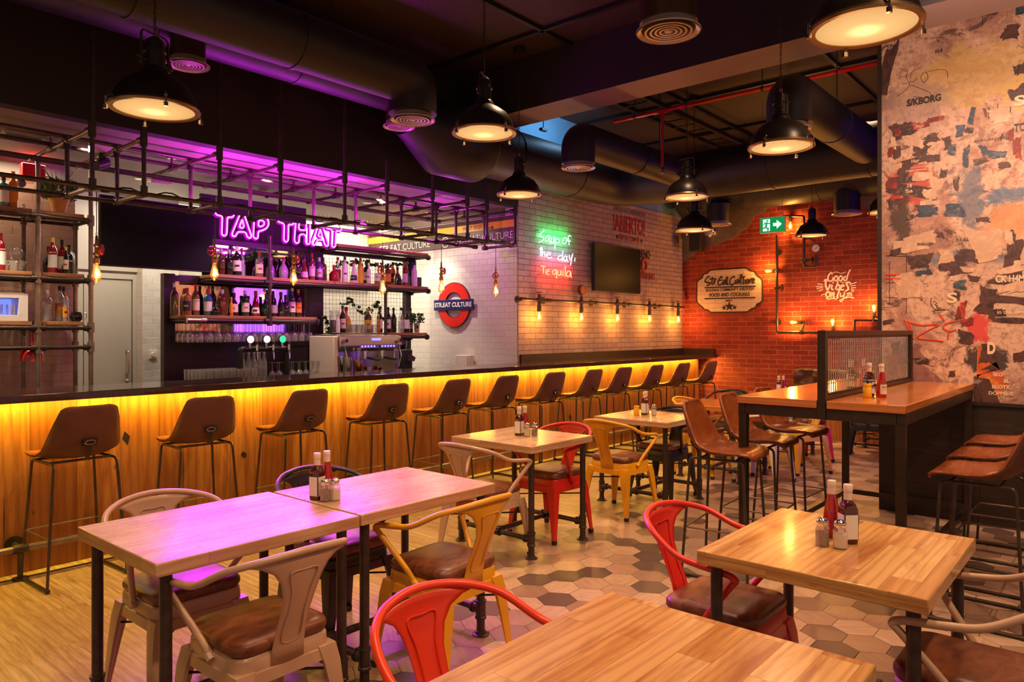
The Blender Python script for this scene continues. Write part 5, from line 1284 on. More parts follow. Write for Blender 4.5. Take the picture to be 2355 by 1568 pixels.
def bottle(shape, glass, lab, cap, loc, label, group, txt=None, sc_=1.0, lcut=None):
    r, h, prof = SH[shape]; t = thing('bottle', label, 'bottle', loc, -math.atan2(loc[0], loc[1]) + rnd.uniform(-.3, .3), group)
    if sc_ != 1.0: r *= sc_; h *= sc_
    n = 4 if False else 18
    lathed('body', [(r * a, h * b) for a, b in prof] + [(1e-5, h * prof[-1][1] + .0005)], BM[glass], t, n)
    rn = r * prof[-1][0]
    lathed('cap', [(rn * 1.12, h * (prof[-1][1] - .06)), (rn * 1.15, h), (1e-5, h + .0005)], LM.get(cap, M['black']), t, 12)
    if glass == 'clear':
        lathed('liquid', [(r * .93, .004), (r * .93, h * .45), (1e-5, h * .45)], BM['copper'] if cap in ('red', 'gold') else M['glass_liquid'], t, 14)
    if lab:
        fs = 1.02 if shape != 'round' else 1.14
        z0, z1 = lcut or ((.16, .52) if shape != 'cone' else (.12, .35))
        rr0 = r * fs * (1 if shape != 'cone' else .95); rr1 = r * fs * (1 if shape != 'cone' else .82); n_ = 8
        rows = [[Vector((rr * math.cos(-PI / 2 - 1.15 + 2.3 * k / n_), rr * math.sin(-PI / 2 - 1.15 + 2.3 * k / n_), h * zz)) for k in range(n_ + 1)] for rr, zz in ((rr0, z0), (rr1, z1))]
        mb = MB(); mb.grid(rows); mb.build('label', LM[lab], t)
        if txt:
            mb = MB(); s_, col, zf = txt[1], txt[2], txt[3]
            text_into(mb, txt[0], s_, (0, -r * fs - .002, h * zf), (1, 0, 0), (0, 0, 1), align='CENTER', bold=.02, sx=.8); mb.build('label_lettering', LM[col], t, smooth=False)
        elif rnd.random() < .6:
            mb = MB(); zz = (z0 + z1) / 2; mb.b2((-r * .45, -r * fs - .0012, h * (zz - .03)), (r * .45, -r * fs + .004, h * (zz + .03))); mb.build('label_mark', LM[rnd.choice(['red', 'navy', 'gold', 'black'])], t, smooth=False)
    return t
M['glass_liquid'] = clear_glass('clear_spirit', (0.95, 0.93, 0.90), 0.05, 0.18)
ORD = ['first', 'second', 'third', 'fourth', 'fifth', 'sixth', 'seventh', 'eighth', 'ninth', 'tenth', 'eleventh', 'twelfth', 'thirteenth', 'fourteenth', 'fifteenth', 'sixteenth', 'seventeenth', 'eighteenth', 'nineteenth', 'twentieth', 'twenty first', 'twenty second', 'twenty third', 'twenty fourth']
SN = {'tall': 'tall', 'round': 'rounded', 'square': 'square', 'wine': 'wine', 'slim': 'slim', 'squat': 'squat', 'cone': 'conical'}
def shelf_row(z, items, where, group, y=7.10, yb_=7.22):
    """items: (px, shape, glass, label, cap[, depth row, txt])"""
    for k, it in enumerate(items):
        px, shp, gl, lb, cp = it[:5]; back = it[5] if len(it) > 5 else 0; txt = it[6] if len(it) > 6 else None; s_ = it[7] if len(it) > 7 else 1.0
        yy = yb_ if back == 1 else (y if back == 0 else y - .07)
        p = AY(px, 700, yy)
        bottle(shp, gl, lb, cp, (p.x, yy, z + .001), '%s %s bottle with %s cap, %s from the left %s' % (SN[shp], gl, cp, ORD[sorted(i_[0] for i_ in items).index(px)], where), group, txt, s_)
g = 'bottles on the back bar shelves'
W, B, R_, O_ = 'white', 'black', 'red', 'orange'
shelf_row(2.545, [(8, 'square', 'blue', W, B), (30, 'tall', 'orange', O_, O_)], 'on left unit top shelf', g)
shelf_row(2.022, [(2, 'tall', 'red', W, R_, 0, ('CAMPARI', .0145, W, .55)), (113, 'round', 'black', None, B, 1), (121, 'tall', 'red', W, 'yellow', 0, ('CAMPARI', .0145, W, .56)), (143, 'tall', 'red', 'cream', B, 1), (152, 'slim', 'black', 'cream', 'orange', 2, None, .72), (160, 'square', 'black', None, B, 1, None), (158, 'square', 'black', 'black', B, 0, ('BULLDOG', .014, W, .45), .9)], 'on left unit middle shelf', g)
shelf_row(1.607, [(108, 'square', 'clear', None, 'silver'), (138, 'tall', 'clear', 'orange', 'copper', 0, ('51', .035, W, .34)), (147, 'tall', 'grey', None, 'navy', 1), (150, 'slim', 'clear', 'orange', 'orange', 2, None, .75)], 'on left unit lowest shelf', g)
shelf_row(1.68, [(401, 'tall', 'brown', None, 'silver'), (425, 'square', 'copper', None, R_, 1), (430, 'square', 'copper', 'navy', R_), (450, 'tall', 'amber', 'cream', R_, 0, ('JAMESON', .014, B, .45)), (478, 'square', 'blue', W, R_), (489, 'wine', 'black', None, B, 1), (497, 'squat', 'black', None, B, 2, None, .7), (511, 'square', 'amber', None, W), (538, 'round', 'black', 'cream', B), (532, 'slim', 'orange', 'orange', 'orange', 2, None, .6), (564, 'square', 'green', 'cream', W), (588, 'cone', 'red', W, R_), (612, 'round', 'green', None, B)], 'on lower mirrored shelf', g)
shelf_row(1.68, [(628, 'round', 'black', 'silver', B), (646, 'cone', 'black', None, B), (657, 'round', 'black', None, B), (672, 'wine', 'green', 'cream', 'silver'), (686, 'tall', 'black', 'orange', 'orange')], 'on mirrored shelf past post', g)
shelf_row(2.095, [(508, 'square', 'brown', None, 'silver'), (527, 'square', 'black', None, 'silver'), (545, 'square', 'black', 'cream', W, 0, None, 1.15), (556, 'tall', 'grey', None, R_, 1), (596, 'square', 'clear', 'cream', R_), (622, 'round', 'grey', None, W, 1), (652, 'round', 'grey', None, R_), (683, 'square', 'black', None, 'silver'), (700, 'cone', 'amber', 'cream', B), (706, 'slim', 'purple', None, B, 1), (717, 'tall', 'amber', 'cream', R_, 0, ('JAMESON', .014, B, .45))], 'on magenta lit upper shelf', g)
shelf_row(2.095, [(734, 'square', 'purple', 'silver', 'silver'), (743, 'square', 'brown', None, B), (768, 'squat', 'red', None, R_, 0, ('E', .06, W, .2)), (777, 'tall', 'clear', 'red', R_, 1), (793, 'tall', 'white', W, B), (814, 'cone', 'white', 'navy', R_), (829, 'tall', 'gold', 'yellow', R_), (843, 'square', 'black', 'cream', B), (848, 'tall', 'white', W, W, 2, None, .75), (868, 'square', 'clear', W, R_), (892, 'square', 'amber', 'orange', B), (903, 'tall', 'orange', 'black', B, 1), (914, 'round', 'amber', None, B), (918, 'squat', 'black', None, B, 2, None, .7), (932, 'tall', 'red', W, R_, 0, ('CAMPARI', .0145, W, .4)), (953, 'tall', 'white', W, B, 2)], 'on upper wire grid shelf', g)
shelf_row(1.502, [(777, 'tall', 'white', W, 'yellow', 2, None, .7), (788, 'wine', 'black', 'cream', B), (796, 'round', 'gold', 'yellow', R_, 1, None, 1.3), (846, 'square', 'brown', 'yellow', 'gold', 0, None, 1.1), (873, 'wine', 'black', W, B), (871, 'slim', 'orange', 'orange', W, 2, None, .72), (893, 'wine', 'black', W, B), (905, 'wine', 'black', None, B, 1), (922, 'wine', 'clear', None, B), (927, 'wine', 'green', 'cream', B, 1), (936, 'wine', 'black', W, 'navy'), (944, 'wine', 'black', W, B, 1)], 'on lower wire grid shelf', g)
for k, px in enumerate((558, 572, 584, 596, 607)):
    p = AY(px, 850, 6.85); bottle('slim', 'clear', None, 'silver', (p.x, 6.85, 1.001), 'clear empty carafe bottle in a row under the beer taps', 'empty carafe bottles on the back counter', None, 1.05)
def jars():
    p = AY(770, 760, 7.1); t = thing('infusion_jar', 'large clip top glass jar of brown fruit at the left of the lower grid shelf', 'jar', (p.x, 7.1, 1.503))
    lathed('glass', [(.055, 0), (.06, .006), (.06, .20), (.05, .225), (.05, .24)], M['glass'], t); lathed('fruit', [(.054, .004), (.054, .13), (.05, .15), (1e-5, .155)], BM['brown'], t, 14); lathed('lid', [(.05, .24), (.058, .243), (.056, .262), (1e-5, .268)], M['glass'], t)
    p = AY(947, 560, 7.15); t = thing('coffee_canister', 'black and steel canister standing on a dark wooden box', 'canister', (p.x - .02, 7.13, 2.225))
    lathed('body', [(.06, 0), (.06, .2), (.045, .235), (.02, .24), (1e-5, .24)], M['black'], t)
    mb = MB(); mb.b2((-.09, -.08, 0), (.10, .09, .127)); tag(mb.build('wooden_box', M['dark_wood'], loc=(p.x, 7.15, 2.0965), bevel=.003), 'dark wooden box at the end of the upper grid shelf', 'box')
jars()
# ================================================================== GLASSES
def wine_glass(up=True):
    t = thing('wine_glass', 'x', 'glass')
    pr = [(.034, 0), (.030, .003), (.005, .006), (.0035, .012), (.0035, .085), (.012, .094), (.030, .112), (.037, .140), (.035, .175), (.031, .195)]
    if not up: pr = [(r, .195 - z) for r, z in pr][::-1]
    mb = MB(); vs = pr; mb.lathe(vs, (0, 0, 0), 16)
    # open mouth: drop the closing face
    k = [i for i, f in enumerate(mb.f) if len(f) == 16][-1 if up else 0]
    del mb.f[k]; del mb.m[k]; del mb.c[k]
    mb.build('bowl_and_stem', M['glass'], t, ang=1.0); return t
w0 = wine_glass(False); cnt = 0
for i in range(15):
    for j in range(3):
        x = 3.31 + i * .096
        o = w0 if cnt == 0 else dup(w0); cnt += 1
        o.location = (x + rnd.uniform(-.006, .006), 7.01 + j * .105, 1.412); o['label'] = 'stem glass hanging upside down in the rack under the mirrored shelf'; o['group'] = 'stem glasses hanging in the rack'
for i in range(8):
    for j in range(2):
        o = dup(w0, loc=(4.12 + i * .083, 6.78 + j * .10, 1.001), label='stem glass standing upside down on the back counter beside the beer taps', group='upturned stem glasses on the back counter')
def tumbler(h, r, name='tumbler'):
    t = thing(name, 'x', 'glass'); mb = MB(); mb.lathe([(r * .82, 0), (r * .86, .004), (r, h)], (0, 0, 0), 14)
    del mb.f[-1]; del mb.m[-1]; del mb.c[-1]
    mb.lathe([(r * .80, .006), (r * .95, h - .001)], (0, 0, 0), 14); del mb.f[-2:]; del mb.m[-2:]; del mb.c[-2:]
    mb.build('glass_wall', M['glass'], t, ang=1.0); return t
t0 = tumbler(.155, .034); cnt = 0
for i in range(8):
    for j in range(5):
        o = t0 if cnt == 0 else dup(t0); cnt += 1
        o.location = (3.24 + i * .075, 6.62 + j * .074, 1.001); o['label'] = 'tall clear tumbler in the packed block at the left end of the back counter'; o['group'] = 'tall tumblers on the back counter'
t1 = tumbler(.10, .038); cnt = 0
for i in range(5):
    for j in range(2):
        o = t1 if cnt == 0 else dup(t1); cnt += 1
        o.location = (5.28 + i * .08, 7.04 + j * .085, 1.503); o['label'] = 'short clear tumbler in a double row on the lower shelf before the wire grid'; o['group'] = 'short tumblers on the lower shelf'
t2 = tumbler(.085, .036); cnt = 0
for px, dy, tilt in ((14, 0, 0), (32, -.06, 0), (46, .05, .5)):
    p = AY(px, 600, 7.1 + dy); o = t2 if cnt == 0 else dup(t2); cnt += 1
    o.location = (p.x, 7.1 + dy, 2.024 + (.012 if tilt else 0)); o.rotation_euler = (0, tilt * .6, 0); o['label'] = ['short tumbler beside the red bottle on the left unit middle shelf', 'short tumbler under the balloon glass on the left unit', 'tilted short tumbler on the left unit middle shelf'][cnt - 1]; o['group'] = 'short tumblers on the left unit'
t = thing('balloon_glass', 'large balloon glass standing on the middle shelf of the left unit', 'glass', (AY(37, 600, 7.18).x, 7.18, 2.023))
lathed('bowl_and_stem', [(.035, 0), (.005, .004), (.004, .08), (.03, .10), (.052, .14), (.050, .18), (.04, .205)], M['glass'], t)
# illuminated box with shot glasses on the left unit
p = AY(0, 700, 7.05); t = thing('light_box', 'white lit display box with blue glowing glasses on the left unit', 'display box', (p.x + .02, 7.12, 1.608))
mb = MB(); mb.b2((-.3, -.12, 0), (.165, .14, .05)); mb.b2((-.3, -.12, .19), (.165, .14, .235)); mb.b2((.10, -.12, .05), (.165, .14, .19)); mb.b2((-.3, .1, .05), (.1, .14, .19)); mb.build('casing', M['white_plastic'], t, bevel=.002)
mb = MB(); mb.b2((-.29, .09, .055), (.10, .098, .185)); mb.build('glow_panel', emit('blue_panel', (.12, .16, .8), 1.2), t, smooth=False)
for k, lb in enumerate(('shot glass at the right inside the blue lit box', 'shot glass at the left inside the blue lit box')):
    o = dup(t2, loc=(p.x + .075 - k * .09, 7.05, 1.66), label=lb, group='glasses in the lit box')
# mule mug
p = AY(174, 700, 7.05); t = thing('mule_mug', 'dark glossy mug lying on the lowest shelf of the left unit', 'mug', (p.x, 7.04, 1.607))
lathed('body', [(.030, 0), (.046, .02), (.050, .045), (.046, .07), (.040, .085)], BM['black'], t); mb = MB(); mb.tube(catmull([(.046, 0, .075), (.075, -.01, .078), (.078, -.01, .03), (.046, 0, .02)], 5), .003, 6); mb.build('handle', M['steel'], t)
# potted herbs
M['leaf'] = paint('dark_green_leaf', (0.035, 0.12, 0.012), 0.4, 0, .4, 40)
M['leaf2'] = paint('olive_leaf', (0.10, 0.15, 0.02), 0.45, 0, .4, 40)
M['kraft'] = paint('kraft_paper', (0.62, 0.30, 0.10), 0.6, 0, .15, 14)
def leaf(mb, c, d, l, w):
    d = Vector(d).normalized(); s = d.cross(Vector((rnd.uniform(-1, 1), rnd.uniform(-1, 1), rnd.uniform(-.2, 1)))).normalized(); n = d.cross(s)
    c = Vector(c)
    mb._add([c, c + d * l * .35 + s * w, c + d * l * .75 + s * w * .8, c + d * l - n * l * .1, c + d * l * .75 - s * w * .8, c + d * l * .35 - s * w, c + d * l * .5 + n * w * .4], [(0, 1, 6), (1, 2, 6), (2, 3, 6), (3, 4, 6), (4, 5, 6), (5, 0, 6)])
def plant(name, label, loc, pot, r, h, n, l, w, mat, potmat, spread=1.0, sprigs=0):
    t = thing(name, label, 'plant', loc)
    lathed('pot', pot, potmat, t, 18)
    mb = MB(); zt = pot[-1][1]
    for k in range(n):
        a = rnd.uniform(0, 2 * PI); q = rnd.random() ** .5; z = zt + rnd.random() * h; rr = r * q * (1 - .35 * abs((z - zt) / h - .4))
        leaf(mb, (rr * math.cos(a), rr * math.sin(a), z), (math.cos(a) * spread, math.sin(a) * spread, rnd.uniform(-.3, 1)), l * rnd.uniform(.7, 1.2), w)
    mb.build('foliage', mat, t)
    mb = MB()
    for k in range(10 + sprigs * 4):
        a = rnd.uniform(0, 2 * PI); hh = h * (1.5 if k > 10 else .8); mb.tube(catmull([(0, 0, zt - .03), (r * .3 * math.cos(a), r * .3 * math.sin(a), zt + hh * .5), (r * .8 * math.cos(a), r * .8 * math.sin(a), zt + hh)], 3), .0016, 4)
        if k > 10:
            for q in range(5): mb.sphere((r * .8 * math.cos(a) * (.7 + q * .07), r * .8 * math.sin(a) * (.7 + q * .07), zt + hh * (.75 + q * .06)), .004, 5)
    mb.build('stems', mat, t); return t
p = AY(135, 480, 7.1)
plant('potted_thyme', 'bushy potted herb wrapped in kraft paper on the top of the left unit', (p.x, 7.1, 2.546), [(.045, 0), (.05, .01), (.07, .10), (.085, .125)], .14, .17, 1100, .026, .009, M['leaf2'], M['kraft'], sprigs=3)
p = AY(960, 745, 7.08)
plant('potted_basil', 'small green potted herb in a clear tumbler at the end of the lower shelf', (p.x - .01, 7.08, 1.503), [(.030, 0), (.033, .004), (.042, .125)], .085, .12, 170, .034, .012, M['leaf'], M['chrome'])
def vine(label, pts, n, y=7.27):
    P = [AY(px, py, y) for px, py in pts]; o = P[0]; t = thing('ivy_garland', label, 'garland', o)
    c = [p - o for p in catmull(P, 8)]
    mb = MB(); mb.tube(c, .0022, 5); mb.build('stem', M['leaf'], t)
    mb = MB()
    for k in range(n): q = rnd.choice(c); leaf(mb, q + Vector((rnd.uniform(-.02, .02), rnd.uniform(-.06, 0), rnd.uniform(-.02, .02))), (rnd.uniform(-1, 1), rnd.uniform(-1, .0), rnd.uniform(-1, .6)), rnd.uniform(.035, .055), .018)
    mb.build('leaves', M['leaf'], t)
vine('leafy garland draped across the lower wire grid panel', [(785, 700), (800, 690), (812, 700), (830, 720), (850, 712), (862, 698), (868, 715), (872, 735)], 100)
vine('leafy garland hanging at the left of the lower wire grid', [(740, 728), (746, 740), (752, 755), (748, 768)], 40)
vine('leafy garland behind the bottles of the upper grid shelf', [(770, 610), (800, 606), (832, 602), (852, 606), (880, 612), (915, 605)], 110)
# cocktail plant in the upper mirror corner
vine('dark dried leaves on the magenta lit upper shelf', [(565, 600), (578, 585), (595, 592)], 30, 7.2)

# ================================================================== BEER TAPS
bt = thing('beer_tower', 'black arched pipe beer tower with three round badges and taps', 'beer tap', (3.93, 6.72, 1.0))
mb = MB(); mb.tube(rounded([(-.26, 0, 0), (-.26, 0, .345), (.26, 0, .345), (.26, 0, 0)], .05), .032, 16)
for x in (-.26, .26): mb.cyl((x, 0, .02), (x, 0, .05), .04, 16); mb.cyl((x, 0, .10), (x, 0, .14), .037, 16)
mb.build('arch', M['lamp_black'], bt)
badge_txt = (('Budweiser', 'ink_red', (.75, .8, .9)), ('CISK', 'navy', (.75, .85, .9)), ('Heineken', 'label_white', (.02, .45, .2)))
bx = (-.165, .015, .165 + .03)
for k, x in enumerate(bx):
    mb = MB(); mb.cyl((x, -.02, .35), (x, -.02, .41), .012, 10); mb.cyl((x, -.035, .442), (x, -.005, .442), .040, 24); fr_ = mb.build('badge', M['steel'], bt)
    mb = MB(); mb.cyl((x, -.0365, .442), (x, -.035, .442), .036, 24); mb.build('lit_face', emit('badge_face_%s' % 'abc'[k], badge_txt[k][2], 1.4), fr_)
    mb = MB(); text_into(mb, badge_txt[k][0], .017, (x, -.039, .438), (1, 0, 0), (0, 0, 1), align='CENTER', bold=.02); mb.build('badge_lettering', M[badge_txt[k][1]], fr_, smooth=False)
    xx = x + .055
    mb = MB(); mb.cyl((xx, 0, .345), (xx, -.06, .355), .013, 12); mb.cyl((xx, -.06, .33), (xx, -.06, .385), .014, 12); mb.tube([(xx, -.06, .38), (xx + .003, -.07, .42), (xx, -.075, .47)], [.008, .010, .005], 10); mb.tube([(xx, -.06, .335), (xx, -.07, .30), (xx, -.075, .235)], [.012, .010, .005], 10); mb.build('tap', M['chrome'], bt)

# ================================================================== ESPRESSO MACHINE, GRINDER, BAR TOOLS
em = thing('espresso_machine', 'large steel espresso machine with blue lit buttons', 'coffee machine', (5.09, 6.70, 1.0)); em.rotation_euler = (0, 0, 0)
mb = MB()
mb.loft([[Vector((sx * .43 + .02, y, z)) for sx, y, z in q] for q in ([(-1, -.16, .30), (1, -.16, .30), (1, .26, .30), (-1, .26, .30)], [(-1, -.24, .36), (1, -.24, .36), (1, .26, .36), (-1, .26, .36)], [(-1, -.22, .47), (1, -.22, .47), (1, .26, .49), (-1, .26, .49)])]); mb.build('head', M['steel'], em, smooth=False, bevel=.008)
mb = MB(); mb.b2((-.34, .06, .05), (.40, .26, .30)); mb.build('back_panel', M['steel'], em, smooth=False, bevel=.004)
mb = MB(); mb.b2((-.42, -.28, .02), (.46, .26, .065)); mb.build('drip_tray', M['chrome'], em, smooth=False, bevel=.004)
mb = MB(); mb.b2((-.47, -.20, 0), (-.41, .26, .47)); mb.build('side_panel', M['cap_white'], em, bevel=.01)
mb = MB(); mb.b2((.38, -.18, .06), (.45, .24, .31)); mb.build('side_panel', M['steel'], em, bevel=.01)
mb = MB(); mb.b2((-.16, -.247, .335), (.10, -.236, .375)); mb.b2((.12, -.247, .335), (.37, -.236, .375)); mb.build('button_panel', M['steel'], em, smooth=False)
mb = MB()
for x0 in (-.13, .15):
    for k in range(5): mb.cyl((x0 + k * .042, -.252, .355), (x0 + k * .042, -.246, .355), .011, 12)
mb.b2((.02, -.236, .42), (.14, -.230, .445)); mb.build('lit_buttons', emit('blue_buttons', (.12, .10, 1.0), 3), em)
for x in (0.0, .24):
    mb = MB(); mb.cyl((x, -.13, .24), (x, -.13, .31), .038, 20); mb.cyl((x, -.13, .215), (x, -.13, .245), .034, 20); gh = mb.build('group_head', M['chrome'], em)
    mb = MB(); mb.tube([(x, -.16, .225), (x + .02, -.22, .215), (x + .04, -.33, .205)], [.009, .012, .014], 10); mb.build('handle', M['rubber'], gh)
for x in (-.36, .40):
    mb = MB(); mb.cyl((x, -.24, .42), (x, -.28, .42), .022, 14); mb.tube([(x, -.235, .37), (x + .01, -.27, .25), (x, -.24, .12)], .006, 8); mb.build('steam_arm', M['chrome'], em)
gd = thing('coffee_grinder', 'black coffee grinder with smoked hopper right of the espresso machine', 'coffee grinder', (5.84, 6.80, 1.0))
mb = MB(); mb.b2((-.09, -.08, 0), (.09, .12, .30)); mb.build('body', M['black'], gd, bevel=.015)
mb = MB(); mb.lathe([(.05, .30), (.06, .34), (.065, .40), (.06, .41), (1e-5, .41)], (0, .02, 0), 20); mb.build('hopper', BM['black'], gd)
mb = MB(); mb.b2((-.03, -.13, .16), (.04, -.08, .20)); mb.box((.03, -.13, .20), (.09, .03, .05), M=Matrix.Rotation(.5, 3, 'Y')); mb.build('chute', M['chrome'], gd)
for k, (px, yy, h, r, m_, nm, lb) in enumerate(((786, 6.05, .24, .045, 'chrome', 'cocktail_shaker', 'tall steel cocktail shaker at the left of the bar tools'), (799, 5.98, .23, .045, 'steel', 'cocktail_shaker', 'steel cocktail shaker second from the left among the bar tools'), (822, 5.95, .20, .05, 'copper', 'mixing_tin', 'copper toned mixing tin in front of the espresso machine'), (838, 6.08, .13, .035, 'copper', 'jigger', 'small copper jigger right of the mixing tin'), (850, 6.03, .12, .032, 'glass', 'jigger', 'small glass measure among the copper jiggers'), (862, 6.0, .14, .030, 'copper', 'jigger', 'tall copper jigger in the bar tools'), (872, 6.06, .11, .028, 'copper', 'jigger', 'rightmost copper jigger of the bar tools'))):
    p = AY(px, 850, yy); t = thing(nm, lb, 'bar tool', (p.x, yy, 1.031), 0, 'bar tools behind the counter')
    lathed('cup', [(r * .72, 0), (r * .74, .004), (r, h), (r * .96, h), (r * .7, .01)], M[m_], t)
    if k == 2:
        mb = MB()
        for a, b_ in ((-.03, .02), (.02, -.01), (.03, .03)): mb.tube([(a * .3, b_ * .3, .05), (a, b_, .30)], [.003, .004], 6); mb.sphere((a, b_, .31), .012, 8)
        mb.build('bar_spoon', M['steel'], t)
mb = MB(); mb.b2((-.5, -.17, -1.03), (.5, .12, 0)); tag(mb.build('speed_rack', M['steel'], loc=(4.6, 6.02, 1.03), smooth=False), 'steel worktop rail behind the counter holding the bar tools', 'worktop')
p = AX(1068, 830, 6.72); mb = MB(); mb.b2((-.05, -.10, 0), (.09, .10, .19)); mb.b2((-.02, -.11, .02), (.0, .11, .17)); tag(mb.build('napkin_dispenser', M['white_plastic'], loc=(6.71, p.y, 1.02), bevel=.004), 'pale napkin dispenser at the foot of the white tiled wall', 'dispenser')
mb = MB(); mb.b2((-.2, -1.0, -.9), (.2, .9, .02)); tag(mb.build('side_worktop', M['counter'], loc=(6.6, 7.0, 1.0), smooth=False), 'dark side worktop along the white tiled wall', 'worktop')
mb = MB(); mb.lathe([(.04, 0), (.09, .03), (.095, .035)], (0, 0, 0), 20); tag(mb.build('glass_ashtray', M['glass'], loc=(6.18, 6.8, 1.002)), 'low clear glass dish right of the coffee grinder', 'dish')
# red warmer lamp and red hood at the left
rl = thing('heat_lamp', 'glossy red heat lamp hood hanging below the lowest shelf of the left unit', 'heat lamp', (AY(78, 780, 7.0).x, 7.05, 1.33))
mb = MB(); mb.lathe([(.085, -.06), (.085, .0), (.075, .03), (.045, .055), (.022, .065), (.020, .22)], (0, 0, 0), 28); mb.build('hood', M['red_enamel'], rl)
rb = thing('fire_bell', 'red emergency lamp unit with two round heads above the left shelves', 'emergency lamp', (AY(75, 380, 7.3).x, 7.3, 2.83))
mb = MB(); mb.b2((-.09, -.04, 0), (.09, .04, .15)); mb.build('casing', M['red_enamel'], rb, bevel=.01)
mb = MB()
for x in (-.10, .05): mb.cyl((x, -.05, -.035), (x, -.0, -.035), .038, 18)
mb.build('lamp_head', M['chrome'], rb)
# ceiling downlights and vents of the bar
for k, (px, py) in enumerate(((250, 436), (323, 411), (845, 466), (827, 478), (987, 490), (985, 505))):
    p = AZ(px, py, 3.055); mb = MB(); mb.lathe([(.035, -.004), (.05, -.006), (.055, .0), (.055, .004)], (0, 0, 0), 20)
    t = thing('downlight', ['round bar ceiling downlight at the left above the large screen', 'bright round ceiling downlight above the large screen', 'round ceiling downlight right of the magenta sign, the farther of two', 'round ceiling downlight right of the magenta sign, the nearer of two', 'round ceiling downlight above the way out board, upper one', 'round ceiling downlight above the way out board, lower one'][k], 'downlight', p); mb.build('trim_ring', M['steel'], t)
    mb = MB(); mb.lathe([(.034, -.003), (1e-5, -.003)], (0, 0, 0), 16); mb.build('lamp', M['downlight'], t)
for (px, py), w, lb in (((45, 315), .28, 'pale square air vent in the bar ceiling at the far left'), ((370, 415), .2, 'pale square air vent in the bar ceiling above the screen'), ((605, 440), .16, 'white round smoke detector in the magenta lit ceiling')):
    p = AZ(px, py, 3.05); t = thing('ceiling_vent' if w > .17 else 'smoke_detector', lb, 'vent' if w > .17 else 'detector', p)
    mb = MB()
    if w > .17:
        mb.b2((-w / 2, -w / 2, -.012), (w / 2, w / 2, .008)); mb.build('frame', M['white_plastic'], t)
        mb = MB(); [mb.box((0, -w / 2 + .03 + k * .045, -.02), (w * .86, .04, .003), M=Matrix.Rotation(.5, 3, 'X')) for k in range(int(w / .045) - 1)]; mb.build('louvre', M['white_plastic'], t)
    else: mb.lathe([(.05, 0), (.05, -.02), (.03, -.04), (1e-5, -.042)], (0, 0, 0), 20); mb.build('casing', M['white_plastic'], t)
mb = MB(); mb.b2((0, 7.43, 2.86), (2.4, 7.45, 2.90)); o = mb.build('cove_light_strip', M['led_white'], loc=(0, 0, 0), smooth=False); tag(o, 'warm white light strip along the top of the blush tiles at the left', 'light strip')
mb = MB(); mb.b2((3.9, 8.60, 3.0), (6.7, 8.64, 3.03)); tag(mb.build('cove_light_strip', M['led_white'], smooth=False), 'warm white light strip washing the tiled wall behind the wire grid', 'light strip')
# small pale spotlight rail left
for (px, py), lb in (((233, 338), 'small pinkish spotlight block under the bar ceiling'),):
    p = AZ(px, py, 3.02); t = thing('track_spotlight', lb, 'spotlight', p); mb = MB(); mb.b2((-.08, -.05, -.05), (.08, .05, .03)); mb.build('driver_box', M['white_plastic'], t); mb = MB(); mb.cyl((0, 0, -.05), (0, 0, -.10), .015); mb.cyl((-.05, -.02, -.16), (.05, .02, -.11), .04, 16); mb.build('lamp_head', M['black'], t)
# bodies added for three of the fill spots, out of view
for x, y, ax, ay, lb in ((0.6, 1.6, 1.2, 2.2, 'small black added ceiling spot above the magenta lit table, out of view'), (4.6, 3.6, 4.0, 3.4, 'small black added ceiling spot above the middle table, out of view'), (2.3, 2.3, 2.2, 2.5, 'small black added ceiling spot above the joined tables, out of view')):
    t = thing('added_ceiling_spot', lb, 'spotlight', (x, y, 4.35)); mb = MB(); mb.cyl((0, 0, 0), (0, 0, -.05), .03, 16); mb.lathe([(.05, -.14), (.05, -.05), (.035, -.04)], (0, 0, 0), 20); mb.build('can', M['black'], t)
# ================================================================== NEON 'TAP THAT'
ntp = thing('neon_sign', 'magenta outline neon sign reading TAP THAT hung from the pipe grid', 'neon sign', (3.5, 5.50, 2.2))
NY = 5.50
n0, n1 = AY(497, 492, NY), AY(783, 562, NY)
def npt(px, py): p = AY(px, py, NY); return (p.x - 3.5, 0, p.z - 2.2)
# letter strokes read off in picture coordinates of the sign plane (region 480,470 at 7.36x)
def Z(x, y): return npt(480 + x / 7.36, 470 + y / 7.36)
STR = [[(115, 140), (125, 165), (150, 182), (232, 196), (222, 480), (228, 515), (262, 532), (298, 518), (308, 480), (318, 212), (392, 218), (418, 205), (428, 180)],
       [(520, 190), (398, 490), (398, 525), (430, 545), (462, 530), (492, 462), (628, 466), (650, 545), (690, 575), (722, 550), (718, 515), (612, 200)],
       [(568, 255), (512, 392), (605, 402), (568, 255)],
       [(768, 300), (756, 540), (775, 572), (805, 582), (835, 565), (842, 450), (905, 442), (980, 405), (1018, 345), (1012, 275), (990, 250)],
       [(845, 285), (842, 372), (900, 372), (940, 345), (942, 300), (915, 272), (875, 268), (845, 285)],
       [(1175, 280), (1190, 300), (1280, 322), (1272, 590), (1285, 625), (1310, 635), (1340, 620), (1348, 575), (1352, 335), (1410, 345), (1430, 335), (1436, 312)],
       [(1472, 315), (1452, 600), (1465, 645), (1500, 658), (1530, 640), (1538, 500), (1648, 508), (1642, 640), (1665, 675), (1700, 672), (1715, 640), (1718, 345)],
       [(1532, 322), (1520, 430), (1655, 440), (1650, 335)],
       [(1828, 430), (1750, 640), (1755, 678), (1785, 690), (1815, 670), (1840, 598), (1945, 602), (1965, 680), (2000, 712), (2025, 690), (2020, 650), (1942, 408)],
       [(1888, 420), (1848, 545), (1928, 552), (1888, 420)],
       [(1995, 400), (2015, 412), (2090, 425), (2080, 680), (2092, 715), (2120, 725), (2145, 708), (2155, 445), (2215, 455), (2238, 440), (2242, 415)]]
mb = MB(); bk = MB()
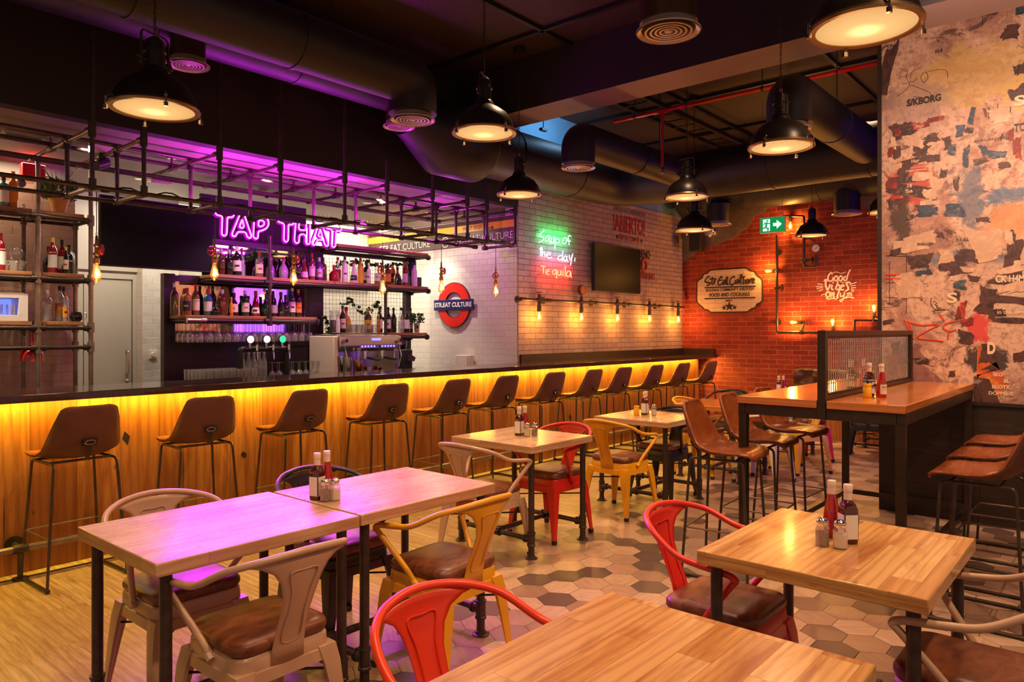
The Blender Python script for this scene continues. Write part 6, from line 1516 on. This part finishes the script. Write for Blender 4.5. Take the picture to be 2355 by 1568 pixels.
for s in STR:
    pts = rounded([Z(*p) for p in s], .035, 4); mb.tube(pts, .0068, 8)
mb.build('neon_tube', M['neon_magenta'], ntp)
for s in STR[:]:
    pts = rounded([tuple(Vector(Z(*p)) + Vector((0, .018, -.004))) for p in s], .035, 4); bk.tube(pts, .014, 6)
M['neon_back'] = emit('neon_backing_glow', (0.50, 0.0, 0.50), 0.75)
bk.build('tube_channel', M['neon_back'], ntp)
mb = MB()
for px in (505, 645, 790): p = Vector(npt(px, 500 + (px - 505) * .1)); mb.cyl(p + Vector((0, .03, 0)), p + Vector((0, .10, .08)), .003, 6)
mb.build('hanger', M['pipe'], ntp)

# ================================================================== THREE COLOUR NEON
n3 = thing('neon_sign', 'green, white and red script neon sign reading Soup of the day, Tequila', 'neon sign', (7.6, 5.74, 2.25))
def Q(x, y): p = AY(1195 + x / 6.82, 450 + y / 6.82, 5.725); return (p.x - 7.6, p.y - 5.74, p.z - 2.25)
G1 = [[(388, 545), (335, 590), (318, 628), (350, 642), (378, 660), (365, 700), (325, 722), (300, 730)], [(478, 640), (450, 625), (412, 665), (408, 705), (430, 712), (468, 650)], [(472, 640), (468, 700), (490, 735), (500, 650)], [(500, 650), (495, 720), (515, 745), (535, 700), (538, 650), (534, 740)], [(560, 660), (552, 830)], [(560, 700), (590, 675), (622, 690), (622, 720), (595, 742), (560, 725)], [(712, 650), (680, 690), (678, 740), (705, 755), (735, 720), (738, 670), (712, 650)], [(808, 640), (780, 622), (762, 650), (770, 700), (778, 775)], [(752, 700), (800, 715)]]
G2 = [[(332, 800), (325, 950)], [(310, 835), (365, 850)], [(352, 800), (350, 950), (365, 890), (392, 890), (398, 960)], [(430, 935), (475, 925), (478, 900), (445, 890), (422, 930), (440, 970), (478, 978), (505, 960)], [(680, 860), (668, 1030)], [(660, 940), (620, 945), (600, 990), (630, 1012), (662, 985)], [(740, 950), (705, 950), (690, 1000), (715, 1025), (742, 985), (738, 950), (748, 1022), (768, 1030)], [(780, 930), (782, 985), (802, 1000), (835, 910)], [(835, 910), (812, 1010), (798, 1090)], [(868, 975), (864, 1030)]]
G3 = [[(335, 1100), (405, 1112)], [(372, 1108), (374, 1222)], [(418, 1200), (460, 1185), (452, 1158), (425, 1165), (412, 1205), (430, 1232), (462, 1230)], [(572, 1165), (540, 1165), (515, 1200), (535, 1235), (568, 1205), (575, 1160), (580, 1300)], [(600, 1170), (598, 1225), (620, 1250), (645, 1220), (648, 1175), (652, 1250)], [(680, 1185), (682, 1262)], [(682, 1145), (683, 1155)], [(715, 1100), (716, 1268)], [(800, 1195), (765, 1180), (738, 1215), (745, 1262), (780, 1262), (800, 1205), (808, 1285)]]
for strokes, m_, nm in ((G1, 'neon_green', 'green_tube'), (G2, 'neon_white', 'white_tube'), (G3, 'neon_red', 'red_tube')):
    mb = MB()
    for s in strokes: mb.tube(catmull([Q(*p) for p in s], 4), .0065, 7)
    mb.build(nm, M[m_], n3)
mb = MB()
for a, b_ in ((300, 540), (820, 640), (340, 1230), (820, 1290)): p = Vector(Q(a, b_)); mb.cyl(p + Vector((0, 0, 0)), p + Vector((0, .055, 0)), .008, 8)
mb.build('standoff', M['steel'], n3)
pc = AY(1195 + 560 / 6.82, 450 + 650 / 6.82, 5.75); pc.y = 5.66; light('neon_green_glow', 'AREA', pc + Vector((0, .0, 0)), 1.9, (.0, 1, .22), size=.62, sy=.10, aim=pc + Vector((0, 1, 0)))
pc = AY(1195 + 580 / 6.82, 450 + 950 / 6.82, 5.75); pc.y = 5.66; light('neon_white_glow', 'AREA', pc, 0.8, (.25, .35, 1), size=.62, sy=.10, aim=pc + Vector((0, 1, 0)))
pc = AY(1195 + 570 / 6.82, 450 + 1200 / 6.82, 5.75); pc.y = 5.66; light('neon_red_glow', 'AREA', pc, 3.0, (1, .015, .005), size=.62, sy=.08, aim=pc + Vector((0, 1, 0)))
pc = AY(1278, 580, 5.25); light('neon_out_glow', 'POINT', pc, 3.2, (.45, .62, 1), size=.15)
light('neon_red_out', 'POINT', AY(1278, 630, 5.30), 1.2, (1, .15, .08), size=.1)

# ================================================================== SIGN BOARDS
sgn = thing('way_out_board', 'long station style board reading WAY OUT over STR.EAT CULTURE on the white tiles', 'sign', (XT, 7.3, 2.78))
XS = XT - .012
def bd(mb, z0, z1, y0=5.82, y1=8.68, x0=-.03, x1=.0): mb.b2((x0, y0 - 7.3, z0 - 2.78), (x1, y1 - 7.3, z1 - 2.78))
M['sign_brown'] = paint('sign_brown', (0.085, 0.030, 0.028), .4); M['sign_yellow'] = paint('sign_yellow', (0.80, 0.52, 0.02), .4, 0, .02); M['sign_ink'] = paint('sign_ink', (.02, .015, .015), .4)
mb = MB(); bd(mb, 2.635, 2.955); mb.build('board', M['sign_brown'], sgn, smooth=False)
mb = MB(); bd(mb, 2.815, 2.905, x0=-.033, x1=-.029); mb.build('yellow_band', M['sign_yellow'], sgn, smooth=False)
def tx(mb, s, px, py, size, **kw):
    p = AX(px, py, XS); text_into(mb, s, size, (-.0345, p.y - 7.3, size[2]), (0, -1, 0), (0, 0, 1), fit=(abs(AX(size[0], py, XS).y - p.y), size[1]))
mb = MB(); tx(mb, 'WAY OUT', 897, 559, (935, .052, .055)); tx(mb, 'WAY OUT', 1067, 535, (1112, .052, .055))
p = AX(1125, 525, XS); yy, zz = p.y - 7.3, p.z - 2.78
mb.b2((-.036, yy - .09, zz - .006), (-.034, yy, zz + .006)); mb.poly([(-.034, yy - .1, zz), (-.034, yy - .06, zz + .03), (-.034, yy - .06, zz + .015), (-.034, yy - .08, zz), (-.034, yy - .06, zz - .015), (-.034, yy - .06, zz - .03)], .002, (-1, 0, 0)); mb.build('black_lettering', M['sign_ink'], sgn, smooth=False)
mb = MB(); tx(mb, 'STR.EAT CULTURE', 876, 583, (992, .088, -.105)); tx(mb, 'STR.EAT CULTURE', 1051, 562, (1183, .088, -.105))
p = AX(1028, 558, XS); mb.tube([Vector((-.036, p.y - 7.3 + .065 * math.cos(a), p.z - 2.78 + .065 * math.sin(a))) for a in [k * PI / 12 for k in range(24)]], .008, 6, closed=True); mb.build('white_lettering', M['label_white'], sgn, smooth=False)

rd = thing('ring_sign', 'red ring sign with a blue bar reading STR.EAT CULTURE on the white tiles', 'sign', (XT, AX(1047, 701, XT).y, AX(1047, 701, XT).z))
rz_ = (AX(1047, 650, XT).z - AX(1047, 752, XT).z) / 2
def ring(mb, r0, r1, x0, x1, n=48):
    for k in range(n):
        a, b_ = 2 * PI * k / n, 2 * PI * (k + 1) / n
        P_ = lambda r, t_, x: Vector((x, r * math.cos(t_), r * math.sin(t_)))
        mb._add([P_(r0, a, x0), P_(r1, a, x0), P_(r1, b_, x0), P_(r0, b_, x0), P_(r0, a, x1), P_(r1, a, x1), P_(r1, b_, x1), P_(r0, b_, x1)], [(0, 1, 2, 3), (7, 6, 5, 4), (1, 5, 6, 2), (0, 3, 7, 4)])
M['sign_red'] = paint('sign_red', (0.72, 0.015, 0.012), .35, 0, .02); M['sign_blue'] = paint('sign_blue', (0.016, 0.012, 0.12), .35, 0, .02)
mb = MB(); ring(mb, rz_ * .575, rz_, -.03, -.008); mb.build('ring', M['sign_red'], rd)
mb = MB(); ring(mb, rz_ * .99, rz_ * 1.012, -.031, -.006); ring(mb, rz_ * .565, rz_ * .58, -.031, -.006); mb.build('ring_edge', M['sign_ink'], rd)
hw = abs(AX(1002, 701, XT).y - AX(1092, 701, XT).y) / 2; hh = abs(AX(1092, 688, XT).z - AX(1092, 713, XT).z) / 2
mb = MB(); mb.b2((-.042, -hw, -hh), (-.03, hw, hh)); mb.build('bar', M['sign_blue'], rd, bevel=.002)
mb = MB(); text_into(mb, 'STR.EAT CULTURE', 1, (-.044, 0, -hh * .42), (0, -1, 0), (0, 0, 1), align='CENTER', bold=.03, fit=(hw * 1.88, hh * .9)); mb.build('white_lettering', M['label_white'], rd, smooth=False)

# ================================================================== PAINTED WALL LETTERING
ab = thing('painted_lettering', 'red and black painted lettering reading ABIERTO! SIETE DIAS above the small screen', 'wall lettering', (9.3, YB, 2.8))
def ptx(mb, o, s, px, py, size, **kw):
    p = AY(px, py, YB - .003); text_into(mb, s, size, (p.x - o[0], -.003, p.z - o[2]), (1, 0, 0), (0, 0, 1), **kw)
M['paint_red'] = paint('faded_red_paint', (0.36, 0.02, 0.025), .8, 0, .3, 20); M['paint_black'] = paint('faded_black_paint', (0.035, 0.02, 0.02), .8, 0, .3, 20)
oo = (9.3, YB, 2.8)
mb = MB(); p = AY(1410, 529, YB); q = AY(1482, 542, YB)
text_into(mb, '!ABIERTO!', 1, (AY(1410, 529, YB).x - 9.3, -.003, AY(1411, 531, YB).z - 2.8), (1, 0, 0), (0, 0, 1), bold=.02, fit=(AY(1482, 529, YB).x - AY(1410, 529, YB).x, .26))
text_into(mb, 'SIETE DIAS', 1, (AY(1423, 548, YB).x - 9.3, -.003, AY(1423, 550, YB).z - 2.8), (1, 0, 0), (0, 0, 1), bold=.01, fit=(AY(1469, 548, YB).x - AY(1423, 548, YB).x, .075)); mb.build('red_lettering', M['paint_red'], ab, smooth=False)
mb = MB(); z = AY(1412, 478, YB).z - 2.8; x0, x1 = AY(1412, 478, YB).x - 9.3, AY(1482, 478, YB).x - 9.3
for k in range(19): xx = x0 + (x1 - x0) * k / 18; mb.poly([(xx - .012, -.002, z), (xx, -.002, z + .045), (xx + .012, -.002, z), (xx, -.002, z - .045)], .001, (0, -1, 0))
def star(mb, c, r, nrm, ux, uz):
    pts = [Vector(c) + Vector(ux) * (r if k % 2 == 0 else r * .42) * math.sin(k * PI / 5) + Vector(uz) * (r if k % 2 == 0 else r * .42) * math.cos(k * PI / 5) for k in range(10)]
    mb.poly(pts, .0012, nrm)
for px, py in ((1419, 544), (1475, 554)): p = AY(px, py, YB); star(mb, (p.x - 9.3, -.002, p.z - 2.8), .045, (0, -1, 0), (1, 0, 0), (0, 0, 1))
mb.build('black_pattern', M['paint_black'], ab, smooth=False)
bu = thing('painted_lettering', 'painted words BUENO and SUPERFINO peeping out at the right of the small screen', 'wall lettering', (9.9, YB, 2.4))
mb = MB(); text_into(mb, 'BUENO', 1, (AY(1464, 593, YB).x - 9.9, -.003, AY(1464, 592, YB).z - 2.4), (1, 0, 0), (0, 0, 1), bold=.02, fit=(AY(1494, 593, YB).x - AY(1464, 593, YB).x, .13)); mb.build('black_word', M['paint_black'], bu, smooth=False)
mb = MB(); text_into(mb, 'SUPERFINO', 1, (AY(1464, 640, YB).x - 9.9, -.003, AY(1464, 640, YB).z - 2.4), (1, 0, 0), (0, 0, 1), bold=.02, fit=(AY(1505, 640, YB).x - AY(1464, 640, YB).x, .10)); mb.build('red_word', M['paint_red'], bu, smooth=False)
mb = MB(); p = AY(1480, 610, YB); mb.tube([(p.x - 9.9 + .07 * math.cos(a), -.004, p.z - 2.4 + .09 * math.sin(a)) for a in [k * PI / 8 for k in range(16)]], .03, 6, closed=True); mb.build('orange_mark', M['paper_orange'], bu, smooth=False)

# plaque painted on the end wall
pl = thing('painted_plaque', 'white painted plaque reading Str.Eat Culture, building community through food and cocktails', 'wall painting', (XE, 4.6, 1.98))
PW = (1590, 600, 11.2)
def PQ(x, y, dx=-.004): p = AX(PW[0] + x / PW[2], PW[1] + y / PW[2], XE); return Vector((dx, p.y - 4.6, p.z - 1.98))
out = [(150, 560), (160, 530), (210, 480), (290, 440), (300, 370), (330, 335), (410, 325), (440, 285), (490, 240), (560, 230), (1380, 185), (1470, 200), (1530, 265), (1640, 265), (1680, 330), (1700, 380), (1790, 430), (1835, 500), (1835, 1000), (1790, 1070), (1680, 1110), (1670, 1180), (1620, 1215), (1530, 1235), (1460, 1310), (480, 1325), (430, 1260), (320, 1250), (280, 1180), (200, 1130), (150, 1060), (140, 1000)]
mb = MB(); mb.poly([PQ(x + (x - 990) * .012, y + (y - 760) * .018, -.0015) for x, y in out], .0018, (-1, 0, 0)); mb.build('white_field', M['brick_white_paint'], pl, smooth=False)
mb = MB(); c_ = [PQ(*p) for p in out]; mb.tube(rounded(c_ + [c_[0]], .02, 3), .011, 5)
def hline(mb, a, b_, r): mb.tube([PQ(*a), PQ(*b_)], r, 4)
hline(mb, (345, 690), (1660, 648), .010); hline(mb, (345, 975), (1650, 940), .010)
def PT(mb, s, x, y, x1, h, bold): text_into(mb, s, 1, PQ(x, y, -.0055), (0, -1, 0), (0, 0, 1), bold=bold, fit=(abs(PQ(x1, y).y - PQ(x, y).y), abs(PQ(x, y - h).z - PQ(x, y).z)))
PT(mb, 'BUiLDiNG COMMUNiTY tHROUGH', 382, 800, 1615, 80, .02); PT(mb, 'FOOD AND COCKtAiLS', 470, 932, 1510, 100, .03); PT(mb, 'MMXIX', 890, 1048, 1060, 48, .01)
for x, y, r in ((980, 1170, .085), (845, 1205, .047), (1115, 1195, .047)): star(mb, PQ(x, y), r, (-1, 0, 0), (0, -1, 0), (0, 0, 1))
script = [[(475, 415), (430, 410), (360, 500), (365, 545), (440, 560), (490, 580), (440, 630), (400, 620)], [(545, 415), (530, 590), (560, 600)], [(470, 470), (610, 460)], [(590, 500), (585, 590), (625, 470), (640, 480)], [(632, 625), (638, 628)], [(800, 450), (770, 405), (690, 520), (700, 620), (760, 610), (820, 540)], [(690, 520), (790, 490)], [(880, 490), (830, 510), (815, 590), (850, 600), (880, 500), (885, 600)], [(925, 400), (920, 600), (955, 590)], [(880, 450), (950, 440)],
          [(1125, 440), (1090, 400), (1010, 470), (1000, 590), (1060, 620), (1120, 570)], [(1140, 490), (1140, 570), (1180, 570), (1195, 480), (1205, 580)], [(1215, 570), (1300, 400), (1310, 360), (1280, 370), (1265, 560), (1290, 590)], [(1350, 390), (1340, 570), (1365, 590)], [(1310, 440), (1390, 400)], [(1395, 480), (1400, 570), (1440, 560), (1455, 470), (1465, 570)], [(1500, 480), (1500, 570), (1530, 470), (1560, 460)], [(1570, 520), (1630, 490), (1600, 450), (1575, 520), (1600, 565), (1640, 540)]]
for s in script: mb.tube(catmull([PQ(*p) for p in s], 4), .0125, 5)
mb.build('black_lettering', M['paint_black'], pl, smooth=False)

gv = thing('painted_lettering', 'white brush lettering reading Good Vibes only on the red brick wall', 'wall lettering', (XE, 2.9, 2.0))
M['paint_white'] = paint('white_wall_paint', (0.78, 0.60, 0.50), .8, 0, .06, 30)
def VQ(x, y): p = AX(1860 + x / 8.71, 600 + y / 8.71, XE); return Vector((-.004, p.y - 2.9, p.z - 2.0))
mb = MB()
for s, r in (([(480, 265), (450, 235), (395, 300), (395, 385), (440, 405), (490, 370), (480, 330)], .016), ([(480, 245), (550, 220), (640, 245), (700, 240), (750, 215)], .008), ([(545, 305), (515, 345), (530, 390), (570, 385), (590, 340), (560, 305), (545, 305)], .016), ([(640, 300), (605, 345), (620, 390), (660, 385), (680, 335), (650, 300), (640, 300)], .016), ([(750, 305), (705, 340), (715, 385), (750, 385), (770, 330)], .016), ([(835, 170), (790, 260), (755, 395)], .015), ([(635, 425), (740, 430), (830, 415)], .008),
             ([(310, 400), (350, 375), (340, 470), (375, 575), (410, 530), (430, 460)], .018), ([(470, 470), (460, 560), (500, 575)], .018), ([(480, 435), (505, 430)], .016), ([(590, 410), (540, 570)], .018), ([(560, 500), (610, 480), (620, 550), (560, 575)], .015), ([(650, 520), (710, 500), (690, 470), (650, 500), (650, 570), (710, 575)], .015), ([(830, 440), (790, 425), (760, 460), (790, 520), (790, 570), (740, 600)], .018), ([(780, 430), (840, 430), (830, 470)], .008),
             ([(390, 610), (350, 660), (365, 715), (410, 710), (430, 650), (390, 610)], .018), ([(455, 620), (450, 715), (490, 640), (510, 650), (500, 720), (530, 715)], .017), ([(625, 560), (570, 720), (600, 725)], .018), ([(640, 640), (640, 710), (700, 690), (720, 620)], .016), ([(725, 610), (700, 740), (650, 810), (630, 780), (720, 740), (800, 680), (880, 690)], .012), ([(250, 690), (300, 665), (345, 665)], .008), ([(350, 740), (400, 765), (470, 745), (570, 765)], .012), ([(760, 660), (820, 640), (865, 655)], .014), ([(730, 745), (820, 720), (910, 745)], .014),
             ([(175, 458), (285, 472)], .009), ([(150, 512), (280, 505)], .009), ([(165, 552), (285, 528)], .009), ([(205, 600), (285, 562)], .009), ([(830, 470), (960, 425)], .009), ([(840, 500), (945, 485)], .009), ([(850, 535), (945, 535)], .009), ([(850, 560), (915, 585)], .009), ([(850, 595), (905, 620)], .009)): mb.tube(catmull([VQ(*p) for p in s], 4), r * .78, 5, sx=1)
mb.build('brush_strokes', M['paint_white'], gv, smooth=False)

# ================================================================== PIPE WALL LAMPS
def edison(mb_g, mb_f, p, d):
    """upright filament bulb of the wall lamps: base p, pointing along d"""
    d = Vector(d).normalized(); R = d.to_track_quat('Z', 'Y').to_matrix()
    mb_g.lathe([(.013, 0), (.016, .02), (.030, .065), (.031, .085), (.022, .108), (1e-5, .118)], p, 16, M=R)
    mb_f.lathe([(.004, .02), (.0075, .04), (.009, .07), (.006, .092), (1e-5, .094)], p, 8, M=R)
wl = thing('pipe_wall_lamp', 'black pipe lamp with five filament bulbs and a gauge along the cream brick wall', 'wall lamp', (9.0, 5.68, 1.915))
def W_(x, z, dy=0): return Vector((x - 9.0, dy, z - 1.915))
yl = 5.68; zL = AY(1203, 690, yl).z; x0, x1 = AY(1208, 690, yl).x, AY(1573, 706, yl).x
mb = MB(); mb.cyl(W_(x0, 1.915), W_(x1, 1.915), .016, 12)
for px in (1203, 1262, 1372, 1448, 1518):
    x = AY(px, 690, yl).x; mb.cyl(W_(x, 1.915), W_(x, 1.915, .10), .013, 10); mb.cyl(W_(x, 1.915, .085), W_(x, 1.915, .10), .045, 20); mb.cyl(W_(x - .04, 1.915), W_(x + .04, 1.915), .024, 12)
mb.build('pipe_run', M['pipe'], wl)
for k, (px, top) in enumerate(((1240, 'v'), (1337, 'g'), (1420, 'v'), (1494, 'v'), (1560, 'v'))):
    x = AY(px, 690, yl).x
    mb = MB(); mb.cyl(W_(x, 1.98), W_(x, 1.84), .022, 12); mb.cyl(W_(x, 1.84), W_(x, 1.77), .028, 14); mb.cyl(W_(x - .05, 1.915), W_(x + .05, 1.915), .023, 12); sk = mb.build('socket', M['pipe'], wl)
    if top == 'v':
        mb = MB(); mb.cyl(W_(x, 1.98), W_(x, 2.0), .01, 8); mb.tube([W_(x, 2.01) + Vector((.04 * math.cos(a), .04 * math.sin(a), 0)) for a in [q * PI / 8 for q in range(16)]], .006, 6, closed=True); mb.cyl(W_(x - .04, 2.01), W_(x + .04, 2.01), .005, 6); mb.build('valve_wheel', M['valve_red'], wl)
    else:
        mb = MB(); mb.cyl(W_(x, 1.98), W_(x, 2.02), .012, 8); mb.cyl(W_(x, 2.08, -.025), W_(x, 2.08, .02), .065, 24); ga = mb.build('gauge', M['pipe'], wl)
        mb = MB(); mb.cyl(W_(x, 2.08, -.028), W_(x, 2.08, -.024), .056, 24); mb.build('dial', M['copper'], ga)
    mg, mf = MB(), MB(); edison(mg, mf, W_(x, 1.775), (0, 0, -1)); mg.build('glass_bulb', M['bulb_glass'], sk); mf.build('filament', M['bulb_orange'], sk)
    light('wall_bulb_glow', 'POINT', (x, 5.655, 1.70), 9.5, (1.0, .47, .11), size=.03)

el = thing('pipe_wall_lamp', 'black pipe lamp climbing the red brick wall with valves, bulbs and a gauge', 'wall lamp', (XE - .07, 3.3, 1.9))
def E_(px, py, dx=0): p = AX(px, py, XE - .07); return Vector((dx, p.y - 3.3, p.z - 1.9))
mb = MB(); mb.tube(rounded([E_(1787, 540), E_(1787, 764), E_(1900, 764.5), E_(1960, 765)], .04), .019, 12)
mb.tube(rounded([E_(1965, 765), E_(1965, 735), E_(2000, 735.5), E_(2060, 736)], .04), .019, 12)
mb.tube(rounded([E_(1800, 497), E_(1849, 497), E_(1849, 613), E_(1877, 613), E_(1877, 585)], .04), .019, 12); mb.tube(rounded([E_(1816, 527), E_(1816, 537), E_(1850, 540)], .03), .012, 8)
for a in ((1787, 620), (1787, 661), (1843, 764), (1849, 598), (1915, 764), (2010, 735)): p = E_(*a); mb.cyl(p + Vector((0, 0, -.03)), p + Vector((0, 0, .03)), .028, 12); mb.cyl(p + Vector((0, -.03, 0)), p + Vector((0, .03, 0)), .028, 12)
for a in ((1787, 661), (1855, 598)): p = E_(*a); mb.cyl(p, p + Vector((0, -.08, 0)), .014, 8); mb.cyl(p + Vector((0, -.085, 0)), p + Vector((0, -.07, 0)), .05, 14)
for a in ((1787, 580), (1787, 740), (1890, 764), (1849, 540)): p = E_(*a); mb.cyl(p, p + Vector((.069, 0, 0)), .014, 8); mb.cyl(p + Vector((.058, 0, 0)), p + Vector((.069, 0, 0)), .045, 16)
mb.build('pipe_run', M['pipe'], el)
mb = MB(); p = E_(1877, 571); mb.cyl(p + Vector((-.02, 0, 0)), p + Vector((.02, 0, 0)), .058, 24); ga = mb.build('gauge', M['steel'], el)
mb = MB(); mb.cyl(p + Vector((-.023, 0, 0)), p + Vector((-.019, 0, 0)), .049, 24); mb.build('dial', M['label_white'], ga)
mb = MB(); mb.tube([p + Vector((-.026, .02, -.02)), p + Vector((-.026, -.03, .025))], .003, 5); mb.build('needle', M['black'], ga)
for (a, b_), d in (((1778, 623), (0, 1, 0)), ((1836, 741), (0, 1, 0)), ((1915, 752), (0, 0, 1)), ((2010, 720), (0, 0, 1)), ((1818, 508), (0, 0, -1))):
    p = E_(a, b_); v = Vector(d)
    mb = MB(); mb.cyl(p - v * .09, p + v * .01, .014, 10); mb.cyl(p - v * .05, p + v * .015, .026, 14)
    if (a, b_) == (1836, 741): mb.cyl(p - v * .09, E_(1843, 764), .014, 10)
    sk = mb.build('socket', M['pipe'], el)
    mg, mf = MB(), MB(); edison(mg, mf, p + v * .01, d); mg.build('glass_bulb', M['bulb_glass'], sk); mf.build('filament', M['bulb_orange'], sk)
    q = p + v * .08 + Vector((XE - .07, 3.3, 1.9)); light('wall_bulb_glow', 'POINT', q + Vector((-.04, 0, 0)), 12, (1.0, .45, .08), size=.03)
light('counter_strip_glow', 'AREA', (10.9, 5.28, 1.0), 2.2, (1.0, .66, .12), size=.12, sy=.3, aim=(11.08, 5.0, .75))

# ================================================================== EXIT SIGN, SPEAKER, SMALL THINGS ON THE END WALL
ex = thing('exit_sign', 'green hanging exit sign with running figure and arrow', 'exit sign', AX(1777, 517, 8.5))
eo = AX(1777, 517, 8.5)
def X_(px, py, dx=0): p = AX(px, py, 8.5); return Vector((dx, p.y - eo.y, p.z - eo.z))
a, b_ = X_(1749, 536), X_(1804, 499)
w2 = abs(a.y - b_.y) / 2; h2 = w2 * .60
mb = MB(); mb.b2((-.012, -w2 - .008, -h2 - .008), (.012, w2 + .008, h2 + .008)); mb.build('edge_lit_plate', M['white_plastic'], ex, smooth=False)
gm = emit('exit_green', (.006, .22, .05), .8); wm = emit('exit_white', (.55, .85, .72), .9)
mb = MB(); mb.b2((-.015, -w2, -h2), (-.0125, w2, h2)); mb.build('green_face', gm, ex, smooth=False)
mb = MB(); f = -.0165
mb.b2((-.0165, w2 * .18, -h2 * .82), (-.0152, w2 * .78, h2 * .82))
pts = [(-.12, .22), (-.42, .22), (-.42, .62), (-.85, 0), (-.42, -.62), (-.42, -.22), (-.12, -.22)]
mb.poly([Vector((-.0152, w2 * .05 + w2 * p[0], h2 * p[1] * 1.0)) for p in pts][::-1], .0013, (-1, 0, 0)); mb.build('pictogram', wm, ex, smooth=False)
mb = MB(); c0 = w2 * .46
def fig(pts, r): mb.tube([Vector((-.017, c0 + w2 * x, h2 * y)) for x, y in pts], r, 6)
mb.sphere((-.017, c0 - w2 * .06, h2 * .60), .011, 8); fig([(-.02, .38), (.04, -.12)], .011); fig([(.04, -.1), (.0, -.42), (-.14, -.45), (-.10, -.80)], .007); fig([(.04, -.1), (.17, -.38), (.36, -.36)], .007); fig([(-.02, .34), (-.22, .18), (-.3, .22)], .0055); fig([(0, .34), (.18, .30), (.24, .05)], .0055)
mb.build('running_figure', gm, ex, smooth=False)
mb = MB(); mb.cyl((0, w2 * .85, h2), (0, w2 * .85, 1.5), .002, 5); mb.cyl((0, -w2 * .8, h2), (0, -w2 * .8, 1.5), .002, 5); mb.build('suspension_wire', M['steel'], ex)
p = AX(1603, 557, XE - .2); t = thing('wall_speaker', 'black speaker on a bracket in the corner above the painted plaque', 'speaker', (XE - .2, p.y, p.z))
mb = MB(); mb.b2((-.09, -.10, -.145), (.09, .10, .145)); mb.build('cabinet', M['black'], t, bevel=.01); mb = MB(); mb.b2((-.095, -.085, -.13), (-.089, .085, .13)); mb.build('grille', M['rubber'], t); mb = MB(); mb.b2((.08, -.03, -.03), (.198, .03, .03)); mb.build('bracket', M['black'], t)
p = AX(1632, 537, XE - .05); t = thing('motion_sensor', 'small white sensor right of the black wall speaker', 'sensor', (XE - .05, p.y, p.z)); mb = MB(); mb.b2((-.03, -.09, -.02), (.049, .09, .03)); mb.build('casing', M['white_plastic'], t, bevel=.004); mb = MB(); mb.sphere((0, 0, -.03), .03, 12); mb.build('dome', M['white_plastic'], t)
p = AY(352, 815, 8.54); t = thing('wall_switch', 'round white switch on the tiled pilaster beside the passage door', 'switch', p); mb = MB(); mb.b2((-.045, -.008, -.045), (.045, .008, .045)); mb.build('plate', M['white_plastic'], t); mb = MB(); mb.cyl((0, -.03, 0), (0, -.008, 0), .025, 16); mb.build('knob', M['white_plastic'], t)
